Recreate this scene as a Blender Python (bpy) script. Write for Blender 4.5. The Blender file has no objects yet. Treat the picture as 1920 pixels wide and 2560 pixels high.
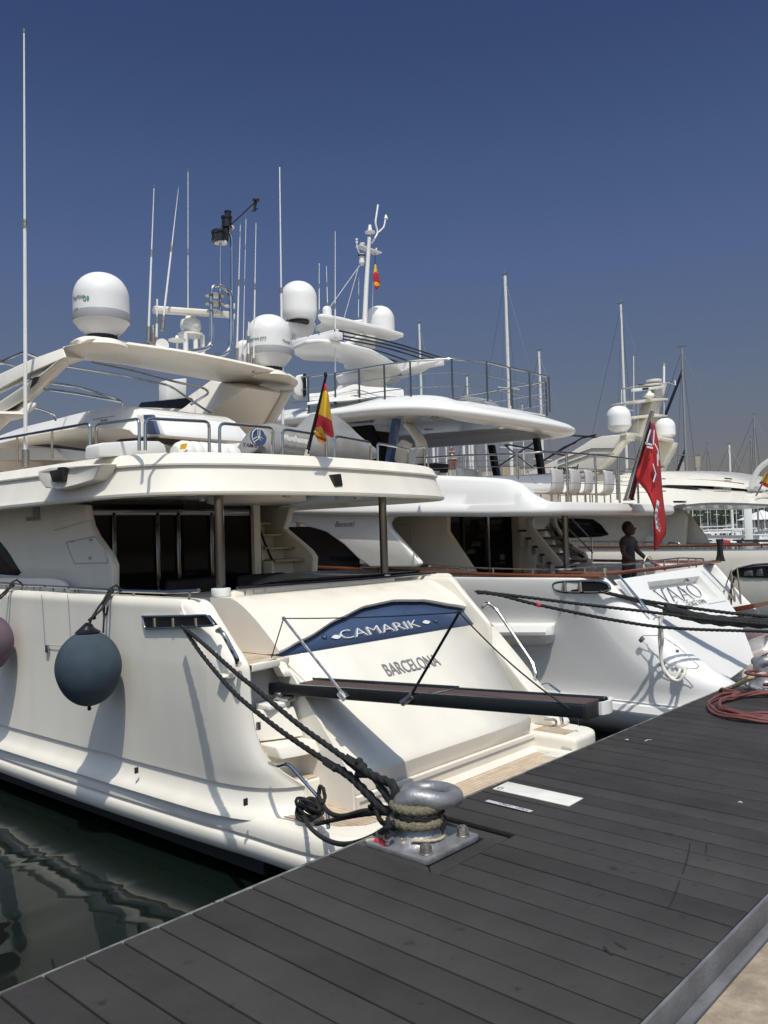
import bpy, bmesh, math, random
from mathutils import Vector as V, Matrix
random.seed(7)
SC=bpy.context.scene; COL=SC.collection; R=math.radians
# ---------------------------------------------------------------- camera frame (world: X along dock, Y out to the bows, Z up, water z=0)
F=2065.0; H=3.1
eX=V((1890,3,F)).normalized(); _t=V((-2237,125,F)); eY=(_t-eX*_t.dot(eX)).normalized(); eZ=eX.cross(eY)
CAM=V((0,0,H))
def ray(px,py):
    r=V((px-960,py-1280,F)); return V((r.dot(eX),r.dot(eY),r.dot(eZ)))
def P(px,py,x=None,y=None,z=None):
    d=ray(px,py)
    s=x/d.x if x is not None else (y/d.y if y is not None else (z-H)/d.z)
    return CAM+d*s
def PP(px,py,p0,n):
    d=ray(px,py); p0=V(p0); n=V(n); return CAM+d*((p0-CAM).dot(n)/d.dot(n))
def PS(pts,**k): return [P(a,b,**k) for a,b in pts]
def PV(px,py,a,b):
    "pixel onto the vertical plane through plan points a,b"
    n=V((b[1]-a[1],a[0]-b[0],0)); return PP(px,py,(a[0],a[1],0),n)
# ---------------------------------------------------------------- materials
MATS={}
def mat(name,base,rough=.5,metal=0,coat=0,var=0,vscale=3,bump=0,bscale=40,emit=None,alpha=1,trans=0,ior=1.45,spec=.5,stretch=(1,1,1),streak=0):
    if name in MATS: return MATS[name]
    m=bpy.data.materials.new(name); m.use_nodes=True; nt=m.node_tree; N=nt.nodes; L=nt.links
    b=N['Principled BSDF']; b.inputs['Base Color'].default_value=(*base,1); b.inputs['Roughness'].default_value=rough
    b.inputs['Metallic'].default_value=metal; b.inputs['Coat Weight'].default_value=coat; b.inputs['Coat Roughness'].default_value=.06
    b.inputs['IOR'].default_value=ior; b.inputs['Specular IOR Level'].default_value=spec; b.inputs['Transmission Weight'].default_value=trans
    if var or bump or streak:
        tc=N.new('ShaderNodeTexCoord'); mp=N.new('ShaderNodeMapping'); mp.inputs['Scale'].default_value=stretch
        L.new(tc.outputs['Object'],mp.inputs['Vector'])
    if var:
        n=N.new('ShaderNodeTexNoise'); n.inputs['Scale'].default_value=vscale; n.inputs['Detail'].default_value=6; L.new(mp.outputs['Vector'],n.inputs['Vector'])
        mr=N.new('ShaderNodeMapRange'); mr.inputs['From Min'].default_value=.3; mr.inputs['From Max'].default_value=.7
        mr.inputs['To Min'].default_value=1-var; mr.inputs['To Max'].default_value=1+var; L.new(n.outputs['Fac'],mr.inputs['Value'])
        mx=N.new('ShaderNodeVectorMath'); mx.operation='SCALE'; mx.inputs[0].default_value=base; L.new(mr.outputs['Result'],mx.inputs['Scale'])
        L.new(mx.outputs['Vector'],b.inputs['Base Color'])
        mr2=N.new('ShaderNodeMapRange'); mr2.inputs['From Min'].default_value=.3; mr2.inputs['From Max'].default_value=.7
        mr2.inputs['To Min'].default_value=rough*.8; mr2.inputs['To Max'].default_value=min(1,rough*1.3+.02); L.new(n.outputs['Fac'],mr2.inputs['Value']); L.new(mr2.outputs['Result'],b.inputs['Roughness'])
    if bump:
        n2=N.new('ShaderNodeTexNoise'); n2.inputs['Scale'].default_value=bscale; n2.inputs['Detail'].default_value=5; L.new(mp.outputs['Vector'],n2.inputs['Vector'])
        bp=N.new('ShaderNodeBump'); bp.inputs['Strength'].default_value=bump; bp.inputs['Distance'].default_value=.02; L.new(n2.outputs['Fac'],bp.inputs['Height']); L.new(bp.outputs['Normal'],b.inputs['Normal'])
    if emit: b.inputs['Emission Color'].default_value=(*emit,1); b.inputs['Emission Strength'].default_value=1
    MATS[name]=m; return m
def nodes(m): return m.node_tree.nodes, m.node_tree.links, m.node_tree.nodes['Principled BSDF']
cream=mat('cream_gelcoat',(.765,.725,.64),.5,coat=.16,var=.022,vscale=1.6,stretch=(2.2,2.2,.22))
creamd=mat('cream_gelcoat_matte',(.78,.73,.63),.5,var=.03)
white=mat('white_gelcoat',(.79,.785,.76),.38,coat=.28,var=.008,vscale=.8)
whitep=mat('white_plastic',(.76,.76,.73),.38,var=.02)
radm=mat('radome_white',(.76,.76,.755),.42,var=.02,vscale=2)
cream3=mat('deep_cream_gelcoat',(.77,.73,.635),.25,coat=.5,var=.02)
chrome=mat('polished_steel',(.50,.50,.49),.14,metal=1)
steel=mat('brushed_steel',(.45,.45,.45),.3,metal=1,var=.15,vscale=20)
glass=mat('dark_glass',(.006,.006,.008),.04,spec=.35)
dsteel=mat('dark_polished_steel',(.16,.16,.17),.12,metal=1)
glassi=mat('tinted_door_glass',(.006,.006,.006),.05,spec=.12)
dark=mat('dark_rubber',(.02,.02,.022),.6)
black=mat('black_paint',(.012,.012,.014),.3)
navy=mat('navy_name_board',(.045,.075,.15),.3,coat=.3,var=.04)
greyband=mat('grey_band',(.32,.33,.34),.4)
greybox=mat('grey_plastic',(.28,.29,.3),.5)
letter=mat('polished_letters',(.88,.87,.84),.25,metal=.3)
greyl=mat('grey_lettering',(.22,.22,.22),.4)
blackl=mat('dark_blue_lettering',(.09,.095,.125),.35)
teal=mat('teal_lettering',(.05,.3,.3),.4)
teakr=mat('varnished_teak',(.15,.048,.022),.18,coat=.8,var=.25,vscale=8,stretch=(.3,.3,1))
brown=mat('brown_gangway_tread',(.085,.055,.05),.7,var=.15,vscale=30,bump=.3,bscale=300)
navym=mat('dark_green_blue_enamel',(.010,.014,.016),.2,coat=.25)
bluepole=mat('dark_blue_pole',(.03,.06,.13),.12,coat=.7)
vinyl=mat('grey_cover_cloth',(.23,.23,.225),.65,var=.15,vscale=4,bump=1,bscale=5)
ceilm=mat('glossy_ceiling',(.62,.59,.53),.07,coat=1,var=.03)
canvas=mat('white_canvas',(.66,.65,.61),.8,var=.1,bump=1,bscale=5)
lamp_black=mat('black_fitting',(.015,.015,.015),.35)
ropeb=mat('black_rope',(.016,.016,.016),.85,var=.3,vscale=60)
ropet=mat('tan_rope',(.45,.37,.25),.9,var=.2,vscale=80)
fuzz=mat('frayed_chafe_rope',(.27,.24,.16),.95,var=.4,vscale=90,bump=1,bscale=200)
redm=mat('red_tape',(.55,.03,.06),.6)
hosem=mat('red_hose',(.17,.06,.053),.5,var=.15,vscale=12)
hosew=mat('white_hose',(.70,.68,.60),.45)
shaded_skin=mat('shaded_skin',(.075,.04,.03),.55); hair=mat('dark_hair',(.02,.015,.012),.7)  # skin tone darkened so the man reads as standing in shade
shirt=mat('shaded_grey_tshirt',(.035,.037,.045),.85,var=.12,vscale=10); trouser=mat('dark_trousers',(.03,.03,.035),.9)  # t-shirt grey darkened likewise, shade put into its colour
mastm=mat('white_spar',(.72,.71,.68),.4); mastg=mat('grey_aluminium_spar',(.35,.35,.36),.4,metal=.5); mastd=mat('dark_furled_sail',(.02,.03,.06),.7)
wirem=mat('stay_wire',(.10,.11,.13),.4,metal=.5)
fendm=mat('blue_fender_cloth',(.042,.064,.085),.92,var=.25,vscale=5,bump=.5,bscale=120)
fendp=mat('purple_fender_cloth',(.13,.09,.12),.92,var=.25,vscale=5,bump=.5,bscale=120)
boll=mat('galvanised_grey_paint',(.27,.275,.285),.42,metal=.5,var=.22,vscale=9,bump=.18,bscale=45)
boltm=mat('worn_steel',(.33,.31,.28),.4,metal=.8,var=.3,vscale=40)
yell=mat('yellow_label',(.75,.45,.03),.5)
def teak_mat(name,col,axis,pitch,caulk=.1,dark=.25):
    m=mat(name,col,.6); N,L,b=nodes(m)
    tc=N.new('ShaderNodeTexCoord'); sp=N.new('ShaderNodeSeparateXYZ'); L.new(tc.outputs['Object'],sp.inputs['Vector'])
    d=N.new('ShaderNodeMath'); d.operation='DIVIDE'; d.inputs[1].default_value=pitch; L.new(sp.outputs[axis],d.inputs[0])
    fr=N.new('ShaderNodeMath'); fr.operation='FRACT'; L.new(d.outputs[0],fr.inputs[0])
    fl=N.new('ShaderNodeMath'); fl.operation='FLOOR'; L.new(d.outputs[0],fl.inputs[0])
    wn=N.new('ShaderNodeTexWhiteNoise'); wn.noise_dimensions='1D'; L.new(fl.outputs[0],wn.inputs['W'])
    lt=N.new('ShaderNodeMath'); lt.operation='LESS_THAN'; lt.inputs[1].default_value=caulk; L.new(fr.outputs[0],lt.inputs[0])
    no=N.new('ShaderNodeTexNoise'); no.inputs['Scale'].default_value=9; no.inputs['Detail'].default_value=8; L.new(tc.outputs['Object'],no.inputs['Vector'])
    ad=N.new('ShaderNodeMath'); ad.operation='MULTIPLY_ADD'; L.new(wn.outputs['Value'],ad.inputs[0]); ad.inputs[1].default_value=.22; L.new(no.outputs['Fac'],ad.inputs[2])
    mr=N.new('ShaderNodeMapRange'); mr.inputs['From Min'].default_value=.3; mr.inputs['From Max'].default_value=.9; mr.inputs['To Min'].default_value=.75; mr.inputs['To Max'].default_value=1.25; L.new(ad.outputs[0],mr.inputs['Value'])
    ml=N.new('ShaderNodeMath'); ml.operation='MULTIPLY_ADD'; L.new(lt.outputs[0],ml.inputs[0]); ml.inputs[1].default_value=-(1-dark); ml.inputs[2].default_value=1
    mm=N.new('ShaderNodeMath'); mm.operation='MULTIPLY'; L.new(mr.outputs['Result'],mm.inputs[0]); L.new(ml.outputs[0],mm.inputs[1])
    sc=N.new('ShaderNodeVectorMath'); sc.operation='SCALE'; sc.inputs[0].default_value=col; L.new(mm.outputs[0],sc.inputs['Scale']); L.new(sc.outputs['Vector'],b.inputs['Base Color'])
    return m
teakx=teak_mat('teak_deck',(.52,.41,.30),'Y',.05,.12,.45)
teaky=teak_mat('teak_deck_fore_aft',(.48,.38,.28),'X',.05,.12,.4)
# ---------------------------------------------------------------- geometry accumulator
def cat(pts,n=6,closed=False):
    pts=[V(p) for p in pts]; m=len(pts)
    if m<3: return pts
    out=[]; rng=m if closed else m-1
    for i in range(rng):
        p1=pts[i]; p2=pts[(i+1)%m]
        p0=pts[i-1] if (i>0 or closed) else p1*2-p2
        p3=pts[(i+2)%m] if (i+2<m or closed) else p2*2-p1
        for k in range(n):
            t=k/n; out.append(.5*((2*p1)+(p2-p0)*t+(2*p0-5*p1+4*p2-p3)*t*t+(3*p1-p0-3*p2+p3)*t**3))
    if not closed: out.append(pts[-1])
    return out
def fillet(pts,r,n=4):
    pts=[V(p) for p in pts]; out=[pts[0]]
    for i in range(1,len(pts)-1):
        a,b,c=pts[i-1],pts[i],pts[i+1]; d1=(a-b); d2=(c-b); q=min(r,d1.length*.49,d2.length*.49)
        s=b+d1.normalized()*q; e=b+d2.normalized()*q
        for k in range(n+1):
            t=k/n; out.append(s*(1-t)**2+b*2*t*(1-t)+e*t*t)
    out.append(pts[-1]); return out
class G:
    def __init__(s): s.v=[]; s.f=[]; s.mi=[]; s.cur=0
    def add(s,vs,fs):
        o=len(s.v); s.v+= [V(p) for p in vs]; s.f+=[tuple(i+o for i in f) for f in fs]; s.mi+=[s.cur]*len(fs); return s
    def box(s,a,b):
        x0,y0,z0=a; x1,y1,z1=b
        return s.add([(x0,y0,z0),(x1,y0,z0),(x1,y1,z0),(x0,y1,z0),(x0,y0,z1),(x1,y0,z1),(x1,y1,z1),(x0,y1,z1)],
            [(0,3,2,1),(4,5,6,7),(0,1,5,4),(1,2,6,5),(2,3,7,6),(3,0,4,7)])
    def obox(s,c,ax,ay,az):
        c,ax,ay,az=V(c),V(ax),V(ay),V(az); vs=[c+ax*i+ay*j+az*k for k in(-1,1) for (i,j) in((-1,-1),(1,-1),(1,1),(-1,1))]
        return s.add(vs,[(0,3,2,1),(4,5,6,7),(0,1,5,4),(1,2,6,5),(2,3,7,6),(3,0,4,7)])
    def prism(s,pts,e):
        pts=[V(p) for p in pts]; e=V(e); n=len(pts)
        return s.add(pts+[p+e for p in pts],[tuple(range(n)),tuple(range(2*n-1,n-1,-1))]+[(i,i+n,(i+1)%n+n,(i+1)%n) for i in range(n)])
    def loft(s,secs,closed=True,caps=True):
        n=len(secs[0]); vs=[p for q in secs for p in q]; fs=[]
        for i in range(len(secs)-1):
            for j in range(n if closed else n-1):
                k=(j+1)%n; fs.append((i*n+j,i*n+k,(i+1)*n+k,(i+1)*n+j))
        if caps and closed: fs+= [tuple(range(n-1,-1,-1)),tuple((len(secs)-1)*n+j for j in range(n))]
        return s.add(vs,fs)
    def grid(s,ctrl,nu=4,nv=4):
        rows=[cat(r,nv) for r in ctrl]; cols=[cat([r[j] for r in rows],nu) for j in range(len(rows[0]))]
        secs=[[cols[j][i] for j in range(len(cols))] for i in range(len(cols[0]))]
        return s.loft(secs,False)
    def tube(s,pts,r,n=8,lobes=0,pitch=.1,caps=True,closed=False,amp=.16):
        pts=[V(p) for p in pts]; rr=r if hasattr(r,'__len__') else [r]*len(pts); secs=[]; N=None; L=0
        for i,p in enumerate(pts):
            if closed: t=(pts[(i+1)%len(pts)]-pts[i-1])
            else: t=(pts[min(i+1,len(pts)-1)]-pts[max(i-1,0)])
            t=t.normalized() if t.length>1e-9 else V((0,0,1))
            if N is None:
                a=V((0,0,1)) if abs(t.z)<.9 else V((1,0,0)); N=(a-t*a.dot(t)).normalized()
            else: N=(N-t*N.dot(t)).normalized()
            B=t.cross(N); 
            if i: L+=(p-pts[i-1]).length
            sec=[]
            for k in range(n):
                a=2*math.pi*k/n; q=rr[i]*(1+(amp*math.cos(lobes*(a-2*math.pi*L/pitch/lobes*1.0)) if lobes else 0))
                sec.append(p+N*math.cos(a)*q+B*math.sin(a)*q)
            secs.append(sec)
        if closed: secs.append(secs[0])
        return s.loft(secs,True,caps and not closed)
    def cyl(s,a,b,r,n=16,r2=None): return s.tube([a,b],[r,r if r2 is None else r2],n)
    def lathe(s,prof,c,n=32,axis=(0,0,1),caps=True):
        c=V(c); ax=V(axis).normalized(); a=V((1,0,0)) if abs(ax.x)<.9 else V((0,1,0)); u=(a-ax*a.dot(ax)).normalized(); w=ax.cross(u)
        return s.loft([[c+ax*z+(u*math.cos(2*math.pi*k/n)+w*math.sin(2*math.pi*k/n))*r for k in range(n)] for r,z in prof],True,caps)
    def sphere(s,c,r,n=20,sc=(1,1,1)):
        c=V(c); m=n//2
        return s.loft([[c+V((math.cos(2*math.pi*k/n)*math.sin(a)*sc[0],math.sin(2*math.pi*k/n)*math.sin(a)*sc[1],-math.cos(a)*sc[2]))*r for k in range(n)] for a in [math.pi*(.02+.96*i/m) for i in range(m+1)]])
    def slab(s,outline,z0,z1): return s.prism([V((p[0],p[1],z0)) for p in outline],(0,0,z1-z0))
    def build(s,name,mats,parent=None,loc=None,bev=0,seg=2,ang=35,smooth=True,bang=30,label=None,fixn=True):
        if not isinstance(mats,(list,tuple)): mats=[mats]
        rt=parent
        base=V(loc) if loc is not None else (V((0,0,0)) if rt is None else V(rt.get('_o',(0,0,0))))
        me=bpy.data.meshes.new(name); me.from_pydata([tuple(p-base) for p in s.v],[],s.f)
        for m in mats: me.materials.append(m)
        for p,i in zip(me.polygons,s.mi): p.material_index=i
        bm=bmesh.new(); bm.from_mesh(me)
        bmesh.ops.remove_doubles(bm,verts=bm.verts,dist=1e-5)
        if fixn: bmesh.ops.recalc_face_normals(bm,faces=bm.faces)
        if bev:
            es=[e for e in bm.edges if len(e.link_faces)==2 and e.calc_face_angle(0)>R(bang)]
            if es: bmesh.ops.bevel(bm,geom=es,offset=bev,segments=seg,affect='EDGES',profile=.5,clamp_overlap=True)
        bm.to_mesh(me); bm.free()
        if smooth:
            for p in me.polygons: p.use_smooth=True
            me.set_sharp_from_angle(angle=R(ang))
        o=bpy.data.objects.new(name,me); COL.objects.link(o)
        if rt is not None: o.parent=rt; o['_o']=tuple(base)
        else: o.location=base; o['_o']=tuple(base)
        if label: o['label']=label
        return o
def thing(name,label,cat_,loc,group=None):
    o=bpy.data.objects.new(name,None); COL.objects.link(o); o.location=V(loc); o.empty_display_size=.2; o['_o']=tuple(loc)
    o['label']=label; o['category']=cat_
    if group: o['group']=group
    return o
def tag(o,label,cat_,group=None):
    o['label']=label; o['category']=cat_
    if group: o['group']=group
    return o
def struct(o): o['kind']='structure'; return o
def mesh_of_text(txt,shear=0,bold=0,sp=1):
    c=bpy.data.curves.new('t','FONT'); c.body=txt; c.size=1; c.shear=shear; c.extrude=.02; c.offset=bold; c.space_character=sp; c.resolution_u=4
    o=bpy.data.objects.new('t',c); COL.objects.link(o); bpy.context.view_layer.update()
    me=bpy.data.meshes.new_from_object(o); vs=[v.co.copy() for v in me.vertices]; fs=[tuple(p.vertices) for p in me.polygons]
    bpy.data.objects.remove(o); bpy.data.curves.remove(c); bpy.data.meshes.remove(me); return vs,fs
def text(txt,o,xd,yd,width,height=None,depth=.006,g=None,**k):
    "flat letters: o=left baseline point, xd/yd directions; fitted to width (and cap height)"
    vs,fs=mesh_of_text(txt,**k); x0=min(v.x for v in vs); x1=max(v.x for v in vs); y1=max(v.y for v in vs)
    o=V(o); xd=V(xd).normalized(); yd=V(yd).normalized(); n=xd.cross(yd); sx=width/(x1-x0); sy=(height/y1) if height else sx
    g=g or G(); g.add([o+xd*(v.x-x0)*sx+yd*v.y*sy+n*(v.z/.02)*depth for v in vs],fs); return g
def rail_loop(g,pts,r,n=8,fr=.06): g.tube(fillet(pts,fr,4),r,n)
SKYR=[(0.0,(0.426,0.363,0.372)),(1.0,(1.000,1.000,0.950)),(.03,(0.426,0.354,0.363)),(.10,(0.405,0.338,0.366)),(.205,(0.426,0.385,0.429)),(.311,(0.435,0.417,0.532)),(.406,(0.393,0.405,0.524)),(.512,(0.307,0.331,0.461)),(.60,(0.290,0.317,0.454)),(.75,(1.000,1.000,1.000))]
GLOW=2.8
# ================================================================ camera, light, sky
SUN=V((-.29,-.38,.878)).normalized()
cd=bpy.data.cameras.new('camera'); co=bpy.data.objects.new('camera',cd); COL.objects.link(co); SC.camera=co
right=V((eX.x,eY.x,eZ.x)); up=-V((eX.y,eY.y,eZ.y)); back=-V((eX.z,eY.z,eZ.z))
mw=Matrix.Identity(4)
for i in range(3): mw[i][0]=right[i]; mw[i][1]=up[i]; mw[i][2]=back[i]; mw[i][3]=CAM[i]
co.matrix_world=mw; cd.sensor_fit='VERTICAL'; cd.sensor_height=36; cd.lens=36*F/2560; cd.clip_end=9000; cd.clip_start=.05
SC.view_settings.view_transform='Standard'; SC.view_settings.look='None'; SC.view_settings.gamma=1; SC.view_settings.exposure=.14
sl=bpy.data.lights.new('sun','SUN'); sl.energy=2.85; sl.angle=R(.53); sl.color=(1,.95,.87)
so=bpy.data.objects.new('sun',sl); COL.objects.link(so); so.rotation_euler=SUN.to_track_quat('Z','Y').to_euler(); so.location=SUN*60
w=bpy.data.worlds.new('World'); SC.world=w; w.use_nodes=True; N,L=w.node_tree.nodes,w.node_tree.links
bg=N['Background']; sky=N.new('ShaderNodeTexSky'); sky.sky_type='NISHITA'; sky.sun_disc=False
sky.sun_elevation=math.asin(SUN.z); sky.sun_rotation=math.atan2(SUN.x,SUN.y); sky.air_density=1.2; sky.dust_density=1.5; sky.ozone_density=3.0
tc=N.new('ShaderNodeTexCoord'); sp=N.new('ShaderNodeSeparateXYZ'); L.new(tc.outputs['Generated'],sp.inputs['Vector'])
cr=N.new('ShaderNodeValToRGB'); L.new(sp.outputs['Z'],cr.inputs['Fac'])
for i,(p,c) in enumerate(SKYR):
    e=cr.color_ramp.elements[i] if i<2 else cr.color_ramp.elements.new(p); e.position=p; e.color=(*c,1)
dt=N.new('ShaderNodeVectorMath'); dt.operation='DOT_PRODUCT'; L.new(tc.outputs['Generated'],dt.inputs[0]); dt.inputs[1].default_value=(-.66,-.75,0)
gl=N.new('ShaderNodeMapRange'); gl.inputs['From Min'].default_value=-.15; gl.inputs['From Max'].default_value=1; gl.inputs['To Min'].default_value=1; gl.inputs['To Max'].default_value=GLOW; L.new(dt.outputs['Value'],gl.inputs['Value'])
wc=N.new('ShaderNodeMix'); wc.data_type='RGBA'; wc.blend_type='MULTIPLY'; wf=N.new('ShaderNodeMapRange'); wf.inputs['From Min'].default_value=-.15; wf.inputs['From Max'].default_value=.6; L.new(dt.outputs['Value'],wf.inputs['Value']); L.new(wf.outputs['Result'],wc.inputs['Factor']); L.new(cr.outputs['Color'],wc.inputs['A']); wc.inputs['B'].default_value=(1.0,1.04,.87,1)
gs=N.new('ShaderNodeVectorMath'); gs.operation='SCALE'; L.new(wc.outputs['Result'],gs.inputs[0]); L.new(gl.outputs['Result'],gs.inputs['Scale'])
mx=N.new('ShaderNodeMix'); mx.data_type='RGBA'; mx.blend_type='MULTIPLY'; mx.inputs['Factor'].default_value=1
L.new(sky.outputs['Color'],mx.inputs['A']); L.new(gs.outputs['Vector'],mx.inputs['B']); L.new(mx.outputs['Result'],bg.inputs['Color']); bg.inputs['Strength'].default_value=.1
# ================================================================ water
wm=mat('harbour_water',(.004,.008,.006),.03,ior=1.33,spec=.5); N,L,b=nodes(wm)
tc=N.new('ShaderNodeTexCoord'); 
def wv(scale,dist,st,rot,prev=None):
    mp=N.new('ShaderNodeMapping'); mp.inputs['Scale'].default_value=scale; mp.inputs['Rotation'].default_value=(0,0,rot); L.new(tc.outputs['Object'],mp.inputs['Vector'])
    n=N.new('ShaderNodeTexNoise'); n.inputs['Scale'].default_value=1; n.inputs['Detail'].default_value=1.5; n.inputs['Distortion'].default_value=.5; L.new(mp.outputs['Vector'],n.inputs['Vector'])
    bp=N.new('ShaderNodeBump'); bp.inputs['Strength'].default_value=st; bp.inputs['Distance'].default_value=dist; L.new(n.outputs['Fac'],bp.inputs['Height'])
    if prev: L.new(prev.outputs['Normal'],bp.inputs['Normal'])
    return bp
b1=wv((.35,1.1,1),.022,1,.5); b2=wv((1.2,2.2,1),.0035,1,-.4,b1); L.new(b2.outputs['Normal'],b.inputs['Normal'])
g=G(); g.add([(-2500,-3,0),(3500,-3,0),(3500,4500,0),(-2500,4500,0)],[(0,1,2,3)]); struct(g.build('water',wm,loc=(0,0,0)))
# ================================================================ dock (deck boards along Y), edge strip, quay wall, pavement
DZ=1.5; Y0=1.262; Y1=3.085
dm=mat('composite_deck_boards',(.062,.060,.060),.62,spec=.4); N,L,b=nodes(dm)
tc=N.new('ShaderNodeTexCoord'); sp=N.new('ShaderNodeSeparateXYZ'); L.new(tc.outputs['Object'],sp.inputs['Vector'])
d=N.new('ShaderNodeMath'); d.operation='MULTIPLY_ADD'; d.inputs[1].default_value=1/.163; d.inputs[2].default_value=-1.415/.163; L.new(sp.outputs['X'],d.inputs[0])
fl=N.new('ShaderNodeMath'); fl.operation='FLOOR'; L.new(d.outputs[0],fl.inputs[0]); wn=N.new('ShaderNodeTexWhiteNoise'); wn.noise_dimensions='1D'; L.new(fl.outputs[0],wn.inputs['W'])
n1=N.new('ShaderNodeTexNoise'); n1.inputs['Scale'].default_value=2.2; n1.inputs['Detail'].default_value=8; n1.inputs['Roughness'].default_value=.65; L.new(tc.outputs['Object'],n1.inputs['Vector'])
mp=N.new('ShaderNodeMapping'); mp.inputs['Scale'].default_value=(60,5,60); L.new(tc.outputs['Object'],mp.inputs['Vector'])
n2=N.new('ShaderNodeTexNoise'); n2.inputs['Scale'].default_value=2; n2.inputs['Detail'].default_value=6; L.new(mp.outputs['Vector'],n2.inputs['Vector'])
n3=N.new('ShaderNodeTexNoise'); n3.inputs['Scale'].default_value=260; n3.inputs['Detail'].default_value=2; L.new(tc.outputs['Object'],n3.inputs['Vector'])
n4=N.new('ShaderNodeTexNoise'); n4.inputs['Scale'].default_value=14; n4.inputs['Detail'].default_value=3; L.new(tc.outputs['Object'],n4.inputs['Vector'])
def mth(op,a,bb,c=None):
    m=N.new('ShaderNodeMath'); m.operation=op
    for i,q in enumerate((a,bb,c)):
        if q is None: continue
        if isinstance(q,(int,float)): m.inputs[i].default_value=q
        else: L.new(q,m.inputs[i])
    return m.outputs[0]
s_=mth('MULTIPLY_ADD',wn.outputs['Value'],.30,.74); s_=mth('MULTIPLY_ADD',n1.outputs['Fac'],.95,mth('SUBTRACT',s_,.36)); s_=mth('MULTIPLY_ADD',n2.outputs['Fac'],.3,mth('SUBTRACT',s_,.15)); s_=mth('MULTIPLY_ADD',n3.outputs['Fac'],.45,mth('SUBTRACT',s_,.22))
st=N.new('ShaderNodeMapRange'); st.inputs['From Min'].default_value=.66; st.inputs['From Max'].default_value=.72; st.inputs['To Min'].default_value=1; st.inputs['To Max'].default_value=.62; L.new(n4.outputs['Fac'],st.inputs['Value'])
s_=mth('MULTIPLY',s_,st.outputs['Result'])
cm=N.new('ShaderNodeMix'); cm.data_type='RGBA'; cm.inputs['A'].default_value=(.042,.0385,.0355,1); cm.inputs['B'].default_value=(.0405,.039,.0375,1); L.new(n1.outputs['Fac'],cm.inputs['Factor'])
sc=N.new('ShaderNodeVectorMath'); sc.operation='SCALE'; L.new(cm.outputs['Result'],sc.inputs[0]); L.new(s_,sc.inputs['Scale']); L.new(sc.outputs['Vector'],b.inputs['Base Color'])
bp=N.new('ShaderNodeBump'); bp.inputs['Strength'].default_value=.35; bp.inputs['Distance'].default_value=.003; L.new(n2.outputs['Fac'],bp.inputs['Height']); L.new(bp.outputs['Normal'],b.inputs['Normal'])
g=G(); k0=-40; 
FX0,FX1,FY0=3.0,3.635,2.505
for k in range(-30,260):
    xa=1.415+k*.163+.0045; xb=xa+.154
    dz=random.uniform(-.0015,.0015)
    if xb<FX0+.05 or xa>FX1-.05: g.box((xa,Y0,DZ-.03),(xb,Y1,DZ+dz))
    else: g.box((xa,Y0,DZ-.03),(xb,FY0-.004,DZ+dz))
# mitred frame boards round the bollard plate
def qd(a,b_,c,d_): g.prism([V((*p,DZ-.03)) for p in (a,b_,c,d_)],(0,0,.03))
IX0,IX1,IY=FX0+.085,FX1-.085,FY0+.095
qd((FX0,FY0),(FX1,FY0),(IX1-.002,IY-.002),(IX0+.002,IY-.002)); qd((FX0-.002,FY0+.003),(IX0-.002,IY),(IX0-.002,Y1),(FX0-.002,Y1)); qd((FX1,FY0+.003),(FX1,Y1),(IX1,Y1),(IX1,IY))
dock=g.build('dock',dm,loc=(0,0,DZ),bev=.004,seg=2)
struct(dock)
sub=mat('dock_substructure',(.02,.02,.02),.8)
g=G(); g.box((-4,Y0,.2),(45,Y1-.01,DZ-.034)); struct(g.build('dock_frame',sub,loc=(0,0,.2)))
met=mat('galvanised_edge',(.13,.135,.145),.6,metal=.15,var=.25,vscale=6,bump=.2,bscale=60)
edg=mat('dock_edge_aluminium',(.20,.21,.20),.6,metal=.3,var=.5,vscale=14,bump=.5,bscale=25)
g=G(); 
for k in range(-2,20): g.box((k*2.2+.004,Y1+.002,1.30),(k*2.2+2.196,Y1+.022,DZ-.002+random.uniform(-.004,.002)))
struct(g.build('dock_edge_strip',edg,loc=(0,Y1,1.3),bev=.002))
g=G(); g.prism([(-4,1.248,1.36),(-4,1.248,DZ-.004),(-4,1.257,DZ+.002),(-4,1.26,1.36)],(49,0,0)); g.prism([(-4,1.205,1.36),(-4,1.205,1.394),(-4,1.2475,1.398),(-4,1.2475,1.36)],(49,0,0))
struct(g.build('dock_step_strip',met,loc=(0,1.25,1.36),bev=.003))
pm=mat('beige_stone_pavement',(.42,.34,.25),.85,var=.12,vscale=1.6,bump=.35,bscale=22); 
N,L,b=nodes(pm); tc=[n for n in N if n.type=='TEX_COORD'][0]
nn=N.new('ShaderNodeTexNoise'); nn.inputs['Scale'].default_value=5.5; nn.inputs['Detail'].default_value=9; nn.inputs['Roughness'].default_value=.7; L.new(tc.outputs['Object'],nn.inputs['Vector'])
mr=N.new('ShaderNodeMapRange'); mr.inputs['From Min'].default_value=.38; mr.inputs['From Max'].default_value=.64; mr.inputs['To Min'].default_value=.62; mr.inputs['To Max'].default_value=1.12; L.new(nn.outputs['Fac'],mr.inputs['Value'])
src=b.inputs['Base Color'].links[0].from_socket; s2=N.new('ShaderNodeVectorMath'); s2.operation='SCALE'; L.new(src,s2.inputs[0]); L.new(mr.outputs['Result'],s2.inputs['Scale']); L.new(s2.outputs['Vector'],b.inputs['Base Color'])
g=G()
for i in range(-6,50):
    for j in range(12): g.box((i*.9+.003+(j%2)*.4,1.203-(j+1)*.6+.003,1.2),(i*.9+.897+(j%2)*.4,1.203-j*.6-.003,1.388))
struct(g.build('pavement',pm,loc=(0,1.2,1.2),bev=.003))
g=G(); g.box((-60,-80,.3),(120,1.24,1.37)); struct(g.build('quay',mat('quay_stone',(.30,.26,.21),.9,var=.2),loc=(0,0,.3)))
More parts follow.
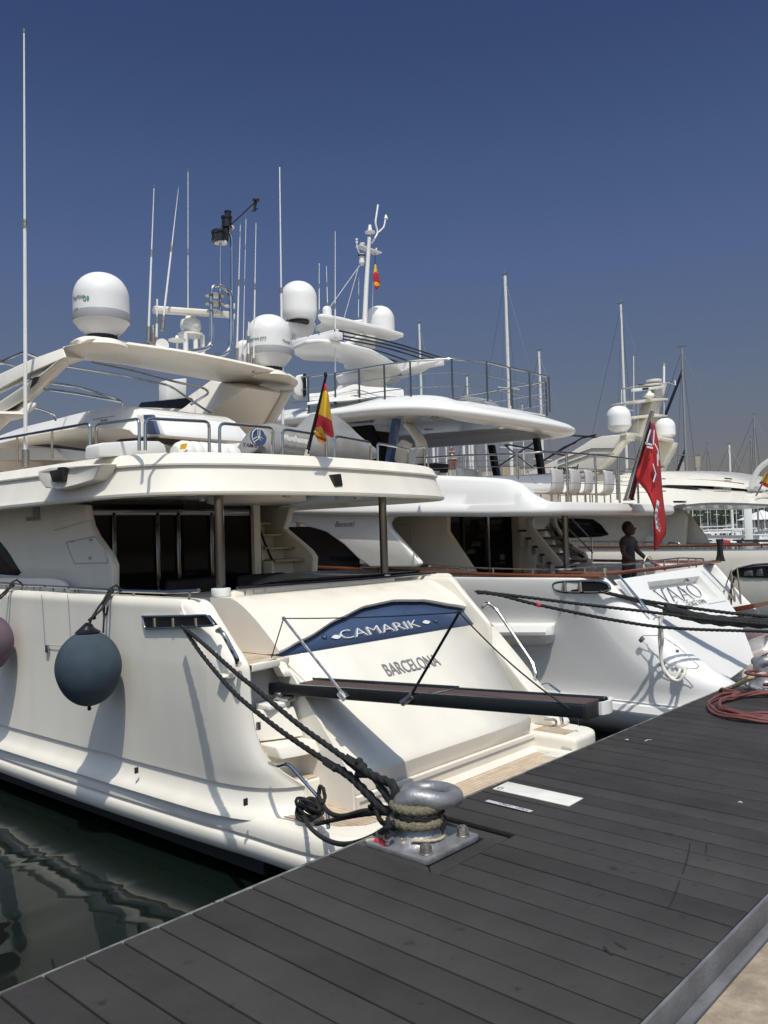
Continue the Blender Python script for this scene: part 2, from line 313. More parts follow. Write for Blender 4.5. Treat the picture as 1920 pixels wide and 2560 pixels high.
# ---------------------------------------------------------------- marks on the dock
g=G(); g.slab([(4.25,2.505),(4.425,2.51),(4.43,3.05),(4.25,3.04)],DZ+.001,DZ+.006)
wp=g.build('white_plate',mat('white_plate_paint',(.72,.70,.64),.5,var=.08,vscale=7),loc=(4.34,2.77,DZ),bev=.001); tag(wp,'long white rectangular plate lying flat on the dark dock boards','plate')
g=G()
for s_,y in ((-1,2.99),(1,2.99)):
    g.tube([V((4.285+.02*math.cos(a),3.005+.017*math.sin(a)*s_,DZ+.0065)) for a in [math.pi*i/8 for i in range(9)]],.0025,5)
g.build('printed_mark',blackl,wp)
a=P(1221,2000,z=DZ+.004); b_=P(1333,2027,z=DZ+.004); q=(b_-a).normalized(); nn_=V((-q.y,q.x,0))
g=G(); g.prism([a-nn_*.0,b_,b_-nn_*.035,a-nn_*.035],(0,0,.002)); lb=g.build('label_strip',mat('pale_label',(.5,.5,.52),.45),loc=(a+b_)/2); tag(lb,'narrow pale label strip with small handwriting on the dark boards','label')
g=G()
rr=random.Random(3)
for s0,s1 in((.28,.55),(.68,.93)):
    L_=(b_-a).length; pts=[a+q*(L_*(s0+(s1-s0)*i/16))-nn_*(.018+rr.uniform(-.011,.011))+V((0,0,.0035)) for i in range(17)]
    g.tube(pts,.0016,4)
g.build('handwriting',blackl,lb)
# ================================================================ bollards
def bollard(c,label,rot=0,full=True):
    c=V(c); t=thing('mooring_bollard',label,'bollard',c,'mooring bollards on the dock')
    g=G(); x0,x1,y0,y1=-.225,.225,-.215,.215; r=.035; o=[]
    for (cx,cy,a0) in((x1-r,y1-r,0),(x0+r,y1-r,90),(x0+r,y0+r,180),(x1-r,y0+r,270)):
        for k in range(6): a=R(a0+18*k); o.append((c.x+cx+r*math.cos(a),c.y+cy+r*math.sin(a)))
    g.slab(o,c.z-.012,c.z+.018); g.build('base_plate',boll,t,bev=.004)
    g=G(); prof=[(.175,.0175),(.165,.021),(.148,.034),(.128,.055),(.112,.08),(.102,.12),(.099,.19),(.095,.215),(.075,.24),(.04,.252),(.005,.255)]
    g.lathe(prof,c+V((-.04,.0,0)),40,caps=False); 
    # pigtail horn: rises out of the post and curls round to a ring
    pts=[V((-.105,.02,.15)),V((-.11,.03,.21)),V((-.095,-.03,.252)),V((-.03,-.12,.24)),V((.05,-.145,.225)),V((.135,-.125,.22)),V((.185,-.04,.22)),V((.17,.06,.22)),V((.10,.12,.22)),V((.02,.11,.225)),V((-.04,.055,.225)),V((-.05,0,.215))]
    pts=[c+p for p in cat(pts,6)]; n=len(pts); rad=[.052+.010*math.sin(math.pi*min(1,i/(n*.25))) *0+ (.014 if i<n*.12 else .014*max(0,1-(i/n-.12)/.2)) for i in range(n)]
    rad=[r_-.010 for r_ in rad]; g.tube(pts,rad,20); g.build('horn_post',boll,t,ang=60)
    for (dx,dy) in((-.155,-.155),(.155,-.15),(-.155,.145),(.155,.15)):
        g=G(); b0=c+V((dx,dy,.018)); g.lathe([(.036,0),(.036,.006),(.033,.007)],b0,24); g.tube([b0+V((0,0,.006)),b0+V((0,0,.042))],.031,6); g.lathe([(.020,.04),(.019,.050),(.002,.052)],b0,14)
        g.build('hex_bolt',boltm,t,bev=.002)
    return t
BC=V((3.32,2.835,DZ))
bollard(BC,'big grey pigtail bollard wrapped in black rope at the dock edge')
# ================================================================ YACHT 1 (white-cream, name on navy board)
Y1T=thing('motor_yacht','cream motor yacht nearest the camera with a dark blue name board on its sloping transom','yacht',(6.7,10,0),'motor yachts moored stern-to')
XM=6.62   # centreline
def mirx(p,c=XM): return V((2*c-p.x,p.y,p.z))
def tl(z):  # transom plane Y at z
    return 5.35+(z-.94)*.941
# ---- hull sides: port wing & starboard wing, path in plan per level
def wing(port=True):
    secs=[]
    lev=[(.86,5.66,.42,5.05),(.93,5.72,.40,4.97),(1.02,5.80,.36,4.88),(1.15,5.90,.32,4.80),(1.35,5.98,.28,4.76),(1.6,6.02,.24,4.75),(1.9,6.03,.22,4.75),(2.0,6.08,.20,4.75),(2.15,6.24,.18,4.75),(2.38,6.48,.15,4.75),(2.48,6.58,.13,4.75),(2.53,6.66,.11,4.73),(2.545,6.78,.10,4.70)]
    for z,ya,r,xi in lev:
        xo=4.5+(.03 if z>2.52 else 0)+(.02 if z>2.54 else 0)
        lo=max(0,min(1,(1.9-z)/1.04))**1.5; xo+=.09*lo
        pts=[V((xo-.05-.22*lo,18,z)),V((xo-.02-.17*lo,12,z)),V((xo-.10*lo,9,z)),V((xo-.03*lo,ya+.7*r/.33+.75,z))]
        pts=pts[:-1]+[pts[-1]]
        for dx,dy in [(.01,.7),(.035,.5),(.08,.32),(.15,.18),(.24,.08),(.34,.02)]: pts.append(V((xo+dx*(xi-xo-.05)/.34,ya+dy*r/.33,z)))
        pts=cat(pts,3)
        pts+= [V((xi-.03,ya,z)),V((xi-.008,ya+.015,z)),V((xi,ya+.05,z)),V((xi,ya+.8,z)),V((xi,18,z))]
        secs.append(pts if port else [mirx(p) for p in pts])
    cl=[cat([q[j] for q in secs],3) for j in range(len(secs[0]))]; secs=[[c[i] for c in cl] for i in range(len(cl[0]))]
    g=G(); g.loft(secs,True,True); return g
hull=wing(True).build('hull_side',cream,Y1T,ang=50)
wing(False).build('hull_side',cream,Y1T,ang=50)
# panel seams + small fittings on the port side
g=G()
for px in(104,169): 
    a=P(px,1486,x=4.478); b_=P(px+8,1610,x=4.478); g.tube([a,b_],.004,4)
g.tube([P(112,1612,x=4.478),P(176,1618,x=4.478)],.004,4); g.build('locker_seam',greybox,hull)
g=G(); a=P(118,1622,x=4.47); g.obox(a,(0.012,0,0),(0,.035,0),(0,0,.045)); g.build('vent_fitting',steel,hull,bev=.006)
# ---- cove and rub rail: runs round the stern quarter
path=[(4.44,18),(4.46,12),(4.52,9),(4.62,7),(4.70,6),(4.72,5.5),(4.76,5.15),(4.86,4.88),(5.02,4.74),(5.2,4.70),(5.32,4.70)]
path=[V((x,y,0)) for x,y in path]; path=cat(path,4)
def offs(path,prof,side=1,flip=False,z0=None):
    secs=[]
    for i,p in enumerate(path):
        t=(path[min(i+1,len(path)-1)]-path[max(i-1,0)]).normalized(); n=V((t.y,-t.x,0)) # outward for port going aft
        secs.append([V((p.x+n.x*d,p.y+n.y*d,z)) for d,z in prof])
    return secs
prof=[(-.30,.60),(-.28,.62),(.0,.632),(.035,.628),(.07,.605),(.094,.56),(.102,.51),(.102,.478),(.066,.468),(.060,.455),(.066,.442),(.100,.434),(.114,.40),(.114,.36),(.10,.31),(.07,.27),(.02,.24),(-.06,.215),(-.30,.20)]
prof=[(d-0.1,z) for d,z in prof]
# the rail is outboard negative X on the port side -> flip normal
def rubrail(port):
    secs=[]
    for i,p in enumerate(path):
        t=(path[min(i+1,len(path)-1)]-path[max(i-1,0)]).normalized(); n=V((t.y,-t.x,0)); 
        s=[V((p.x+n.x*(d+.1),p.y+n.y*(d+.1),z)) for d,z in prof]
        secs.append(s if port else [mirx(q) for q in s])
    g=G(); g.loft(secs,True,True); return g
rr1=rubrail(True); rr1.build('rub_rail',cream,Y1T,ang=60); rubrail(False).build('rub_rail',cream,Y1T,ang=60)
# cove between hull side and ledge
hb=[]
for dx,dy in [(.01,.7),(.035,.5),(.08,.32),(.15,.18),(.24,.08),(.34,.02)]: hb.append(V((4.59+dx*(.41)/.34,5.66+dy*.42/.33,0)))
hb=[V((4.32,18,0)),V((4.40,12,0)),V((4.49,9,0)),V((4.56,7.30,0))]+hb+[V((5.02,5.66,0)),V((5.06,5.66,0))]
hb=cat(hb,4)
for port in(True,False):
    secs=[]
    for i,p in enumerate(hb):
        t=(hb[min(i+1,len(hb)-1)]-hb[max(i-1,0)]).normalized(); n=V((t.y,-t.x,0))
        s_=[V((p.x+n.x*d,p.y+n.y*d,z)) for d,z in ((-.08,.90),(-.03,.885),(-.028,.862),(-.024,.82),(-.012,.77),(.010,.715),(.042,.668),(.085,.636),(.10,.60),(-.08,.60))]
        secs.append(s_ if port else [mirx(q) for q in s_])
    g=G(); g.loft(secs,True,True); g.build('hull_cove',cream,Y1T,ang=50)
# small drain slots
g=G()
for px,py in((341,1926),(614,2005),(20,1848)):
    p=P(px,py,x=4.47); g.obox(p,(.02,0,0),(0,.006,0),(0,0,.03))
g.build('drain_slot',dark,hull)
# hull body below / inside (dark underwater part and bottoms)
g=G(); g.prism([V((4.72,5.9,.1)),V((4.5,12,.1)),V((4.5,20,.1)),V((8.74,20,.1)),V((8.74,12,.1)),V((8.52,5.9,.1))],(0,0,.5)); g.build('hull_bottom',dark,Y1T)
g=G(); g.box((4.9,4.74,.22),(8.34,5.5,.50)); g.build('platform_core',cream,Y1T)
# ---- transom / garage door
xl,xr=5.30,8.23
def tp(x,z,off=0): return V((x,tl(z)-off*.68,z+off*.73))
g=G()
# main sheet with a crease near the bottom
rows=[(.70,5.36),(.79,5.33),(.92,5.31),(.955,5.33),(1.0,5.385)]
zz=[1.0,1.3,1.6,1.9,2.1,2.36]
secs=[[V((x,y,z)) for x in (xl,xl+1,xl+2,xr)] for z,y in rows]+[[V((x,tl(z),z)) for x in (xl-(z-1)*.02,xl+1,xl+2,xr+(z-1)*.46)] for z in zz[1:]]
g.loft(secs,False); 
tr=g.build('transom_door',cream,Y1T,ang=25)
m=tr.modifiers.new('s','SOLIDIFY'); m.thickness=.05; m.offset=-1
# starboard quarter fill between transom sheet and starboard wing
# navy name board
def arc(u): # lower edge of lid / upper edge of the board
    pts=[(0,1.99),(.12,2.07),(.3,2.21),(.45,2.30),(.6,2.325),(.75,2.29),(.9,2.19),(1,2.11)]
    for (a,za),(b_,zb) in zip(pts,pts[1:]):
        if u<=b_+1e-9:
            t=(u-a)/(b_-a); t=t*t*(3-2*t)*.35+t*.65; return za+(zb-za)*t
    return pts[-1][1]
bx0,bx1=5.27,8.66
g=G(); n=40; off=.012
low=[V((bx0+(bx1-bx0)*i/n,tl(1.945)-off,1.945)) for i in range(n+1)]; hi=[V((bx0+(bx1-bx0)*i/n,tl(min(arc(i/n)+.04,2.36))-off,min(arc(i/n)+.04,2.36))) for i in range(n+1)]
g.loft([low,hi],False); nb=g.build('name_board',navy,Y1T,fixn=True)
nb.modifiers.new('s','SOLIDIFY').thickness=.01
TN=V((0,-.729,.685)); TU=V((0,.685,.729))
def onT(px,py,o=.03): 
    return PP(px,py,V((6,tl(1.5),1.5))+TN*o,TN)
a=onT(857,1599,.02); b_=onT(1050,1566,.02)
text('CAMARIK',V((a.x,a.y,a.z)),(1,0,0),TU,b_.x-a.x,.112,depth=.012,bold=-.018).build('name_lettering',letter,nb,smooth=False)
g=G()
for px,py in((841,1592),(1066,1555)):
    c=onT(px,py,.025); g.loft([[c+V((1,0,0))*.075*s_+TU*.028*math.cos(math.pi/2*s_)*q for q in(-1,0,1)] for s_ in[-1+i/4 for i in range(9)]],False)
g.build('leaf_ornament',letter,nb)
g=G()
for px,py in((810,1591),(1089,1552)):
    c=onT(px,py,.02); g.lathe([(.03,0),(.03,.01),(.018,.012),(.016,.002)],c,20,axis=TN)
g.build('light_socket',chrome,nb)
a=onT(972,1690,.008); b_=onT(1105,1664,.008)
text('BARCELONA',a,(1,0,0),TU,b_.x-a.x,.155,depth=.004).build('port_lettering',greyl,tr,smooth=False)
# ---- lid / bathing platform locker above the board
g=G(); n=40; secs=[]
for i in range(n+1):
    u=i/n; x=5.25+(8.66-5.25)*u; xt=5.27+(8.60-.1-5.27)*u if False else 5.27+(8.66-5.27)*u; za=arc(u)
    yl=tl(za)-.10+ (.0)
    s=[V((x,7.35,1.956)),V((x,7.35,2.495)),V((x,7.02,2.50)),V((x,6.97,2.492))]
    # crown
    p0=V((x,6.97,2.492)); p3=V((x,yl,za+.015)); p1=V((x,6.72,2.43)); p2=V((x,yl+.12,za+.13))
    for k in range(1,9):
        t=k/8; s.append(p0*(1-t)**3+p1*3*t*(1-t)**2+p2*3*t*t*(1-t)+p3*t**3)
    s+= [V((x,yl+.015,za-.012)),V((x,yl+.08,za-.02)),V((x,tl(za)+.12,1.956 if za<2 else za-.02)),V((x,7.2,1.956))]
    secs.append(s)
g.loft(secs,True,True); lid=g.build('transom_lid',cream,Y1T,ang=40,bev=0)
# starboard end: slanting right edge cut is carried by the starboard stair wing
# ---- cockpit deck and stairs (port): upper landing, passerelle housing, steps
g=G(); g.box((4.97,6.3,1.70),(8.3,9.9,1.78)); g.build('cockpit_deck',teaky,Y1T)
g=G(); g.prism([V((4.76,6.05,1.90)),V((5.27,6.12,1.90)),V((5.27,7.2,1.90)),V((4.76,7.2,1.90))],(0,0,.05)); g.build('landing',teakx,Y1T)
g=G(); 
def ring(px,y,t): return [P(a,b_,y=y) for a,b_ in px]
of=[(558,1694),(600,1671),(690,1646),(716,1657),(733,1692)]; inn=[(578,1699),(610,1684),(690,1664),(700,1670),(712,1694)]
for k in range(4): g.prism([P(*of[k],y=6.10),P(*of[k+1],y=6.10),P(*inn[k+1],y=6.10),P(*inn[k],y=6.10)],(0,.12,0))
g.prism([V((4.76,6.04,1.885)),V((4.76,6.04,1.955)),V((5.27,6.12,1.955)),V((5.27,6.12,1.885))],(0,.06,0))
g.build('gangway_housing',cream,Y1T,bev=.012,seg=3)
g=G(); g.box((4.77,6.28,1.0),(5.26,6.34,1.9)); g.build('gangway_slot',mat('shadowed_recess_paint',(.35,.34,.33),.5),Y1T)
g=G(); g.prism(PS([(583,1700),(600,1697),(642,1712),(643,1752),(634,1761),(595,1745),(583,1722)],y=6.36),(0,.2,0)); g.prism([V((4.95,6.05,1.50)),V((5.22,6.05,1.50)),V((5.22,6.25,1.50)),V((4.95,6.25,1.50))],(0,0,.05)); g.build('gangway_bracket',whitep,Y1T,bev=.015,seg=3)
g=G()
g.prism([P(608,1780,x=4.78),P(633,1857,x=4.8),V((4.8,6.5,1.229)),V((4.78,6.5,1.50))],(.45,-.2,.0)); g.build('step_locker',cream,Y1T,bev=.015,seg=3)
g=G(); g.prism([V((4.86,5.86,1.215)),V((4.88,5.80,1.10)),V((4.88,6.4,1.10)),V((4.86,6.4,1.215))],(.40,-.1,0)); g.build('boarding_step',cream,Y1T,bev=.02,seg=3)
g=G(); g.prism([V((4.98,5.74,.87)),V((4.98,5.72,.60)),V((4.98,6.4,.60)),V((4.98,6.4,.87))],(.29,-.02,0)); g.build('boarding_step',cream,Y1T,bev=.015,seg=3)
g=G(); g.box((4.80,6.0,.62),(5.28,6.4,1.12)); g.build('stairwell_back',cream,Y1T)
g=G(); g.prism([V((5.0,5.76,.874)),V((5.25,5.74,.874)),V((5.25,5.93,.874)),V((5.0,5.95,.874))],(0,0,.010)); g.build('step_tread',teakx,Y1T)
g=G(); pz=P(646,1815,y=6.0); g.obox(pz,(.018,0,0),(0,.012,0),(0,0,.035)); g.build('locker_latch',steel,Y1T)
# blue-grey side wall of stair well
g=G(); g.prism([V((5.275,5.30,.60)),V((5.275,5.32,.95)),V((5.275,6.14,1.84)),V((5.275,6.9,1.9)),V((5.275,6.9,.6))],(.03,0,0)); g.build('stairwell_side',cream,Y1T)
# ---- bathing platform: well, side decks
g=G(); g.box((5.32,4.72,.515),(8.24,5.36,.57)); pw=g.build('platform_well',teakx,Y1T)
g=G(); g.box((5.32,5.28,.57),(8.24,5.34,.75)); g.prism([V((5.32,5.22,.57)),V((5.32,5.27,.62)),V((5.32,5.30,.62)),V((5.32,5.30,.57))],(2.92,0,0)); g.build('well_riser',cream,Y1T)
g=G(); a=V((5.34,5.275,.735)); g.box((5.33,5.27,.70),(8.23,5.276,.712)); g.build('well_gasket',greybox,Y1T)
def sideblock(port):
    o=[(5.33,5.5),(5.33,4.76),(5.20,4.745),(5.04,4.77),(4.90,4.86),(4.80,5.0),(4.75,5.2),(4.73,5.5)] if port else [(8.235,5.6),(8.235,4.74),(8.50,4.735),(8.68,4.75),(8.80,4.80),(8.87,4.9),(8.90,5.1),(8.92,5.6)]
    return o
g=G(); g.slab(sideblock(True),.50,.632); g.build('side_platform',cream,Y1T,bev=.02,seg=3)
g=G(); g.slab([(5.28,5.7),(5.28,4.95),(5.1,4.98),(4.93,5.15),(4.80,5.75)],.634,.640); g.build('side_platform_teak',teaky,Y1T)
g=G(); g.slab(sideblock(False),.47,.77); sb=g.build('side_platform',cream,Y1T,bev=.055,seg=4,ang=50)
g=G(); g.slab([(x+(x-8.5)*.10,y-.045) for x,y in sideblock(False)],.36,.455); g.build('side_platform_lip',cream,Y1T,bev=.03,seg=3)
g=G(); g.slab([(8.33,5.35),(8.33,4.93),(8.56,4.92),(8.56,5.35)],.771,.777); g.slab([(8.6,5.5),(8.6,5.15),(8.8,5.15),(8.8,5.5)],.771,.777); g.build('hatch_teak',teaky,Y1T)
g=G()
for x in(8.60,8.74):
    g.tube(fillet([V((x,5.20,.77)),V((x,5.20,.86)),V((x+(.10 if x>8.7 else -.10),5.30,.875))],.04),.016,8)
g.build('mooring_cleat',chrome,Y1T)
g=G(); g.tube([P(1448,1815,y=4.85),P(1449,1780,y=4.85)],.009,8); g.build('flag_socket',chrome,Y1T)
g=G(); 
for (a,b_) in(((1320,1862),(1357,1869)),((1357,1869),(1358,1878)),((1404,1867),(1430,1873))): g.tube([P(*a,x=8.228),P(*b_,x=8.228)],.004,4)
g.build('hatch_seam',greybox,Y1T)
# starboard stair wing: sloping panel right of transom, with handrail
g=G(); 
prt=PS([(1130,1447),(1165,1443),(1390,1795),(1330,1790)],x=8.75)
g.prism([V((8.62,6.98,2.56)),V((8.62,7.5,2.56)),V((8.62,7.5,.7)),V((8.62,5.25,.7)),V((8.62,5.20,.78)),V((8.62,5.9,1.50))],(.34,0,0))
g.build('stair_wing',cream,Y1T,bev=.04,seg=4,ang=50)
g=G(); g.prism([V((8.24,5.5,.7)),V((8.24,7.2,2.2)),V((8.24,7.2,.7))],(.4,0,0)); g.build('stair_side',cream,Y1T)
# chrome handrails
def tubes(name,lst,m,parent,r=.012,n=8,fr=.05,sep=True):
    for pts in lst:
        g=G(); g.tube(fillet(pts,fr,4),r,n); g.build(name,m,parent)
W=lambda *p: V(p)
hr=[P(1217,1505,y=6.45),P(1240,1522,y=6.35),P(1330,1655,y=5.72),P(1342,1690,y=5.62)]
tubes('handrail',[[hr[0]+W(.0,.08,-.08),hr[0],hr[1],hr[2],hr[3],hr[3]+W(.0,.06,-.06)]],chrome,Y1T,.02)
hq=[P(541,1577,x=4.47),P(556,1580,x=4.44),P(594,1650,x=4.50),P(592,1664,x=4.54)]
tubes('handrail',[[hq[0]+W(.08,0.06,0),hq[0],hq[1],hq[2],hq[3],hq[3]+W(.08,.06,0)]],chrome,Y1T,.022)
tubes('handrail',[[P(697,1916,y=5.60)+W(.02,.15,0),P(697,1916,y=5.50),P(720,1908,y=5.40),P(795,1992,y=5.15),P(820,2030,y=5.03),P(821,2072,y=4.98)]],chrome,Y1T,.016)
tubes('handrail',[[P(1353,1713,y=5.4),P(1370,1708,y=5.35),P(1400,1730,y=5.2)]],chrome,Y1T,.014)
# ---- chock (fairlead) in port quarter
c0=P(358,1543,x=4.47); c1=P(535,1556,x=4.53)
cp=PS([(358,1541),(520,1538),(540,1563),(365,1572)],x=4.49)
g=G(); g.prism([p-W(.008,0,0) for p in cp],(.03,0,0)); ck=g.build('fairlead',black,Y1T)
g=G(); g.tube(fillet([p-W(.012,0,0) for p in cp]+[cp[0]-W(.012,0,0)],.03),.011,8); 
for px in(387,433,490): g.tube([P(px,1545,x=4.475),P(px+1,1567,x=4.475)],.02,10)
g.build('roller',chrome,ck)
# ---- bulwark rail port
def railp(pts,x,r,posts,dz=.1,name='bulwark_rail',m=chrome):
    g=G(); g.tube(fillet(PS(pts,x=x),.05),r,8); o=g.build(name,m,Y1T)
    g=G()
    for a in posts: p=P(*a,x=x); g.tube([p,p-W(0,0,dz)],r*.8,6)
    g.build('rail_post',m,o)
railp([(-40,1456),(30,1460),(68,1464)],4.6,.016,[(16,1459),(55,1463)])
railp([(72,1464),(113,1465)],4.6,.016,[(85,1465),(100,1465)])
railp([(118,1466),(173,1469)],4.6,.016,[(132,1467),(160,1469)])
railp([(177,1470),(300,1477),(420,1480),(497,1476)],4.6,.020,[(194,1471),(334,1478),(473,1478)])
g=G(); rp=[P(593,1471,y=7.1),P(700,1463,y=7.1),P(900,1449,y=7.1),P(1050,1436,y=7.1),P(1088,1432,y=7.1)]; g.tube(rp,.02,8); tr_=g.build('transom_rail',navym,Y1T)
g=G()
g.tube([p+W(0,-.018,-.012) for p in rp],.009,6)
for px,py in((612,1471),(634,1469),(1063,1437),(1076,1436)): p=P(px,py,y=7.1); g.tube([p,p-W(0,0,.09)],.012,6)
for px,py in((663,1467),(825,1456),(960,1444)): p=P(px,py,y=7.12); g.tube([p,p-W(0,0,.12)],.012,6)
g.build('rail_post',chrome,tr_)
# ---- upper works: fashion plate (port), window, side deck
g=G(); fp=[(-60,1236),(212,1262),(216,1285),(222,1312),(236,1340),(255,1366),(272,1390),(281,1412),(280,1490),(100,1485),(-60,1475)]
g.prism(PS(fp,x=5.0),(.10,0,0)); g.build('side_bulkhead',cream,Y1T,bev=.02,seg=3)
g=G(); g.prism(PS([(-60,1325),(0,1355),(18,1378),(32,1400),(43,1418),(52,1432),(44,1439),(0,1436),(-60,1432)],x=4.992),(.02,0,0)); g.build('side_window',glass,Y1T,bev=.004)
g=G(); g.prism(PS([(-60,1440),(0,1444),(48,1445),(130,1446),(152,1453),(172,1478),(178,1500),(-60,1500)],x=4.8),(.08,0,0)); g.build('side_coaming',cream,Y1T,bev=.03,seg=3)
g=G(); q=PS([(165,1356),(236,1341),(262,1372),(270,1407),(186,1409)],x=4.996)
g.tube(q+[q[0]],.004,4); 
g.tube([P(176,1354,x=4.99),P(183,1353,x=4.99)],.01,5); g.tube([P(223,1350,x=4.99),P(230,1349,x=4.99)],.01,5); g.build('locker_outline',greyband,Y1T)
g=G(); g.lathe([(.018,0),(.016,.02),(.002,.022)],P(226,1395,x=4.995),14,axis=(-1,0,0)); g.build('locker_knob',steel,Y1T)
text('CUSTOM LINE',P(65,1303,x=4.99),(0,-1,0),(0,0,1),.42,.055,depth=.004).build('wall_lettering',greyband,Y1T,smooth=False)
g=G(); g.prism(PS([(83,1268),(99,1265),(97,1290),(82,1290)],x=4.99),(-.005,0,0)); g.build('wall_emblem',greyband,Y1T)
# diagonal brace of the overhang
g=G(); g.prism(PS([(158,1258),(212,1262),(216,1300),(130,1327)],x=4.95),(.1,0,0)); g.build('overhang_brace',cream,Y1T,bev=.02)
# ---- cockpit aft bulkhead with glass doors
yb=9.6
g=G(); g.box((5.05,yb+.02,1.75),(7.62,yb+.06,3.6)); db=g.build('door_glass',glassi,Y1T)
g=G()
for px in(283,392,444,527):
    a=P(px,1290,y=yb); g.box((a.x-.03,yb-.02,1.76),(a.x+.03,yb+.02,3.50))
g.box((5.05,yb-.02,3.45),(7.6,yb+.02,3.54)); g.build('door_frame',dsteel,db,bev=.01)
g=G(); g.box((7.62,yb-.05,1.7),(7.74,yb+.5,3.6)); g.build('aft_bulkhead',creamd,Y1T)
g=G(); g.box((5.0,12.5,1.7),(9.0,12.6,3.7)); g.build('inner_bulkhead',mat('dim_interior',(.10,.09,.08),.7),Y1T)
# starboard inner wall + stairs
g=G(); g.prism(PS([(625,1268),(725,1268),(708,1322),(770,1375),(782,1392),(780,1430),(640,1440)],x=8.45),(.12,0,0)); g.build('side_bulkhead',cream,Y1T,bev=.02,seg=3)
g=G(); st=[]
for i,(px,py) in enumerate(((640,1310),(662,1339),(688,1370),(712,1400))):
    p=P(px,py,x=8.25); g.box((7.85,p.y-.25,p.z-.02),(8.44,p.y+.18,p.z+.02))
g.build('stair_tread',teaky,Y1T,bev=.01)
g=G()
for i,(px,py) in enumerate(((640,1310),(662,1339),(688,1370),(712,1400))):
    p=P(px,py,x=8.25); g.box((7.87,p.y+.02,p.z-.26),(8.44,p.y+.06,p.z-.02)); g.box((7.83,p.y-.2,p.z-.5),(7.87,p.y+.35,p.z+.0))
g.build('stair_riser',cream,Y1T)
tubes('stair_handrail',[[P(626,1268,x=7.9),P(678,1396,x=7.9),P(683,1402,x=7.9)]],black,Y1T,.02)
# cockpit furniture
g=G(); g.slab([(5.9+1.1*math.cos(a)*.9+.3,8.3+.55*math.sin(a)) for a in [2*math.pi*i/32 for i in range(32)]],2.40,2.45); ct=g.build('cockpit_table',creamd,Y1T,bev=.015)
g=G(); g.cyl((6.2,8.3,1.78),(6.2,8.3,2.4),.09); g.build('pedestal',steel,ct)
g=G(); g.box((5.45,7.3,1.78),(8.0,7.85,2.2)); g.box((5.45,7.22,2.2),(8.1,7.34,2.56)); g.build('aft_sofa',creamd,Y1T,bev=.05,seg=3)
# dark glass rear windscreen along the aft coaming
g=G(); g.prism(PS([(600,1467),(730,1448),(900,1437),(1040,1428),(1060,1436),(900,1448),(700,1462)],y=7.25),(0,.04,0)); g.build('coaming_glass',glass,Y1T)
cv=G(); cv.grid([[V((6.9,9.0,2.42)),V((7.4,9.05,2.56)),V((8.2,9.0,2.50))],[V((6.8,8.6,2.46)),V((7.4,8.6,2.62)),V((8.3,8.6,2.55))],[V((6.7,8.2,2.38)),V((7.4,8.15,2.46)),V((8.3,8.1,2.44))]],5,5)
o=cv.build('cover_cloth',vinyl,Y1T); o.modifiers.new('s','SOLIDIFY').thickness=.03
for (x0,y0,s) in ((7.2,9.1,1.0),(6.1,9.2,.9)):
    g=G(); g.box((x0,y0,1.78),(x0+.9*s,y0+.35,2.15)); g.box((x0,y0+.28,2.1),(x0+.9*s,y0+.40,2.6)); g.build('dark_armchair',dark,Y1T,bev=.08,seg=4)
# ---- poles
for px in(547,956):
    a=P(px,1255,y=7.3); g=G(); g.cyl((a.x,7.3,1.78),(a.x,7.3,3.62),.052,20); pl=g.build('overhang_pole',dsteel,Y1T)
    g=G(); g.cyl((a.x,7.3,2.50 if px<600 else 2.555),(a.x,7.3,2.59),.105 if px<600 else .075,24); g.build('pole_collar',whitep,pl,bev=.01)
# ---- boat deck overhang (port edge, stern curve, starboard edge)
half=[(4.30,18),(4.30,12),(4.30,9.2),(4.32,8.2),(4.42,7.55),(4.66,7.10),(5.05,6.85),(5.6,6.68),(6.62,6.58)]
full=[V((x,y,0)) for x,y in half]+[V((x,y,0)) for x,y in [(7.7,6.66),(8.5,6.82),(8.98,7.08),(9.2,7.5),(9.27,8.2),(9.28,9.2),(9.28,12),(9.28,18)]]
fp_=cat(full,6)
def inset(path,d,k=0):
    out=[]
    for i,p in enumerate(path):
        t=(path[min(i+1,len(path)-1)]-path[max(i-1,0)]).normalized(); n=V((-t.y,t.x,0)); out.append(p+n*d)
    return out
def zt(p,z): # sheer: top rises forward along sides
    return z+max(0,(p.y-7))*.012*(1 if z>3.7 else 0)
prof2=[(.55,3.62),(.12,3.585),(.03,3.56),(.0,3.575),(-.005,3.60),(.03,3.66),(.09,3.80),(.115,3.865),(.11,3.87),(.085,3.872),(.082,3.89),(.10,3.90),(.15,3.985),(.19,4.01),(.24,4.015),(.34,4.0),(.36,3.87),(.55,3.87)]
secs=[]
base_in=[]
for d,z in prof2:
    ip=inset(fp_,d)
    secs.append([V((p.x,p.y,zt(p,z)+(.0))) for p in ip])
secs=[[secs[j][i] for j in range(len(secs))] for i in range(len(fp_))]
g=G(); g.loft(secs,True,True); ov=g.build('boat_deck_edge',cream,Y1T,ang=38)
# ceiling and deck plates
ip=inset(fp_,.50); g=G(); g.prism([V((p.x,p.y,3.60)) for p in ip],(0,0,.03)); g.build('cockpit_ceiling',ceilm,Y1T)
g=G(); g.prism([V((p.x,p.y,3.86)) for p in ip],(0,0,.012)); g.build('boat_deck',teaky,Y1T)
g=G(); 
for (x,y) in((5.2,7.6),(6.4,7.4),(7.8,7.6),(6.0,8.5),(7.2,8.5)): g.lathe([(.05,0),(.05,-.012),(.02,-.014)],V((x,y,3.6)),20)
g.build('ceiling_light',steel,Y1T)
g=G(); g.lathe([(.62,0),(.62,-.03),(.56,-.05),(.05,-.05)],V((6.6,8.2,3.6)),40); g.build('ceiling_ring',cream,Y1T)
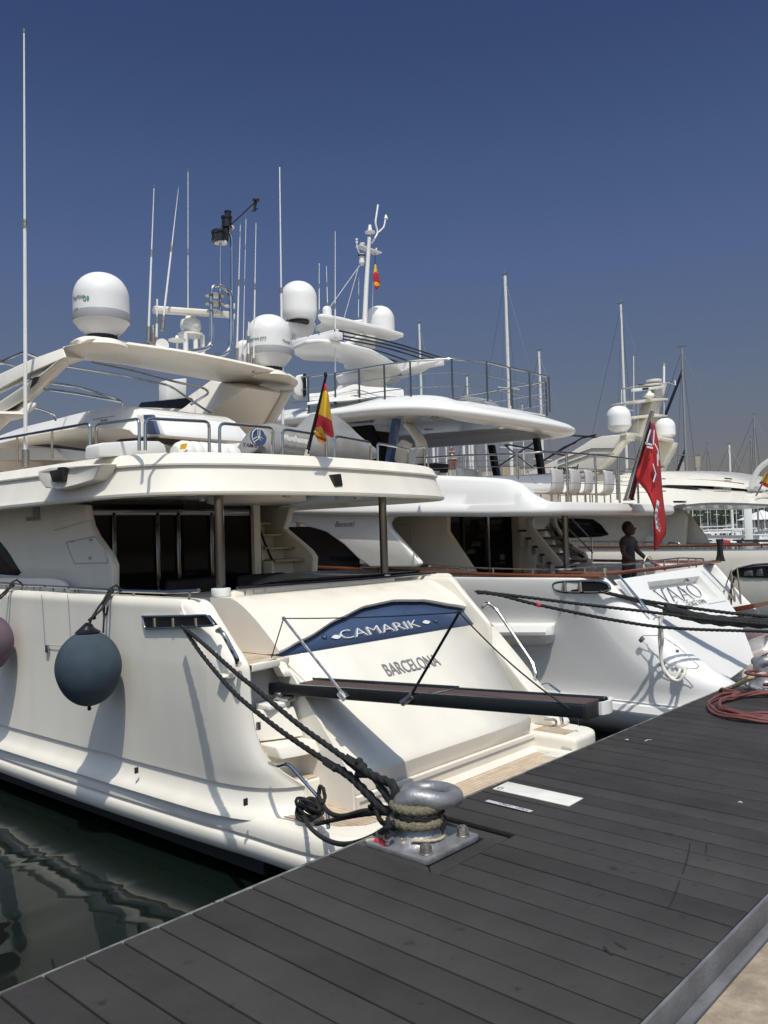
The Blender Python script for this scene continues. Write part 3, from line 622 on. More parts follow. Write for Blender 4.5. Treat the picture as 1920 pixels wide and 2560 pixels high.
# black nav light boxes on the edge + sidelight moulding
g=G(); g.grid([[P(235,1155,x=4.32),P(238,1175,x=4.30),P(220,1200,x=4.32)],[P(190,1160,x=4.22),P(190,1190,x=4.20),P(185,1212,x=4.26)],[P(145,1165,x=4.14),P(140,1200,x=4.12),P(150,1224,x=4.22)],[P(125,1170,x=4.13),P(122,1200,x=4.12),P(132,1222,x=4.22)],[P(123,1175,x=4.3),P(122,1200,x=4.3),P(132,1220,x=4.3)]],4,4)
g=G(); pts_=[(262,1158),(258,1165),(243,1200),(215,1212),(175,1225),(140,1222),(122,1200),(121,1178),(150,1168),(210,1163)]
a_=[P(px,py,x=4.30) for px,py in pts_]; c_=sum(a_,V((0,0,0)))/len(a_)
outp=[p+W(-.14*(1 if px<200 else .75 if px<235 else .15),0,0) for p,(px,py) in zip([P(px,py,x=4.30) for px,py in pts_],pts_)]
g.loft([[p+W(.15,0,0) for p in a_],[c_+(p-c_)*.95+W(-.01,0,0)*0 for p in outp]],True,True)
nl=g.build('sidelight_moulding',cream,Y1T,bev=.03,seg=4,ang=60)
g=G(); q=PS([(122,1178),(142,1174),(144,1168),(156,1167),(154,1203),(131,1205)],x=4.14); g.prism(q,(.06,0,0)); g.build('sidelight',lamp_black,nl,bev=.005)
q=PS([(833,1186),(853,1184),(858,1214),(838,1216)],y=6.60); g=G(); g.prism(q,(0,.12,0)); g.build('stern_light',lamp_black,Y1T,bev=.008)
q=PS([(300,1168),(312,1168),(308,1178),(292,1178)],y=7.05);
# ---- rails on the boat deck
def rail_seg(pts,name='deck_rail',r=.017,fr=.07,parent=Y1T,m=chrome,posts=()):
    g=G(); g.tube(fillet(pts,fr,4),r,8)
    for a,b_ in posts: g.tube([a,b_],r*.9,8)
    return g.build(name,m,parent)
def U(px0,px1,pt0,pb0,pt1,pb1,y=None,x=None,y1=None):
    a=dict(y=y) if y is not None else dict(x=x); b_=dict(y=y1) if y1 is not None else a
    return [P(px0,pb0,**a),P(px0,pt0,**a),P(px1,pt1,**b_),P(px1,pb1,**b_)]
rail_seg([P(-80,1112,x=4.62),P(225,1058,x=4.62),P(225,1136,x=4.62)],posts=[(P(43,1088,x=4.62),P(43,1155,x=4.62)),(P(130,1074,x=4.62),P(130,1146,x=4.62)),(P(-60,1110,x=4.62),P(-60,1165,x=4.62))])
rail_seg([P(241,1136,x=4.62),P(241,1062,x=4.62),P(348,1047,y=7.30),P(348,1126,y=7.30)])
rail_seg(U(363,523,1046,1126,1054,1130,y=7.15))
rail_seg(U(549,682,1058,1132,1070,1142,y=7.08))
rail_seg(U(706,815,1073,1142,1090,1152,y=7.05))
rail_seg(U(836,927,1090,1150,1106,1165,y=7.10))
rail_seg(U(944,1022,1108,1166,1122,1182,y=7.15,y1=7.5))
rail_seg([P(1022,1122,y=7.5),P(1060,1118,y=8.6),P(1062,1175,y=8.6)])
# ---- hardtop arch beam
tpx=[(186,861),(200,856),(236,848),(312,861),(420,876),(506,890),(600,909),(700,932),(735,948),(743,958)]
lpx=[(178,897),(190,899),(240,903),(312,912),(422,932),(527,950),(620,967),(690,982),(715,984),(722,980)]
secs=[]
for i,(a,b_) in enumerate(zip(tpx,lpx)):
    ya=9.8+(.25 if i in(0,9) else 0); t=P(*a,y=ya); l=P(*b_,y=11.0); s=.035 if i in(0,9) else .05
    m1=t*.72+l*.28+W(0,0,-.035); m2=t*.35+l*.65+W(0,0,.01)
    secs.append([t+W(0,0,-.03),t+W(0,-.03,0),t+W(0,0,s*.8),t+W(0,.12,s*1.3),(t+l)/2+W(0,0,s*3),l+W(0,-.1,s*2.2),l+W(0,.03,s),l+W(0,.02,.0),m2+W(0,0,-.02),m1])
cols=[cat([s[j] for s in secs],4) for j in range(len(secs[0]))]
secs=[[c[i] for c in cols] for i in range(len(cols[0]))]
g=G(); g.loft(secs,True,True); arch=g.build('radar_arch',cream,Y1T,ang=60)
g=G(); 
c1=P(255,846,y=10.0); c2=P(675,922,y=10.0)
for c,r in((c1,.34),(c2,.28)): g.lathe([(r,-.10),(r*.9,-.045),(r*.7,-.01),(r*.4,.01),(.01,.012)],c-W(0,0,.03),32)
g.build('dome_pad',cream,Y1T,ang=60)
# legs
def tri(secs,name='arch_leg',bev=.03,m=cream):
    n=len(secs[0]); g=G(); g.loft(secs,True,True); return g.build(name,m,Y1T,bev=bev,seg=3,ang=45)
tri([[P(526,950,x=8.3),P(614,970,x=7.98),P(706,982,x=8.7),P(620,950,x=8.75)],[P(396,1043,x=8.35),P(404,1110,x=7.92),P(620,1130,x=8.65),P(500,1060,x=8.75)],[P(360,1070,x=8.35),P(360,1140,x=7.92),P(560,1160,x=8.65),P(450,1100,x=8.75)]])
tri([[P(706,980,x=8.72),P(728,983,x=8.72),P(735,975,x=9.0),P(700,975,x=9.0)],[P(632,1062,x=8.72),P(680,1062,x=8.72),P(690,1055,x=9.0),P(640,1055,x=9.0)]],bev=.02)
tri([[P(160,868,x=4.98),P(236,850,x=5.15),P(212,900,x=5.35),P(163,893,x=4.86)],[P(80,897,x=4.90),P(140,880,x=5.2),P(120,930,x=5.3),P(78,930,x=4.84)],[P(0,934,x=4.85),P(0,960,x=5.2),P(0,985,x=5.25),P(0,972,x=4.80)],[P(-90,990,x=4.85),P(-90,1010,x=5.2),P(-90,1035,x=5.25),P(-90,1028,x=4.80)]],bev=.02)
tri([[P(158,890,x=4.86),P(166,888,x=5.1),P(184,900,x=5.34),P(166,904,x=4.96)],[P(88,946,x=4.84),P(96,946,x=5.1),P(112,975,x=5.3),P(84,985,x=4.9)],[P(0,1004,x=4.82),P(0,1000,x=5.1),P(0,1078,x=5.25),P(0,1036,x=4.84)],[P(-90,1060,x=4.82),P(-90,1060,x=5.1),P(-90,1140,x=5.25),P(-90,1110,x=4.84)]],bev=.02)
tri([[P(92,1008,x=4.80),P(50,995,x=5.2),P(90,1020,x=5.2)],[P(60,1036,x=4.78),P(20,1010,x=5.2),P(56,1046,x=5.2)],[P(0,1034,x=4.72),P(-20,1010,x=5.2),P(0,1060,x=5.2)],[P(-60,1040,x=4.72),P(-60,1010,x=5.2),P(-60,1066,x=5.2)]],'arch_fin',.008)
g=G(); g.prism(PS([(84,944),(100,941),(92,958),(76,972)],x=4.83),(-.006,0,0)); g.build('arch_gap_shade',dark,Y1T)  # dark patch painted for the shaded gap between the arch members
# tubular awning frames under the arch
for pts in ([(154,915,10.9),(300,938,11.0),(423,963,11.0),(505,1019,10.6),(530,1033,10.2)],[(230,905,10.6),(330,925,10.6),(440,955,10.5),(510,970,10.3),(524,982,10.2),(476,1012,10.4)],[(128,957,10.8),(200,968,11.2),(290,997,11.6),(303,1003,11.6),(305,1018,11.6)],[(110,972,10.9),(200,985,11.3),(300,1004,11.6)],[(82,1018,11.4),(135,1036,11.8),(140,1052,11.8)],[(0,905,12.2),(60,880,11.0),(90,892,11.0)],[(-30,925,12.2),(0,905,12.2),(40,915,12.0)]):
    g=G(); g.tube(fillet([P(a,b_,y=c) for a,b_,c in pts],.12,4),.018,8); g.build('awning_frame_tube',chrome,Y1T)
# ---- satellite domes
def dome(c,r,h,parent,name='satellite_dome',band=True,cone=True,m=radm,base=.235):
    "c = bottom centre; r radius; h total height"
    g=G(); rb=r*.48; hc=h*base; sk=h*.14 if band else 0
    prof=[(rb,0)]
    if cone: prof+= [(r*.80,hc*.55),(r*.985,hc)]
    else: prof=[(r*.86,0),(r*.93,hc*.35),(r*.95,hc*.5),(r,hc)]
    z1=hc+sk; prof+=[(r,hc+.001),(r,z1)]
    zs=h-r*.96 if h-r*.96>z1 else z1; prof.append((r*.997,zs))
    for k in range(1,15):
        a=math.pi/2*k/14; prof.append((max(.003,r*math.cos(a)**.85),zs+(h-zs)*math.sin(a)))
    g.lathe(prof,c,40,caps=True); o=g.build(name,m,parent,ang=28)
    if band:
        g=G(); g.lathe([(r*1.004,hc+.005),(r*1.008,hc+.01),(r*1.008,z1-.005),(r*1.002,z1)],c,40,caps=False); g.build('dome_band',greyband,o,fixn=True)
    return o
k1=P(255,846,y=10.0)
d1=dome(k1,.358,.86,Y1T); 
k2=P(675,924,y=10.0)
d2=dome(k2+W(0,0,-.01),.352,.87,Y1T)
def domep(c,r,px,py):
    "point on the dome cylinder seen at px,py"
    d=ray(px,py); o=CAM-c; A=d.x**2+d.y**2; B=2*(o.x*d.x+o.y*d.y); C=o.x**2+o.y**2-r*r; s=(-B-math.sqrt(max(0,B*B-4*A*C)))/(2*A); return CAM+d*s
def dometext(txt,c,r,px,py,w,h,m,par,**k):
    p=domep(c,r*1.004,px,py); a0=math.atan2(p.y-c.y,p.x-c.x); vs,fs=mesh_of_text(txt,**k); x1=max(v.x for v in vs); y1=max(v.y for v in vs); g=G(); out=[]
    for v in vs:
        a=a0+ (v.x/x1)*w/r; rr_=r*1.004+(v.z+.02)*.1; out.append(V((c.x+rr_*math.cos(a),c.y+rr_*math.sin(a),p.z+v.y/y1*h)))
    g.add(out,fs); g.build('dome_lettering',m,par,smooth=False)
dometext('TracVision',k1,.360,183,752,.25,.05,greyl,d1); dometext('G8',k1,.360,207,752,.09,.06,teal,d1); dometext('KVH',k1,.360,186,777,.09,.03,greyband,d1)
dometext('tracphone',k2,.354,625,853,.19,.045,teal,d2); dometext('F77',k2,.354,650,853,.10,.065,greyl,d2); dometext('KVH',k2,.354,630,873,.09,.03,greyband,d2); dometext('Thrane',k2,.354,706,855,.18,.045,greyl,d2)
g=G(); g.lathe([(.2,-.02),(.2,.03)],k1,20); g.lathe([(.2,-.02),(.2,.03)],k2,20)
for kk in(k1,k2):
    for i in range(5): g.tube([kk+W(.03+i*.03,-.2,.10),kk+W(.0+i*.03,-.16,.02)],.006,5)
g.build('dome_mount',dark,Y1T)
# small dome behind
dome(P(612,905,y=10.8),.15,.36,Y1T,band=False,cone=False)
# ---- whip antennas (bottom px, top px, plane y)
def whip(b0,t0,y=None,x=None,r0=.014,r1=.005,parent=Y1T,tip=True,m=whitep,foot=True):
    k=dict(y=y) if y is not None else dict(x=x); a=P(*b0,**k); b_=P(*t0,**k); g=G(); j=a+(b_-a)*.55
    g.tube([a,j],[r0,r0*.8],8); g.tube([j,b_],[r0*.6,r1],6); o=g.build('whip_antenna',m,parent)
    g=G()
    if tip: g.tube([b_,b_+(b_-a).normalized()*.05],r1*1.4,6)
    g.tube([j-(b_-a).normalized()*.04,j+(b_-a).normalized()*.06],r0*1.25,8)
    if foot: g.tube([a-(b_-a).normalized()*.10,a+(b_-a).normalized()*.12],r0*1.9,8)
    g.build('antenna_ferrule',boltm,o); return o
whip((64,1148),(60,82),x=4.66,r0=.026,r1=.010)
g=G(); g.tube([P(60,945,x=4.66),P(80,948,x=4.95)],.012,6); g.build('antenna_bracket',steel,Y1T)
whip((371,838),(385,470),y=10.05,r0=.016); whip((407,810),(446,472),y=10.05,r0=.016,r1=.003); whip((470,880),(470,430),y=10.6,r0=.009)
whip((391,865),(393,748),y=10.05,r0=.018,r1=.014,tip=False); whip((592,890),(601,562),y=10.0,r0=.014); whip((607,905),(615,548),y=10.1,r0=.006); whip((634,915),(640,558),y=9.95,r0=.013); whip((621,905),(622,805),y=10,r0=.018,r1=.014,tip=False)
# horn, gps mushrooms
g=G(); g.lathe([(.005,0),(.02,.0),(.075,.10),(.09,.14)],P(402,868,y=9.95),16,axis=(-.4,-.9,0)); g.build('horn',whitep,Y1T)
g=G(); c=P(443,872,y=10.0); g.lathe([(.015,0),(.015,.09),(.12,.11),(.125,.13),(.03,.15),(.015,.19),(.002,.195)],c,20); g.build('gps_antenna',whitep,Y1T,ang=60)
g=G(); c=P(376,866,y=10.0); g.box((c.x-.05,c.y-.05,c.z-.03),(c.x+.08,c.y+.05,c.z+.05)); g.tube([c+W(.05,0,.04),c+W(.05,0,.3)],[.035,.02],8); g.build('horn_bracket',boltm,Y1T,bev=.01)
# ---- open array radar
g=G(); c=P(478,880,y=10.4)
for dx,dy in((-.15,-.08),(.0,-.12),(.15,-.08),(0.0,.12)): g.cyl(c+W(dx,dy,-.05),c+W(dx,dy,.26),.036,12)
g.lathe([(.19,.24),(.19,.27),(.08,.285)],c,24); rd=g.build('radar_pedestal',whitep,Y1T)
g=G(); g.lathe([(.08,.28),(.13,.31),(.155,.36),(.155,.42),(.14,.475),(.08,.50),(.06,.56)],c,24); g.build('radar_gearbox',whitep,rd,ang=50)
g=G(); m_=c+W(0,0,.60); a=P(386,774,y=10.25); b_=P(577,787,y=10.25); q=(b_-a).normalized(); n=W(0,1,0)
g.prism([a+n*.06+W(0,0,-.045),a-n*.06+W(0,0,-.045),a-n*.06+W(0,0,.03),a-n*.02+W(0,0,.055),a+n*.04+W(0,0,.055),a+n*.06+W(0,0,.02)],b_-a); g.build('radar_scanner',cream,rd,bev=.012,seg=3,ang=50)
# ---- tubular mast hoop with lights
hp=lambda a,b_,y=9.9:P(a,b_,y=y)
g=G(); g.tube(fillet([hp(470,880),hp(512,873),hp(527,862),hp(530,838),hp(527,742),hp(531,716),hp(545,713),hp(566,722),hp(577,738),hp(578,855),hp(572,878),hp(556,887),hp(530,893)],.09,4),.032,10); mh=g.build('mast_hoop',chrome,Y1T)
g=G(); g.tube(fillet([hp(550,780),hp(551,590),hp(556,578),hp(572,578),hp(579,595),hp(580,860)],.06,4),.022,8); g.build('light_pole',chrome,mh)
g=G()
for py,w_ in((739,.14),(759,.14),(779,.12)): c=hp(537,py); g.lathe([(w_,-.006),(w_,.006)],c,20)
g.build('light_shelf',steel,mh)
g=G()
for px,py,s,hh in((548,605,.10,.17),(567,570,.085,.17),(540,603,.07,.14),(570,545,.055,.1)):
    c=hp(px,py); g.lathe([(s,0),(s,.02),(s*.85,.025),(s*.85,hh*.8),(s,hh*.82),(s,hh),(s*.4,hh+.02)],c,18)
g.tube([hp(562,605),hp(566,560)],.05,10); ml=g.build('mast_lamp',lamp_black,mh,ang=50)
g=G(); 
for px,py,s in((552,604,.095),(577,566,.05)): g.lathe([(s,0),(s,.03)],hp(px,py)-W(0,0,.03),18)
g.build('lamp_base',whitep,ml)
g=G(); g.tube([hp(570,568),hp(590,550),hp(635,508)],.012,6); g.tube([hp(640,500),hp(636,528)],.02,8); g.lathe([(.01,0),(.055,.01),(.055,.035),(.01,.04)],hp(640,505),16); g.tube([hp(630,528),hp(645,522)],.01,6); g.build('wind_sensor',lamp_black,mh)
for py in(764,790,812):
    pass
g=G(); 
for py in(763,789): g.prism(PS([(560,py),(588,py-5),(588,py+9),(570,py+5)],y=9.95),(0,.04,0))
g.build('horn',whitep,mh,bev=.005)
# ---- white locker boxes + seats on the boat deck
g=G(); 
g.prism(PS([(247,1140),(249,1112),(254,1107),(348,1101),(352,1105),(352,1140)],y=7.9),(0,.3,0)); g.prism(PS([(340,1140),(345,1102),(398,1103),(412,1112),(420,1140)],y=8.6),(0,.25,0)); g.build('deck_locker',whitep,Y1T,bev=.02,seg=2)
g=G(); g.prism(PS([(-40,1150),(-40,1122),(60,1118),(140,1120),(160,1150)],x=5.3),(.6,0,0)); g.build('deck_seat',cream,Y1T,bev=.01,seg=2)
g=G(); g.prism(PS([(75,1113),(120,1110),(235,1125),(235,1131),(120,1118)],x=5.28),(.05,0,0)); g.build('seat_trim',black,Y1T)
g=G(); g.prism(PS([(370,1140),(405,1105),(550,1040),(700,1060),(700,1140)],x=8.85),(.1,0,0)); g.prism(PS([(350,1010),(500,1010),(520,1035),(400,1110),(330,1120)],x=9.3),(.05,0,0)); g.build('deck_side_screen',cream,Y1T,bev=.02)
g=G(); g.prism(PS([(345,1018),(352,1006),(475,994),(490,1006),(470,1022)],x=8.2),(.03,0,0)); g.build('windscreen',glass,Y1T,bev=.005)
g=G(); g.prism(PS([(417,950),(468,945),(466,995),(417,1000)],y=14),(0,.3,0)); g.build('flybridge_seat',whitep,Y1T,bev=.03)
# ================================================================ things on yacht 1
# tender
T=thing('tender_boat','white tender with dark blue side panel on the upper deck of the nearest yacht','tender',(6.6,12.5,4.0))
up=[(-60,1118),(0,1092),(70,1066),(150,1046),(230,1026),(300,1016),(345,1018),(372,1032)]
lo=[(-60,1150),(0,1126),(70,1112),(150,1098),(225,1092),(262,1104),(330,1098),(398,1088)]
secs=[]
for i,(a,b_) in enumerate(zip(up,lo)):
    t=P(*a,x=6.15); l=P(*b_,x=6.0); l=V((6.0,t.y*.6+l.y*.4,l.z)); mid=P((a[0]+b_[0])/2,a[1]*.45+b_[1]*.55,x=5.85); mid=V((5.85,t.y,mid.z))
    secs.append([t,t+W(-.1,0,-.03),mid,V((5.92,mid.y,mid.z*.5+l.z*.5)),l,V((6.9,l.y,l.z-.25)),V((7.8,l.y,l.z)),V((7.9,mid.y,mid.z)),V((7.6,t.y,t.z))])
cols=[cat([s[j] for s in secs],4) for j in range(9)]; secs=[[c[i] for c in cols] for i in range(len(cols[0]))]
g=G(); g.loft(secs,True,True); g.build('hull',white,T,ang=50)
g=G(); g.prism(PS([(357,1037),(378,1036),(393,1085),(367,1085)],x=5.95),(.06,0,0)); g.build('side_panel',navy,T,bev=.01)
g=G(); g.prism(PS([(372,1032),(395,1040),(410,1075),(415,1092),(385,1095),(330,1098),(335,1035)],x=6.0),(1.3,0,0)); g.build('transom',white,T,bev=.05,seg=3)
g=G(); g.prism(PS([(288,1104),(300,1098),(390,1094),(385,1103),(320,1106)],x=5.98),(1.0,0,0)); g.build('chock',black,T)
g=G(); g.tube(PS([(232,1049),(260,1044),(287,1040)],x=5.84),.006,5); text('Novamarine',P(252,1055,x=5.84),(0,-1,0),(0,0,1),.18,.03,depth=.004,g=g); g.build('hull_lettering',greyl,T,smooth=False)
# liferaft canister
c0=P(520,1120,y=7.75)
LR=thing('liferaft_canister','white ribbed liferaft canister with a yellow label behind the deck rail','liferaft',(c0.x,8.0,4.02))
a=P(438,1125,y=7.9); b_=P(602,1122,y=7.9); g=G(); n=24
pr=[(.02,0),(.10,.02),(.14,.06)]
L_=(b_-a).length
for k in range(6): s0=.10+k*(L_-.2)/6; pr+=[(.155,s0),(.165,s0+.02),(.165,s0+(L_-.2)/6-.03),(.155,s0+(L_-.2)/6-.01)]
pr+=[(.14,L_-.06),(.10,L_-.02),(.02,L_)]
g.lathe(pr,V((a.x,7.95,P(520,1106,y=7.95).z-.165)),28,axis=(1,0,0)); g.build('canister',whitep,LR,ang=30)
g=G(); q=PS([(451,1110),(468,1108),(464,1124),(449,1125)],y=7.77)
q=PS([(452,1111),(468,1109),(465,1123),(450,1124)],y=7.78); g.prism(q,(0,-.01,0)); 
LRl=g
# label on the left part
g=G(); g.prism(PS([(453,1110),(469,1108),(465,1122),(450,1124)],y=7.77),(0,.01,0)); g.build('warning_label',yell,LR)
# covered jet-ski
JS=thing('covered_jet_ski','jet ski under a grey cloth cover with a round blue emblem and lettering','jet ski',(7.4,8.3,4.02))
st=[(598,1130,1128),(610,1106,1132),(628,1080,1134),(648,1064,1136),(683,1058,1138),(733,1068,1140),(752,1062,1142),(775,1036,1144),(805,1034,1146),(828,1033,1146),(853,1048,1146),(880,1078,1144),(905,1100,1140),(922,1114,1134),(928,1124,1132)]
secs=[]
for i,(px,pt,pb) in enumerate(st):
    t=P(px,pt,y=8.25); b_=P(px,pb,y=7.95); w_=.45*min(1,(min(i,len(st)-1-i)+.6)/3)
    h=t.z-b_.z
    secs.append([V((t.x,8.25-w_*.0,t.z)),V((t.x,8.25-w_*.25,t.z-h*.12)),V((t.x,8.25-w_*.6,t.z-h*.45)),V((t.x,8.25-w_*.72,b_.z+.01)),V((t.x,8.25-w_*.6,b_.z-.02)),V((t.x,8.25+w_*.8,b_.z)),V((t.x,8.25+w_*.7,t.z-h*.5)),V((t.x,8.25+w_*.3,t.z-h*.1))])
cols=[cat([s[j] for s in secs],3) for j in range(8)]; secs=[[c[i] for c in cols] for i in range(len(cols[0]))]
g=G(); g.loft(secs,True,True); cvr=g.build('cover',vinyl,JS,ang=80)
g=G(); secs=[]
for px,pb,pq in((640,1134,1150),(700,1138,1156),(800,1144,1160),(880,1142,1160),(918,1134,1140)):
    a=P(px,pb,y=8.0); b_=P(px,pq,y=8.0); secs.append([a+W(0,.0,.02),b_+W(0,.12,0),b_+W(0,.6,0),a+W(0,.7,.02)])
g.loft(secs,True,True); g.build('hull',black,JS,ang=60)
c=P(645,1093,y=7.93); g=G(); g.lathe([(.115,0),(.115,.012),(.10,.014),(.001,.014)],c,28,axis=(-.1,-1,.15)); em=g.build('emblem',navy,JS)
g=G()
for a0 in(90,210,330):
    u_=W(math.cos(R(a0)),0,math.sin(R(a0))); v_=W(-math.sin(R(a0)),0,math.cos(R(a0)))
    for s_ in(-1,1): g.tube([c+W(0,-.02,0)+u_*.0,c+W(0,-.02,0)+u_*.03+v_*.016*s_,c+W(0,-.02,0)+u_*.098+v_*.016*s_],.0045,5)
g.tube([c+W(.105*math.cos(R(a)),-.017,.105*math.sin(R(a))) for a in range(0,360,15)],.005,5,closed=True); g.build('emblem_ring',whitep,em)
text('YAMAHA',P(608,1117,y=7.88),(1,-.0,.0),(0,0,1),.30,.05,depth=.006,shear=.2,bold=.01).build('cover_lettering',blackl,JS,smooth=False)
text('WaveRunner',P(708,1099,y=7.9),(1,0,-.06),(0,0,1),.42,.075,depth=.006,bold=.02).build('cover_lettering',whitep,JS,smooth=False)
# ensign of the nearest yacht
E1=thing('flag_on_staff','red and yellow flag on a dark leaning staff above the overhang of the nearest yacht','flag',P(768,1138,y=6.85),'flags')
a=P(766,1142,y=6.85); b_=P(814,944,y=6.45)
g=G(); g.tube([a,b_],[.022,.014],10); g.lathe([(.01,0),(.022,.02),(.018,.05),(.004,.06)],b_,12); g.build('flagstaff',black,E1)
g=G(); g.tube([a,a+(b_-a)*.10],.03,10); g.build('staff_socket',chrome,E1)
def cloth(name,rows,mats,parent,bands,nu=6,nv=6,bev=0):
    "rows of control points (hoist->fly per row); bands: list of (fraction,mat index) along rows"
    R_=[cat(r,nv) for r in rows]; C_=[cat([r[j] for r in R_],nu) for j in range(len(R_[0]))]
    n=len(C_[0]); m=len(C_); g=G(); vs=[C_[j][i] for i in range(n) for j in range(m)]; fs=[];mi=[]
    for i in range(n-1):
        fr_=(i+.5)/(n-1); k=0
        for q,mm in bands:
            if fr_>q: k=mm
        for j in range(m-1): fs.append((i*m+j,i*m+j+1,(i+1)*m+j+1,(i+1)*m+j)); mi.append(k)
    g.add(vs,fs); g.mi=mi; o=g.build(name,mats,parent,ang=180,fixn=False); s=o.modifiers.new('s','SOLIDIFY'); s.thickness=.004; return o
fred=mat('flag_red',(.50,.02,.03),.8,var=.1); fyel=mat('flag_yellow',(.75,.46,.03),.8,var=.1)
def q_(px,py,y): return P(px,py,y=y)
cl=cloth('flag_cloth',[[q_(810,962,6.5),q_(814,960,6.44),q_(816,975,6.48)],[q_(806,985,6.54),q_(815,983,6.40),q_(821,990,6.5)],[q_(796,1035,6.62),q_(812,1042,6.42),q_(829,1052,6.56)],[q_(789,1062,6.68),q_(812,1075,6.48),q_(834,1088,6.62)],[q_(786,1074,6.71),q_(806,1082,6.55),q_(830,1094,6.66)]],[fred,fyel],E1,[(0,0),(.2,1),(.52,0)])
cloth('flag_cloth',[[q_(784,1078,6.7),q_(800,1082,6.6),q_(814,1088,6.68)],[q_(790,1090,6.72),q_(803,1096,6.62),q_(815,1102,6.7)],[q_(797,1105,6.74),q_(806,1107,6.68),q_(812,1108,6.72)]],[fyel,fred],E1,[(0,0),(.35,1),(.7,0)])
g=G(); g.prism(PS([(787,1071),(800,1066),(814,1082),(806,1085),(790,1079)],y=6.5),(0,-.01,0)); g.build('flag_emblem',mat('flag_emblem_brown',(.30,.16,.03),.8,var=.4,vscale=60),E1)
# ================================================================ YACHT 2
Y2T=thing('motor_yacht','white three-deck motor yacht with a tall radar mast moored in the middle','yacht',(13.4,10,0),'motor yachts moored stern-to')
X2=13.4
def mir2(p): return V((2*X2-p.x,p.y,p.z))
def wing2(port):
    secs=[]
    for z,ya,r,xo,xi in [(.60,4.02,.6,11.16,12.2),(.75,4.12,.6,11.17,12.1),(.95,4.27,.5,11.16,11.75),(1.31,4.77,.45,11.12,11.6),(1.7,5.2,.4,11.06,11.5),(2.0,5.52,.35,11.0,11.4),(2.22,5.72,.28,10.97,11.32),(2.36,5.86,.2,10.97,11.3),(2.385,5.92,.16,11.0,11.26)]:
        pts=[V((xo-.1,18,z)),V((xo-.04,11,z)),V((xo,ya+.7*r/.33+.9,z))]
        for dx,dy in [(.01,.7),(.035,.5),(.08,.32),(.15,.18),(.24,.08),(.34,.02)]: pts.append(V((xo+dx*min(.42,xi-xo-.06)/.34,ya+dy*r/.33,z)))
        pts=cat(pts,3)
        pts+=[V((xi-.02,ya+.01,z)),V((xi,ya+.05,z)),V((xi,ya+.9,z)),V((xi,18,z))]
        secs.append(pts if port else [mir2(p) for p in pts])
    cl=[cat([q[j] for q in secs],4) for j in range(len(secs[0]))]; secs=[[c[i] for c in cl] for i in range(len(cl[0]))]
    g=G(); g.loft(secs,True,True); return g
h2=wing2(True).build('hull_side',white,Y2T,ang=50); wing2(False).build('hull_side',white,Y2T,ang=50)
# lower hull under the chine
def low2(port):
    secs=[]
    for y,dx in((18,0),(8,0),(6,0),(5,.04),(4.5,.12),(4.15,.3),(4.0,.7),(3.98,1.1)):
        s=[V((11.13+dx,y,.615)),V((11.15+dx,y,.59)),V((11.10+dx,y-.03,.57)),V((11.07+dx,y-.04,.48)),V((11.10+dx,y-.03,.36)),V((11.22+dx,y+.03,.22)),V((11.5+dx,y+.15,.08)),V((11.8+dx,y+.3,-.1)),V((13.3,y+.4,-.1)),V((13.3,y+.1,.61))]
        secs.append(s if port else [mir2(q) for q in s])
    g=G(); g.loft(secs,True,True); return g
low2(True).build('lower_hull',white,Y2T,ang=30); low2(False).build('lower_hull',white,Y2T,ang=30)
# transom with recessed name tray
T0=V((13,5.85,2.37)); TN2=V((0,-1,.9)).normalized(); TU2=V((0,.9,1)).normalized()
tq=lambda a,b_,o=0: PP(a,b_,T0+TN2*o,TN2)
out=[tq(1534,1450),tq(1759,1416),tq(1841,1531),tq(1876,1618),tq(1887,1652),tq(1797,1716),tq(1650,1580)]
hole=[tq(1618,1455),tq(1748,1440),tq(1795,1492),tq(1640,1525)]
fl=[p-TN2*.14 for p in hole]; fl[0]=fl[0]-TU2*.02; fl[1]=fl[1]-TU2*.02
g=G(); g.add(out+hole+fl,[(0,1,8,7),(1,2,9,8),(2,3,4,9),(9,4,5,10),(10,5,6),(10,6,0,7),(7,8,12,11),(8,9,13,12),(9,10,14,13),(10,7,11,14),(11,12,13,14)]); tr2=g.build('transom',white,Y2T,bev=.0,ang=25)
g=G(); g.prism([p-TN2*.16 for p in out],-TN2*.05); g.build('transom_core',white,Y2T)
nf=lambda a,b_,o=-.12: PP(a,b_,T0+TN2*o,TN2)
a=nf(1692,1506); b_=nf(1752,1495); wdt=(nf(1760,1470)-nf(1650,1474)).x
vs,fs=mesh_of_text('VAAO',bold=-.01); g=G()
o0=nf(1664,1511); text('VAAO',V((o0.x,o0.y,o0.z)),(1,0,0),TU2,wdt*.98,.30,depth=.008,bold=-.04,g=g)
# serifs
x1=wdt*.98
for f,yy in((.03,.29),(.215,.29),(.27,0),(.45,0),(.52,0),(.70,0)):
    p=o0+V((1,0,0))*x1*f+TU2*yy; g.obox(p+TN2*.004,(x1*.026,0,0),TU2*.006,TN2*.004)
g.build('name_lettering',blackl,tr2,smooth=False)
o0=tq(1722,1517,.004); e0=tq(1768,1508,.004); text('GEORGE TOWN',o0,(1,0,0),TU2,(e0.x-o0.x)*1.0,.09,depth=.003,bold=-.01).build('port_lettering',greyl,tr2,smooth=False)
g=G(); g.tube([tq(1770,1510,.003),tq(1815,1502,.003)],.005,4); g.build('transom_seam',greyband,tr2)
g=G(); g.obox(tq(1716,1452,.03),(.05,0,0),TU2*.03,TN2*.03); g.build('transom_light',steel,tr2,bev=.01)
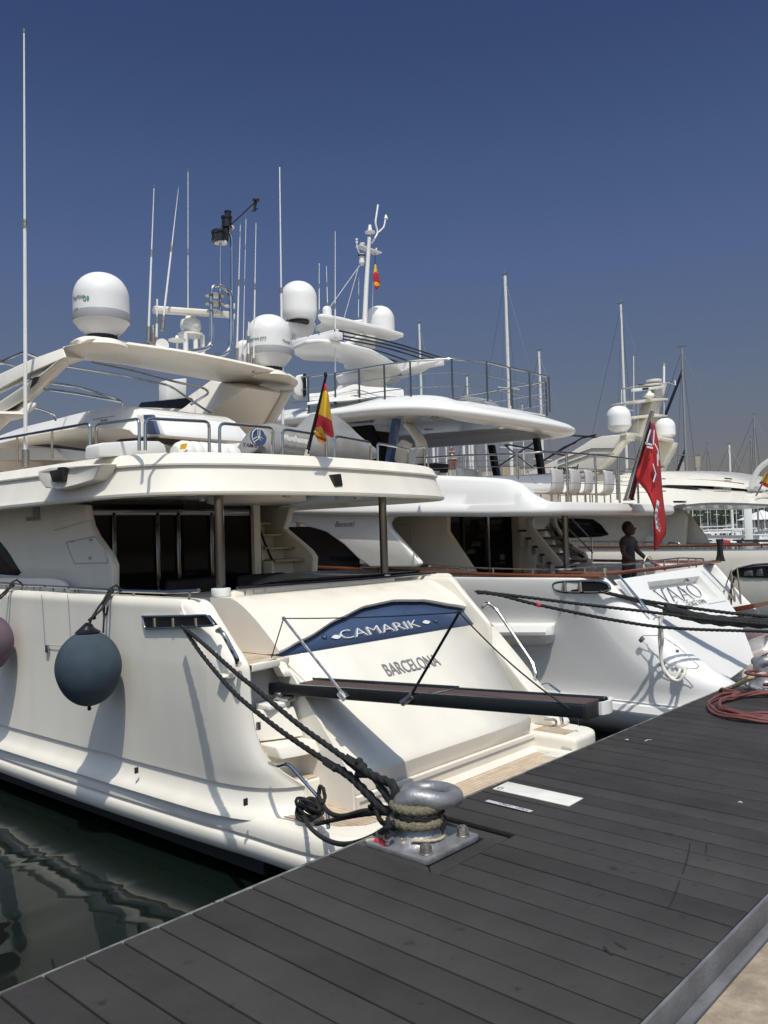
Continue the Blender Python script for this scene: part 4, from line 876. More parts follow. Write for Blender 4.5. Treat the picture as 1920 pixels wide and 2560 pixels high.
# teak capping rails
def cap(pts,name='teak_capping',r=.038,par=Y2T):
    g=G(); pts=fillet(pts,.2,4); secs=[]
    for i,p in enumerate(pts):
        t=(pts[min(i+1,len(pts)-1)]-pts[max(i-1,0)]).normalized(); n=V((t.y,-t.x,0)).normalized()
        secs.append([p+n*a+V((0,0,b_)) for a,b_ in ((-.09,-.02),(-.095,.01),(-.07,.03),(.07,.03),(.095,.01),(.09,-.02))])
    g.loft(secs,True,True); return g.build(name,teakr,par,ang=50)
cap([V((10.9,18,2.62)),V((10.97,11.5,2.52)),V((11.02,9.5,2.455)),V((11.06,7.5,2.415)),V((11.1,6.4,2.40)),V((11.12,5.86,2.40))])
cap([P(1404,1432,z=2.42),P(1480,1435,z=2.42),V((11.6,5.98,2.42)),V((13.4,5.93,2.42)),V((15.3,5.95,2.42)),V((15.9,6.0,2.42))])
cap([V((15.75,6.0,2.41)),V((15.8,9,2.45)),V((15.85,14,2.5))])
def rails(pts,posts,dz,name='chrome_rail',r=.014,par=Y2T,m=chrome,fr=.1):
    g=G(); g.tube(fillet(pts,fr,4),r,8); o=g.build(name,m,par)
    for p in posts:
        g=G(); g.tube([p,p-V((0,0,dz))],r,6); g.build('rail_post',m,o)
    return o
rails([P(860,1413,x=11.05),P(1047,1415,x=11.05),P(1150,1420,x=11.05)],[P(1120,1419,x=11.05)],.10,r=.02)
rails([P(1053,1412,x=11.08),P(1170,1419,x=11.08),P(1300,1423,x=11.08),P(1400,1424,x=11.08),P(1480,1420,x=11.4)+W(0,.2,0),P(1560,1411,y=6.0),P(1700,1395,y=6.0),P(1759,1397,y=6.0),P(1759,1412,y=6.0)],[P(1170,1420,x=11.08),P(1233,1421,x=11.08),P(1332,1423,x=11.08),P(1462,1421,y=6.3),P(1660,1400,y=6.0),P(1695,1396,y=6.0),P(1722,1397,y=6.0),P(1740,1397,y=6.0)],.16,r=.014)
g=G(); aft=P(1510,1426,x=11.5); g.tube([P(1512,1420,y=6.02),P(1512,1455,y=6.02)],.035,8); g.build('gate_post',chrome,Y2T)
# chrome handrails down the transom sides
for pts in ([tq(1547,1438,.10),tq(1627,1533,.10)],[tq(1550,1442,.06),tq(1622,1535,.06)],[tq(1758,1416,.08),tq(1820,1480,.08),tq(1833,1495,.02)]):
    g=G(); g.tube(pts,.017,8); g.build('handrail',chrome,Y2T)
# fairlead oval in port quarter
def oval(cx,cy,w,h,x,slant=0,n=32):
    out=[]
    for k in range(n):
        a=2*math.pi*k/n; ex=4
        u=math.copysign(abs(math.cos(a))**(2/ex),math.cos(a)); v=math.copysign(abs(math.sin(a))**(2/2.6),math.sin(a)); out.append((cx+w*u+slant*v,cy+h*v))
    return out
ov_=oval(1454,1467,70,14,11,5); pts=[P(a,b_,x=10.985-(0)) for a,b_ in ov_]
g=G(); g.tube(pts,.022,8,closed=True); fl2=g.build('fairlead_frame',chrome,Y2T)
g=G(); g.prism([p+W(-.004,0,0) for p in [P(a,b_,x=10.985) for a,b_ in oval(1454,1467,67,12,11,5)]],(.006,0,0)); g.build('fairlead_opening',black,fl2)
g=G(); g.tube([P(1411,1456,x=10.95),P(1412,1479,x=10.95)],.035,10); g.tube([P(1450,1456,x=10.95),P(1452,1479,x=10.95)],.035,10); g.build('fairlead_roller',chrome,fl2)
g=G(); g.prism([P(a,b_,x=10.978) for a,b_ in ((1424,1458),(1444,1458),(1445,1473),(1430,1474))],(.002,0,0)); g.build('opening_view',whitep,fl2)
# bulge moulding on the hull side
g=G(); n=10
secs=[]
for px,k in((1150,1),(1180,1),(1300,1),(1360,1),(1376,.85),(1384,.5),(1387,.1)):
    t=P(px,1558,x=11.02); b_=P(px,1612,x=11.05); m_=P(px,1581,x=11.02)
    secs.append([t+W(.05,0,-.0),t+W(-.02*k,0,0),t+W(-.10*k,0,-.03),m_+W(-.17*k,0,.02),m_+W(-.16*k,0,-.03),b_+W(-.0*k,0,(m_.z-b_.z)*(1-k)),b_+W(.1,0,(m_.z-b_.z)*(1-k))])
g.loft(secs,True,True); g.build('exhaust_moulding',white,Y2T,ang=30)
# shore power hatch
def hx(a,b_): 
    return PV(a,b_,(11.10,6.0),(11.22,4.5))+W(-.035,0,0)
g=G(); hh=[hx(1603,1594),hx(1610,1588),hx(1655,1588),hx(1700,1618),hx(1750,1664),hx(1744,1670),hx(1680,1669),hx(1666,1665)]
for i in range(len(hh)-1): g.tube([hh[i],hh[i+1]],.006,4)
g.tube([hh[-1],hh[0]],.006,4); sh=g.build('shore_power_hatch',greyband,Y2T)
g=G()
for a,b_ in((1607,1598),(1659,1659)): g.obox(hx(a,b_),(.015,0,0),(0,.03,-.03),(0,.02,.02))
g.obox(hx(1696,1627),(.01,0,0),(0,.02,0),(0,0,.02)); g.build('hinge',steel,sh,bev=.004)
g=G(); g.sphere(hx(1706,1668)+W(-.01,0,.0),.09,14,(.7,1,.8)); g.build('cable_hood',white,sh)
# gangway-side deck & interior
g=G(); g.box((11.2,6.0,1.45),(15.7,16,1.52)); g.build('aft_deck',teaky,Y2T)
g=G(); pf=[(727,1270),(727,1302),(815,1330),(860,1362),(893,1395),(925,1418),(1040,1418),(1050,1410),(1046,1402),(975,1322),(970,1308),(975,1298),(990,1290),(990,1268)]
g.prism(PS(pf,x=10.86),(.12,0,0)); g.build('side_bulkhead',white,Y2T,bev=.03,seg=3)
g=G(); g.prism(PS([(620,1300),(727,1300),(727,1316),(770,1317),(815,1329),(862,1362),(895,1398),(895,1425),(620,1430)],x=10.99),(.05,0,0)); g.build('saloon_window',glass,Y2T)
g=G(); g.prism(PS([(560,1280),(740,1270),(740,1317),(560,1317)],x=10.9),(.1,0,0)); g.build('window_header',white,Y2T)
sb_=text('Benetti',P(838,1318,x=10.855),P(886,1316,x=10.855)-P(838,1318,x=10.855),(0,0,1),(P(887,1316,x=10.855)-P(838,1318,x=10.855)).length,.105,depth=.008,shear=.35,bold=-.012); sb_.build('wall_lettering',greyl,Y2T,smooth=False)
g=G(); bp2=[(940,1268),(1118,1268),(1118,1327),(1130,1346),(1187,1432),(1187,1450),(940,1450)]
g.prism(PS(bp2,x=12.0),(.12,0,0)); g.build('saloon_side_panel',creamd,Y2T,bev=.03)
g=G(); g.tube(PS([(1000,1311),(1026,1311),(1027,1375)],x=11.995),.005,4); g.build('panel_seam',greyband,Y2T)
g=G(); g.box((12.14,9.6,1.5),(14.6,9.7,3.6)); dg2=g.build('saloon_door_glass',glassi,Y2T)
for px in(1157,1219,1285):
    a=P(px,1300,y=9.58); g=G(); g.box((a.x-.03,9.56,1.5),(a.x+.03,9.6,3.5)); g.build('mullion',steel if px==1219 else dark,dg2)
g=G(); q=P(1287,1300,y=9.5); g.box((q.x,9.4,1.5),(q.x+.6,9.6,3.6)); g.build('door_pillar',creamd,Y2T,bev=.03)
# reflections of furniture are real chairs outside the door
def deck_chair(c,rot,m,name,label,grp,par=None):
    t=thing(name,label,'chair',c,grp); c=V(c)
    def Q_(x,y,z): return c+V((x*math.cos(rot)-y*math.sin(rot),x*math.sin(rot)+y*math.cos(rot),z))
    g=G(); g.prism([Q_(-.24,-.22,.40),Q_(.24,-.22,.40),Q_(.24,.22,.40),Q_(-.24,.22,.40)],(0,0,.05)); g.build('seat',m,t,bev=.02)
    g=G(); g.prism([Q_(-.23,.22,.46),Q_(.23,.22,.46),Q_(.23,.30,.92),Q_(-.23,.30,.92)],Q_(0,.03,0)-c); g.build('backrest',m,t,bev=.02)
    for a,b_ in((-.21,-.2),(.21,-.2),(-.21,.22),(.21,.22)): g=G(); g.tube([Q_(a,b_,0),Q_(a,b_,.42)],.015,6); g.build('leg',chrome,t)
    return t
deck_chair((12.7,7.9,1.52),.6,mat('brown_leather',(.06,.025,.018),.5),'deck_chair','dark brown chair on the main aft deck, left of the stairs','chairs on the main aft deck')
deck_chair((13.4,7.6,1.52),-.5,MATS['brown_leather'],'deck_chair','dark brown chair on the main aft deck, nearest the stairs','chairs on the main aft deck')
# stairs on starboard side
g=G(); stp=[(1335,1326),(1355,1345),(1372,1365),(1390,1385),(1408,1405)]
for i,(px,py) in enumerate(stp):
    p=P(px,py,x=14.55)
    q=G(); q.box((14.1,p.y-.28,p.z-.02),(15.0,p.y+.10,p.z+.02)); q.build('stair_tread',brown,Y2T)
    q=G(); q.box((14.12,p.y+.02,p.z-.34),(15.0,p.y+.05,p.z-.02)); q.build('stair_riser',white,Y2T)
secs=[]
def ribbon(pts,x,w,th,name,m,par=Y2T):
    pts=cat([P(a,b_,x=x) for a,b_ in pts],5); g=G(); secs=[]
    for i,p in enumerate(pts):
        t=(pts[min(i+1,len(pts)-1)]-pts[max(i-1,0)]).normalized(); n=V((0,-t.z,t.y)).normalized()
        secs.append([p+n*th+V((w,0,0)),p+n*th,p-n*th,p-n*th+V((w,0,0))])
    g.loft(secs,True,True); return g.build(name,m,par,bev=.02,seg=2)
ribbon([(1322,1296),(1324,1322),(1345,1352),(1385,1400),(1412,1432)],14.0,.08,.09,'stair_side',white)
ribbon([(1378,1296),(1388,1325),(1415,1358),(1445,1380),(1455,1388),(1462,1384)],15.0,.08,.06,'stair_side',white)
ribbon([(1368,1310),(1385,1335),(1420,1378),(1460,1402),(1480,1430)],15.0,.06,.10,'stair_side',white)
for pts in ([(1395,1296),(1482,1382)],[(1430,1296),(1480,1350),(1480,1430)]):
    g=G(); g.tube(PS(pts,x=15.1),.016,6); g.build('stair_handrail',chrome,Y2T)
for px,yy in((1412,6.9),):
    a=P(px,1290,y=yy); g=G(); g.cyl((a.x,yy,1.5),(a.x,yy,3.5),.05,16); g.build('deck_pole',dsteel,Y2T)
g=G(); g.box((12.6,8.7,1.52),(14.0,9.3,2.3)); g.build('bar_cabinet',mat('mahogany',(.10,.035,.02),.3,coat=.5,var=.2),Y2T,bev=.02)
# ---- main deck overhang (boat deck): path with varying top
pa=[(10.70,18),(10.70,13),(10.70,10.5),(10.70,8.6),(10.70,7.6),(10.72,7.15),(10.82,6.8),(11.1,6.55),(11.7,6.5),(13.4,6.5),(15.0,6.52),(15.6,6.65),(15.95,7.0),(16.08,7.6),(16.1,9),(16.1,12),(16.1,18)]
tops=[(18,4.75),(13,4.45),(10.5,4.26),(8.6,4.08),(7.6,3.97),(7.15,3.88),(6.8,3.68),(6.55,3.56)]+[(0,3.55)]*9
lips=[3.85,3.60,3.47,3.39,3.345,3.335,3.33,3.33,3.33,3.33,3.33,3.33,3.34,3.345,3.38,3.5,3.75]
pp=cat([V((x,y,0)) for x,y in pa],6); tt=cat([V((0,0,t[1])) for t in tops],6); ll=cat([V((0,0,t)) for t in lips],6)
secs=[]
for i,p in enumerate(pp):
    t=(pp[min(i+1,len(pp)-1)]-pp[max(i-1,0)]).normalized(); n=V((-t.y,t.x,0)); zl=ll[i].z; zt_=tt[i].z; h=zt_-zl
    pr=[(.6,.03),(.15,.0),(.04,.015),(.0,.06),(.005,.10),(.03,.19),(.06,.3*h if h>.5 else .7*h),(.10,.6*h if h>.5 else .85*h),(.16,.88*h if h>.5 else .95*h),(.20,.97*h if h>.5 else .99*h),(.28,h),(.36,h-.02),(.6,h-.05)]
    secs.append([V((p.x+n.x*d,p.y+n.y*d,zl+z)) for d,z in pr])
g=G(); g.loft(secs,True,True); g.build('upper_deck_edge',white,Y2T,ang=60)
g=G(); g.prism([V((11.15,18,3.78)),V((11.15,6.95,3.36)),V((15.65,6.95,3.36)),V((15.65,18,3.78))],(0,0,.05)); g.build('aft_deck_ceiling',ceilm,Y2T)
g=G(); g.box((11.1,6.95,3.5),(15.7,18,3.56)); g.build('upper_deck',teaky,Y2T)
# upper deck stern rail with wires
top=[P(1040,1145,x=11.0),P(1070,1144,x=11.0),P(1159,1138,x=11.0),P(1292,1135,x=11.0),V((11.15,6.85,4.33)),V((11.6,6.75,4.34)),P(1487,1137,y=6.75),P(1545,1143,y=6.75),P(1592,1150,y=6.75),V((15.9,6.9,4.3)),V((15.95,8,4.32)),V((15.95,12,4.4))]
rl=rails(top,[],0,'upper_deck_rail',.016)
for f in(.33,.66):
    g=G(); g.tube([V((p.x,p.y,p.z-(.30 if p.y>7 and p.x<12 else .74)*f)) for p in fillet(top,.1,4)],.006,5); g.build('rail_wire',steel,rl)
for (px,y0,py),dz in zip(((1070,0,1144),(1159,0,1138),(1292,0,1135)),(.22,.30,.40)):
    p=P(px,py,x=11.0); g=G(); g.tube([p,p-V((0,0,dz))],.02,6); g.build('rail_post',steel,rl)
for px,py in((1416,1131),(1487,1137),(1545,1143),(1592,1150)):
    p=P(px,py,y=6.75); g=G(); g.tube([p,V((p.x,p.y,3.55))],.02,6); g.build('rail_post',steel,rl)
for y in(8,9.5,11): g=G(); g.tube([V((15.95,y,4.34)),V((15.95,y,3.7))],.02,6); g.build('rail_post',steel,rl)
# upper saloon
g=G(); g.prism(PS([(700,1085),(925,1062),(948,1108),(985,1160),(985,1200),(700,1200)],x=12.0),(.1,0,0)); g.build('upper_saloon_window',glassi,Y2T)
g=G(); g.box((12.0,11.2,3.55),(12.55,11.3,5.2)); g.build('upper_saloon_door',glassi,Y2T)
ribbon([(1008,1060),(1032,1090),(1042,1120),(1030,1165)],12.2,.3,.04,'upper_side_fin',white)
g=G(); g.prism(PS([(985,1115),(1005,1098),(1025,1110),(1005,1175),(970,1175)],x=12.1),(.1,0,0)); g.build('upper_side_panel',creamd,Y2T,bev=.02)
g=G(); g.prism(PS([(1037,1160),(1083,1157),(1080,1180),(1040,1180)],x=12.3),(.5,0,0)); g.build('upper_deck_console',dark,Y2T,bev=.02)
for a,b_,x,m in(((998,1046),(976,1165),11.5,bluepole),((1234,1112),(1250,1195),14.9,black),((1347,1095),(1362,1188),15.2,black)):
    p0=P(*a,x=x); p1=P(*b_,x=x); g=G(); g.prism([p0+W(-.07,0,0),p0+W(.07,0,0),p0+W(.07,.12,0),p0+W(-.07,.12,0)],p1-p0+W(0,0,-.05)); g.build('sundeck_support',m,Y2T,bev=.01)
g=G(); g.prism(PS([(1005,1190),(1020,1130),(1035,1112),(1045,1128),(1035,1190)],x=12.6),(.1,0,0))
# white bench on upper deck
g=G(); secs=[]
for px,zt0 in((1218,1190),(1300,1188),(1380,1184)):
    a=P(px,zt0,y=9.0); secs.append([a+W(0,0,0),a+W(0,-.12,-.02),a+W(0,-.2,-.3),V((a.x,8.9,3.56)),V((a.x,9.7,3.56)),a+W(0,.5,-.1)])
g.loft(secs,True,True); g.build('upper_deck_bench',white,Y2T,bev=.03)
# ---- sundeck slab
pa=[(11.0,18),(11.0,13),(11.0,11),(11.03,10.0),(11.2,9.2),(11.6,8.65),(12.3,8.42),(13.4,8.36),(14.5,8.38),(15.2,8.5),(15.6,8.8),(15.78,9.3),(15.8,10.5),(15.8,13),(15.8,18)]
lz=[5.60,5.44,5.36,5.31,5.24,5.15,5.10,5.08,5.07,5.07,5.07,5.08,5.12,5.22,5.4]
pp=cat([V((x,y,0)) for x,y in pa],6); ll=cat([V((0,0,t)) for t in lz],6); secs=[]
for i,p in enumerate(pp):
    t=(pp[min(i+1,len(pp)-1)]-pp[max(i-1,0)]).normalized(); n=V((-t.y,t.x,0)); zl=ll[i].z
    secs.append([V((p.x+n.x*d,p.y+n.y*d,zl+z)) for d,z in ((.75,.14),(.62,.12),(.50,.0),(.16,-.005),(.04,.02),(.0,.075),(.02,.13),(.12,.20),(.34,.29),(.52,.36),(.60,.39),(.75,.39))])
g=G(); g.loft(secs,True,True); sd=g.build('sundeck_edge',white,Y2T,ang=60)
g=G(); g.prism([V((11.6,18,5.70)),V((11.6,9.1,5.25)),V((12.2,8.95,5.22)),V((14.8,8.95,5.21)),V((15.2,9.3,5.22)),V((15.2,18,5.6))],(0,0,.03)); uc=g.build('upper_deck_ceiling',ceilm,Y2T)
g=G()
for x in(12.4,13.4,14.4): g.tube([V((x,9.1,5.235)),V((x,17,5.64))],.010,4)
for y in(10.2,11.6,13): g.tube([V((11.7,y,5.25+(y-9.1)*.05)),V((15.1,y,5.23+(y-9.1)*.045))],.010,4)
g.build('ceiling_seam',greyband,uc)
for x,y in((12.0,9.6),(13.0,9.5),(14.0,9.5),(14.8,9.6),(13.5,11)): 
    q=G(); q.lathe([(.09,0),(.09,-.015),(.02,-.018)],V((x,y,5.225+(y-9)*.047)),18); q.build('ceiling_light',greyband,uc)
g=G(); g.prism([V((11.5,18,5.75)),V((11.5,9.2,5.48)),V((12.2,8.95,5.47)),V((14.8,8.95,5.46)),V((15.3,9.3,5.46)),V((15.3,18,5.75))],(0,0,.03)); g.build('sundeck_floor',white,Y2T)
# sundeck rails
tp_=[(690,950),(770,941),(837,933),(897,923),(960,912),(1025,903),(1129,897),(1216,905),(1275,920),(1323,930),(1372,943)]
tp3=[P(a,b_,z=6.3) for a,b_ in tp_]; tp3.append(V((15.45,9.3,6.3)))
tp3+= [V((15.5,10.2,6.3)),V((15.5,12,6.3)),V((15.5,16,6.35))]
r2=rails(tp3,[],0,'sundeck_rail',.02)
for f in(.33,.66): g=G(); g.tube([p-W(0,0,.75*f) for p in fillet(tp3,.1,3)],.009,5); g.build('rail_wire',steel,r2)
for p in tp3[1:-1]: g=G(); g.tube([p,p-W(0,0,.74)],.018,8); g.build('rail_post',dsteel,r2)
# windscreen box & sundeck forward bits
g=G(); g.prism(PS([(1145,998),(1165,990),(1200,995),(1222,1012)],x=13.0),(.4,0,0)); g.build('skylight',greybox,Y2T,bev=.02)
# ---- sundeck arch: base, lower wing, arms with awning rods, upper wing, domes, mast
def flat(px,z,th,name,m=white,bev=.03,dz=None):
    pts=[P(a,b_,z=z) for a,b_ in px]; g=G(); g.prism(pts,(0,0,th)); return g.build(name,m,Y2T,bev=bev,seg=3)
flat([(733,874),(765,861),(800,858),(860,866),(930,883),(975,908),(1000,925),(1010,940),(965,947),(925,944),(903,932),(880,917),(840,905),(790,904),(757,901),(735,888)],6.95,.10,'arch_lower_wing',bev=.04)
flat([(1000,932),(1062,912),(1100,905),(1060,930),(1004,948),(985,965),(965,960)],6.95,.06,'arch_rear_wing')
g=G(); secs=[]
for ring_ in ([(905,945,12.2),(905,945,13.6),(985,945,13.6),(985,945,12.2)],[(902,958,12.1),(902,958,13.6),(965,955,13.6),(965,955,12.1)],[(888,980,12.0),(888,980,13.8),(978,978,13.8),(978,978,12.0)]): 
    pass
g.prism(PS([(903,926),(912,948),(905,962),(890,976),(872,992),(990,992),(972,975),(966,958),(980,945),(1005,930),(960,905)],y=13.2),(0,.9,0)); g.build('arch_pedestal',white,Y2T,bev=.05,seg=3)
def beam(p0,p1,w,h,name,m=white,taper=1):
    d=(p1-p0).normalized(); n=V((d.y,-d.x,0)).normalized(); u=W(0,0,1); g=G()
    g.loft([[p0+n*w-u*h,p0+n*w+u*h,p0-n*w+u*h,p0-n*w-u*h],[p1+n*w*taper-u*h*taper,p1+n*w*taper+u*h*taper,p1-n*w*taper+u*h*taper,p1-n*w*taper-u*h*taper]],True,True); return g.build(name,m,Y2T,bev=.02)
beam(P(733,865,z=7.12),P(850,838,z=7.12),.12,.09,'awning_arm',taper=.8); beam(P(978,925,z=7.12),P(1106,904,z=7.12),.12,.10,'awning_arm',taper=.8)
g=G(); a=P(735,853,z=7.28); b_=P(845,826,z=7.28); g.tube([a,b_],.035,8); rc=g.build('awning_roller',white,Y2T)
for f in(.05,.35,.6,.95): g=G(); p=a+(b_-a)*f; g.tube([p-(b_-a)*.01,p+(b_-a)*.012],.04,8); g.build('roller_strap',dark,rc)
for (a0,b0) in(((848,827),(1101,894)),((850,838),(1086,896)),((842,845),(1062,899)),((822,850),(1022,903)),((805,856),(1003,908))):
    a=P(*a0,z=7.26); b_=P(*b0,z=7.26); m_=(a+b_)/2+W(0,0,.05); g=G(); g.tube(cat([a,m_,b_],5),.02,6); g.build('awning_rod',black,Y2T)
# column and upper wing
g=G(); g.prism(PS([(897,800),(940,812),(940,900),(936,915),(897,915)],y=13.0),(0,.5,0)); g.build('mast_column',white,Y2T,bev=.04)
g=G(); g.prism(PS([(907,832),(912,845),(868,868),(866,880),(853,878),(856,864)],y=12.5),(0,.25,0)); g.build('column_brace',white,Y2T,bev=.03)
g=G(); g.tube([P(920,880,y=12.98),P(921,892,y=12.98)],.08,10); g.build('column_vent',dark,Y2T)
uw=flat([(794,797),(806,795),(852,803),(908,817),(960,828),(1010,843),(985,852),(908,836),(852,829),(801,831),(787,827),(808,815)],7.72,.10,'upper_wing')
g=G(); g.tube([P(852,808,z=7.9),P(907,803,z=7.9)],.04,8); g.tube([P(885,817,z=7.85),P(905,806,z=7.9)],.025,8); g.build('wing_strut',white,Y2T)
c1=P(748,802,y=13.4); c2=P(950,846,y=13.4)
g=G(); 
secs=[]
g.prism(PS([(712,803),(790,803),(792,815),(781,842),(740,850),(745,833),(719,815)],y=13.4),(0,.35,0)); g.build('dome_arm',white,Y2T,bev=.05,seg=3)
dome(c1,.40,.86,Y2T,band=False,cone=False,m=white,base=.22); dome(c2+W(0,0,-.02),.365,.80,Y2T,band=False,cone=False,m=white,base=.22)
g=G(); g.lathe([(.22,-.05),(.22,.02)],c1,20); g.build('dome_mount',dark,Y2T)
dome(P(818,797,y=12.9),.10,.28,Y2T,band=False,cone=False,m=white,base=.15)
m0=P(908,838,x=13.5); m1=P(925,566,x=13.5)
ma=lambda a,b_: P(a,b_,y=m0.y)
g=G(); g.tube([m0-W(0,0,.3),m0+(m1-m0)*.45,m0+(m1-m0)*.9],[.062,.052,.042],14); mst=g.build('mast',white,Y2T)
g=G(); g.lathe([(.02,0),(.12,.02),(.125,.04),(.05,.06),(.045,.14),(.042,.15)],ma(925,584),20); g.lathe([(.04,.15),(.035,.2),(.005,.21)],ma(925,584),14); g.build('mast_top',white,mst)
g=G(); g.prism([ma(897,617)+W(-.03,-.1,0),ma(947,636)+W(0,-.1,0),ma(947,636)+W(.0,.12,0),ma(900,617)+W(-.03,.12,0)],(0,0,.03)); g.build('mast_platform',white,mst,bev=.01)
g=G(); g.tube(fillet([ma(930,607),ma(945,582),ma(938,558),ma(945,512)],.08,4),.022,8); g.tube(fillet([ma(945,582),ma(960,568),ma(964,545)],.08,4),.018,8); g.build('mast_branch',white,mst)
g=G(); g.lathe([(.045,0),(.05,.02),(.03,.06),(.02,.10),(.005,.11)],ma(965,548),14); g.build('mast_sensor',whitep,mst)
g=G(); g.lathe([(.01,0),(.01,.05),(.06,.06),(.065,.08),(.02,.10)],ma(906,617),14); g.build('mast_sensor',whitep,mst)
g=G(); g.tube(fillet([ma(898,632),ma(892,618),ma(892,603)],.04,3),.015,8); g.lathe([(.03,0),(.03,.03),(.015,.04),(.015,.06),(.03,.07),(.03,.10),(.005,.11)],ma(892,608),12); g.build('mast_sensor',whitep,mst)
g=G(); g.lathe([(.075,0),(.08,-.05),(.06,-.06),(.06,-.14),(.065,-.20),(.04,-.25),(.005,-.26)],ma(904,636),18); g.build('night_camera',whitep,mst,ang=30)
g=G(); g.lathe([(.082,-.005),(.082,-.045)],ma(904,637),18); g.build('camera_collar',black,mst)
g=G(); g.tube([ma(941,633),ma(941,622)],.01,6); g.lathe([(.005,0),(.022,.01),(.022,.03),(.005,.04)],ma(941,624),10); g.build('mast_sensor',whitep,mst)
for a,b_ in(((899,664),(822,772)),((895,672),(859,800)),((933,705),(928,850))): g=G(); g.tube([ma(*a),P(*b_,y=13.2)],.008,5); g.build('stay_wire',mastm,Y2T)
def whip2(b0,t0,y,r0=.012,r1=.006): whip(b0,t0,y=y,r0=r0,r1=r1,parent=Y2T,tip=False)
whip2((798,788),(798,658),13.0,.011); whip2((819,770),(816,665),13.0,.010); whip2((838,1000),(838,578),12.0,.016,.006); whip2((896,805),(897,693),13.0,.009)
whip2((708,1110),(699,418),12.6,.028,.012)
# canister and canvas on the sundeck
g=G(); 
cs=PS([(735,950),(742,938),(762,934),(768,940),(768,985),(760,993),(742,990),(735,980)],y=12.2); g.prism(cs,(.25,.35,0)); bx=g.build('locker_box',whitep,Y2T,bev=.05,seg=3)
g=G(); cs=PS([(757,936),(762,934),(764,985),(758,993)],y=12.17); g.prism(cs,(.03,.0,0)); g.build('box_strap',black,bx)
g=G(); g.grid([[P(768,1012,y=12.0),P(820,1005,y=11.5),P(880,1000,y=11.0),P(960,990,y=10.6),P(1010,992,y=10.6)],[P(770,985,y=12.4),P(830,980,y=11.9),P(872,975,y=11.4),P(905,968,y=11.2),P(1008,975,y=11.2)],[P(775,990,y=13),P(830,982,y=12.6),P(885,962,y=12.2),P(930,970,y=12.0),P(1000,972,y=12)],[P(780,1000,y=13.4),P(830,1000,y=13.2),P(885,995,y=13),P(930,990,y=13),P(1000,990,y=13)]],5,5); g.build('canvas_cover',canvas,Y2T)
# upper deck flagstaff + ensign (thing)
E2=thing('flag_on_staff','big red ensign hanging from a thick leaning steel staff at the white yacht stern','flag',P(1565,1245,y=6.45),'flags')
a=P(1572,1247,y=6.55); b_=P(1631,1028,y=6.0); g=G(); n=W(.0,.0,0)
g.tube([a,a+(b_-a)*.5,b_],[.085,.060,.042],14); g.build('flagstaff',chrome,E2)
g=G(); g.lathe([(.10,0),(.10,.03),(.05,.06)],a-W(0,0,.03),16); g.build('staff_base',chrome,E2)
navyf=mat('ensign_blue',(.03,.05,.22),.8,var=.15); whf=mat('ensign_white',(.75,.72,.70),.8)
ered=mat('ensign_red',(.44,.022,.025),.8,var=.18,vscale=6)
yy=6.0
cloth('flag_cloth',[[q_(1629,1060,yy),q_(1632,1056,yy-.02),q_(1637,1064,yy)],[q_(1622,1090,yy+.03),q_(1634,1095,yy-.10),q_(1646,1110,yy+.04)],[q_(1604,1150,yy+.10),q_(1630,1160,yy-.12),q_(1652,1180,yy+.05)],[q_(1590,1192,yy+.14),q_(1632,1215,yy-.10),q_(1657,1240,yy+.05)],[q_(1612,1222,yy+.06),q_(1635,1260,yy-.12),q_(1663,1290,yy+.04)],[q_(1634,1240,yy+.02),q_(1640,1300,yy-.08),q_(1665,1330,yy+.03)],[q_(1634,1300,yy+.02),q_(1640,1340,yy-.08),q_(1658,1345,yy+.03)],[q_(1635,1372,yy+.03),q_(1638,1376,yy-.02),q_(1644,1370,yy+.02)]],[ered],E2,[(0,0)],6,6)
def strip(pts,w,m,name,y=yy-.16,dpt=.006):
    pts=[P(a,b_,y=y) for a,b_ in pts]; g=G(); secs=[]
    for i,p in enumerate(pts):
        t=(pts[min(i+1,len(pts)-1)]-pts[max(i-1,0)]).normalized(); n=V((t.z,0,-t.x)); secs.append([p+n*w,p-n*w,p-n*w+W(0,dpt,0),p+n*w+W(0,dpt,0)])
    g.loft(secs,True,True); return g.build(name,m,E2)
strip([(1631,1062),(1629,1085),(1624,1105),(1618,1117)],.055,navyf,'union_canton')
for pts in([(1627,1075),(1622,1090),(1616,1112)],[(1614,1108),(1630,1112)],[(1618,1117),(1632,1120)],[(1636,1075),(1634,1112)],[(1638,1110),(1645,1125),(1648,1150)],[(1633,1160),(1640,1185),(1634,1205)],[(1644,1135),(1645,1165)]): strip(pts,.016,whf,'union_cross',yy-.172)
strip([(1640,1172),(1639,1200)],.03,navyf,'union_canton'); strip([(1631,1062),(1629,1100)],.012,ered,'union_cross',yy-.18)
# crest patch as broken white and grey marks
strip([(1646,1252),(1643,1270),(1640,1290),(1644,1318),(1650,1325)],.04,whf,'crest_patch',yy-.15)
for pts in([(1642,1262),(1650,1272)],[(1638,1280),(1646,1282)],[(1640,1292),(1648,1300)],[(1643,1308),(1651,1312)],[(1646,1318),(1650,1322)]): strip(pts,.014,greyl,'crest_mark',yy-.165)
# small courtesy flag on the mast
E3=thing('courtesy_flag','small red and yellow flag hanging beside the white mast platform','flag',ma(938,640),'flags')
yf=m0.y-.05
g=G(); g.tube([P(938,632,y=yf),P(938,664,y=yf)],.007,5); g.build('halyard',black,E3)
cloth('flag_cloth',[[q_(937,662,yf),q_(938,661,yf-.02),q_(940,664,yf)],[q_(933,690,yf),q_(940,685,yf-.05),q_(946,690,yf)],[q_(935,705,yf),q_(943,705,yf-.04),q_(951,712,yf)],[q_(937,720,yf),q_(942,724,yf-.03),q_(948,716,yf)]],[fred,fyel],E3,[(0,1),(.25,0),(.66,1),(.85,0)],4,4)
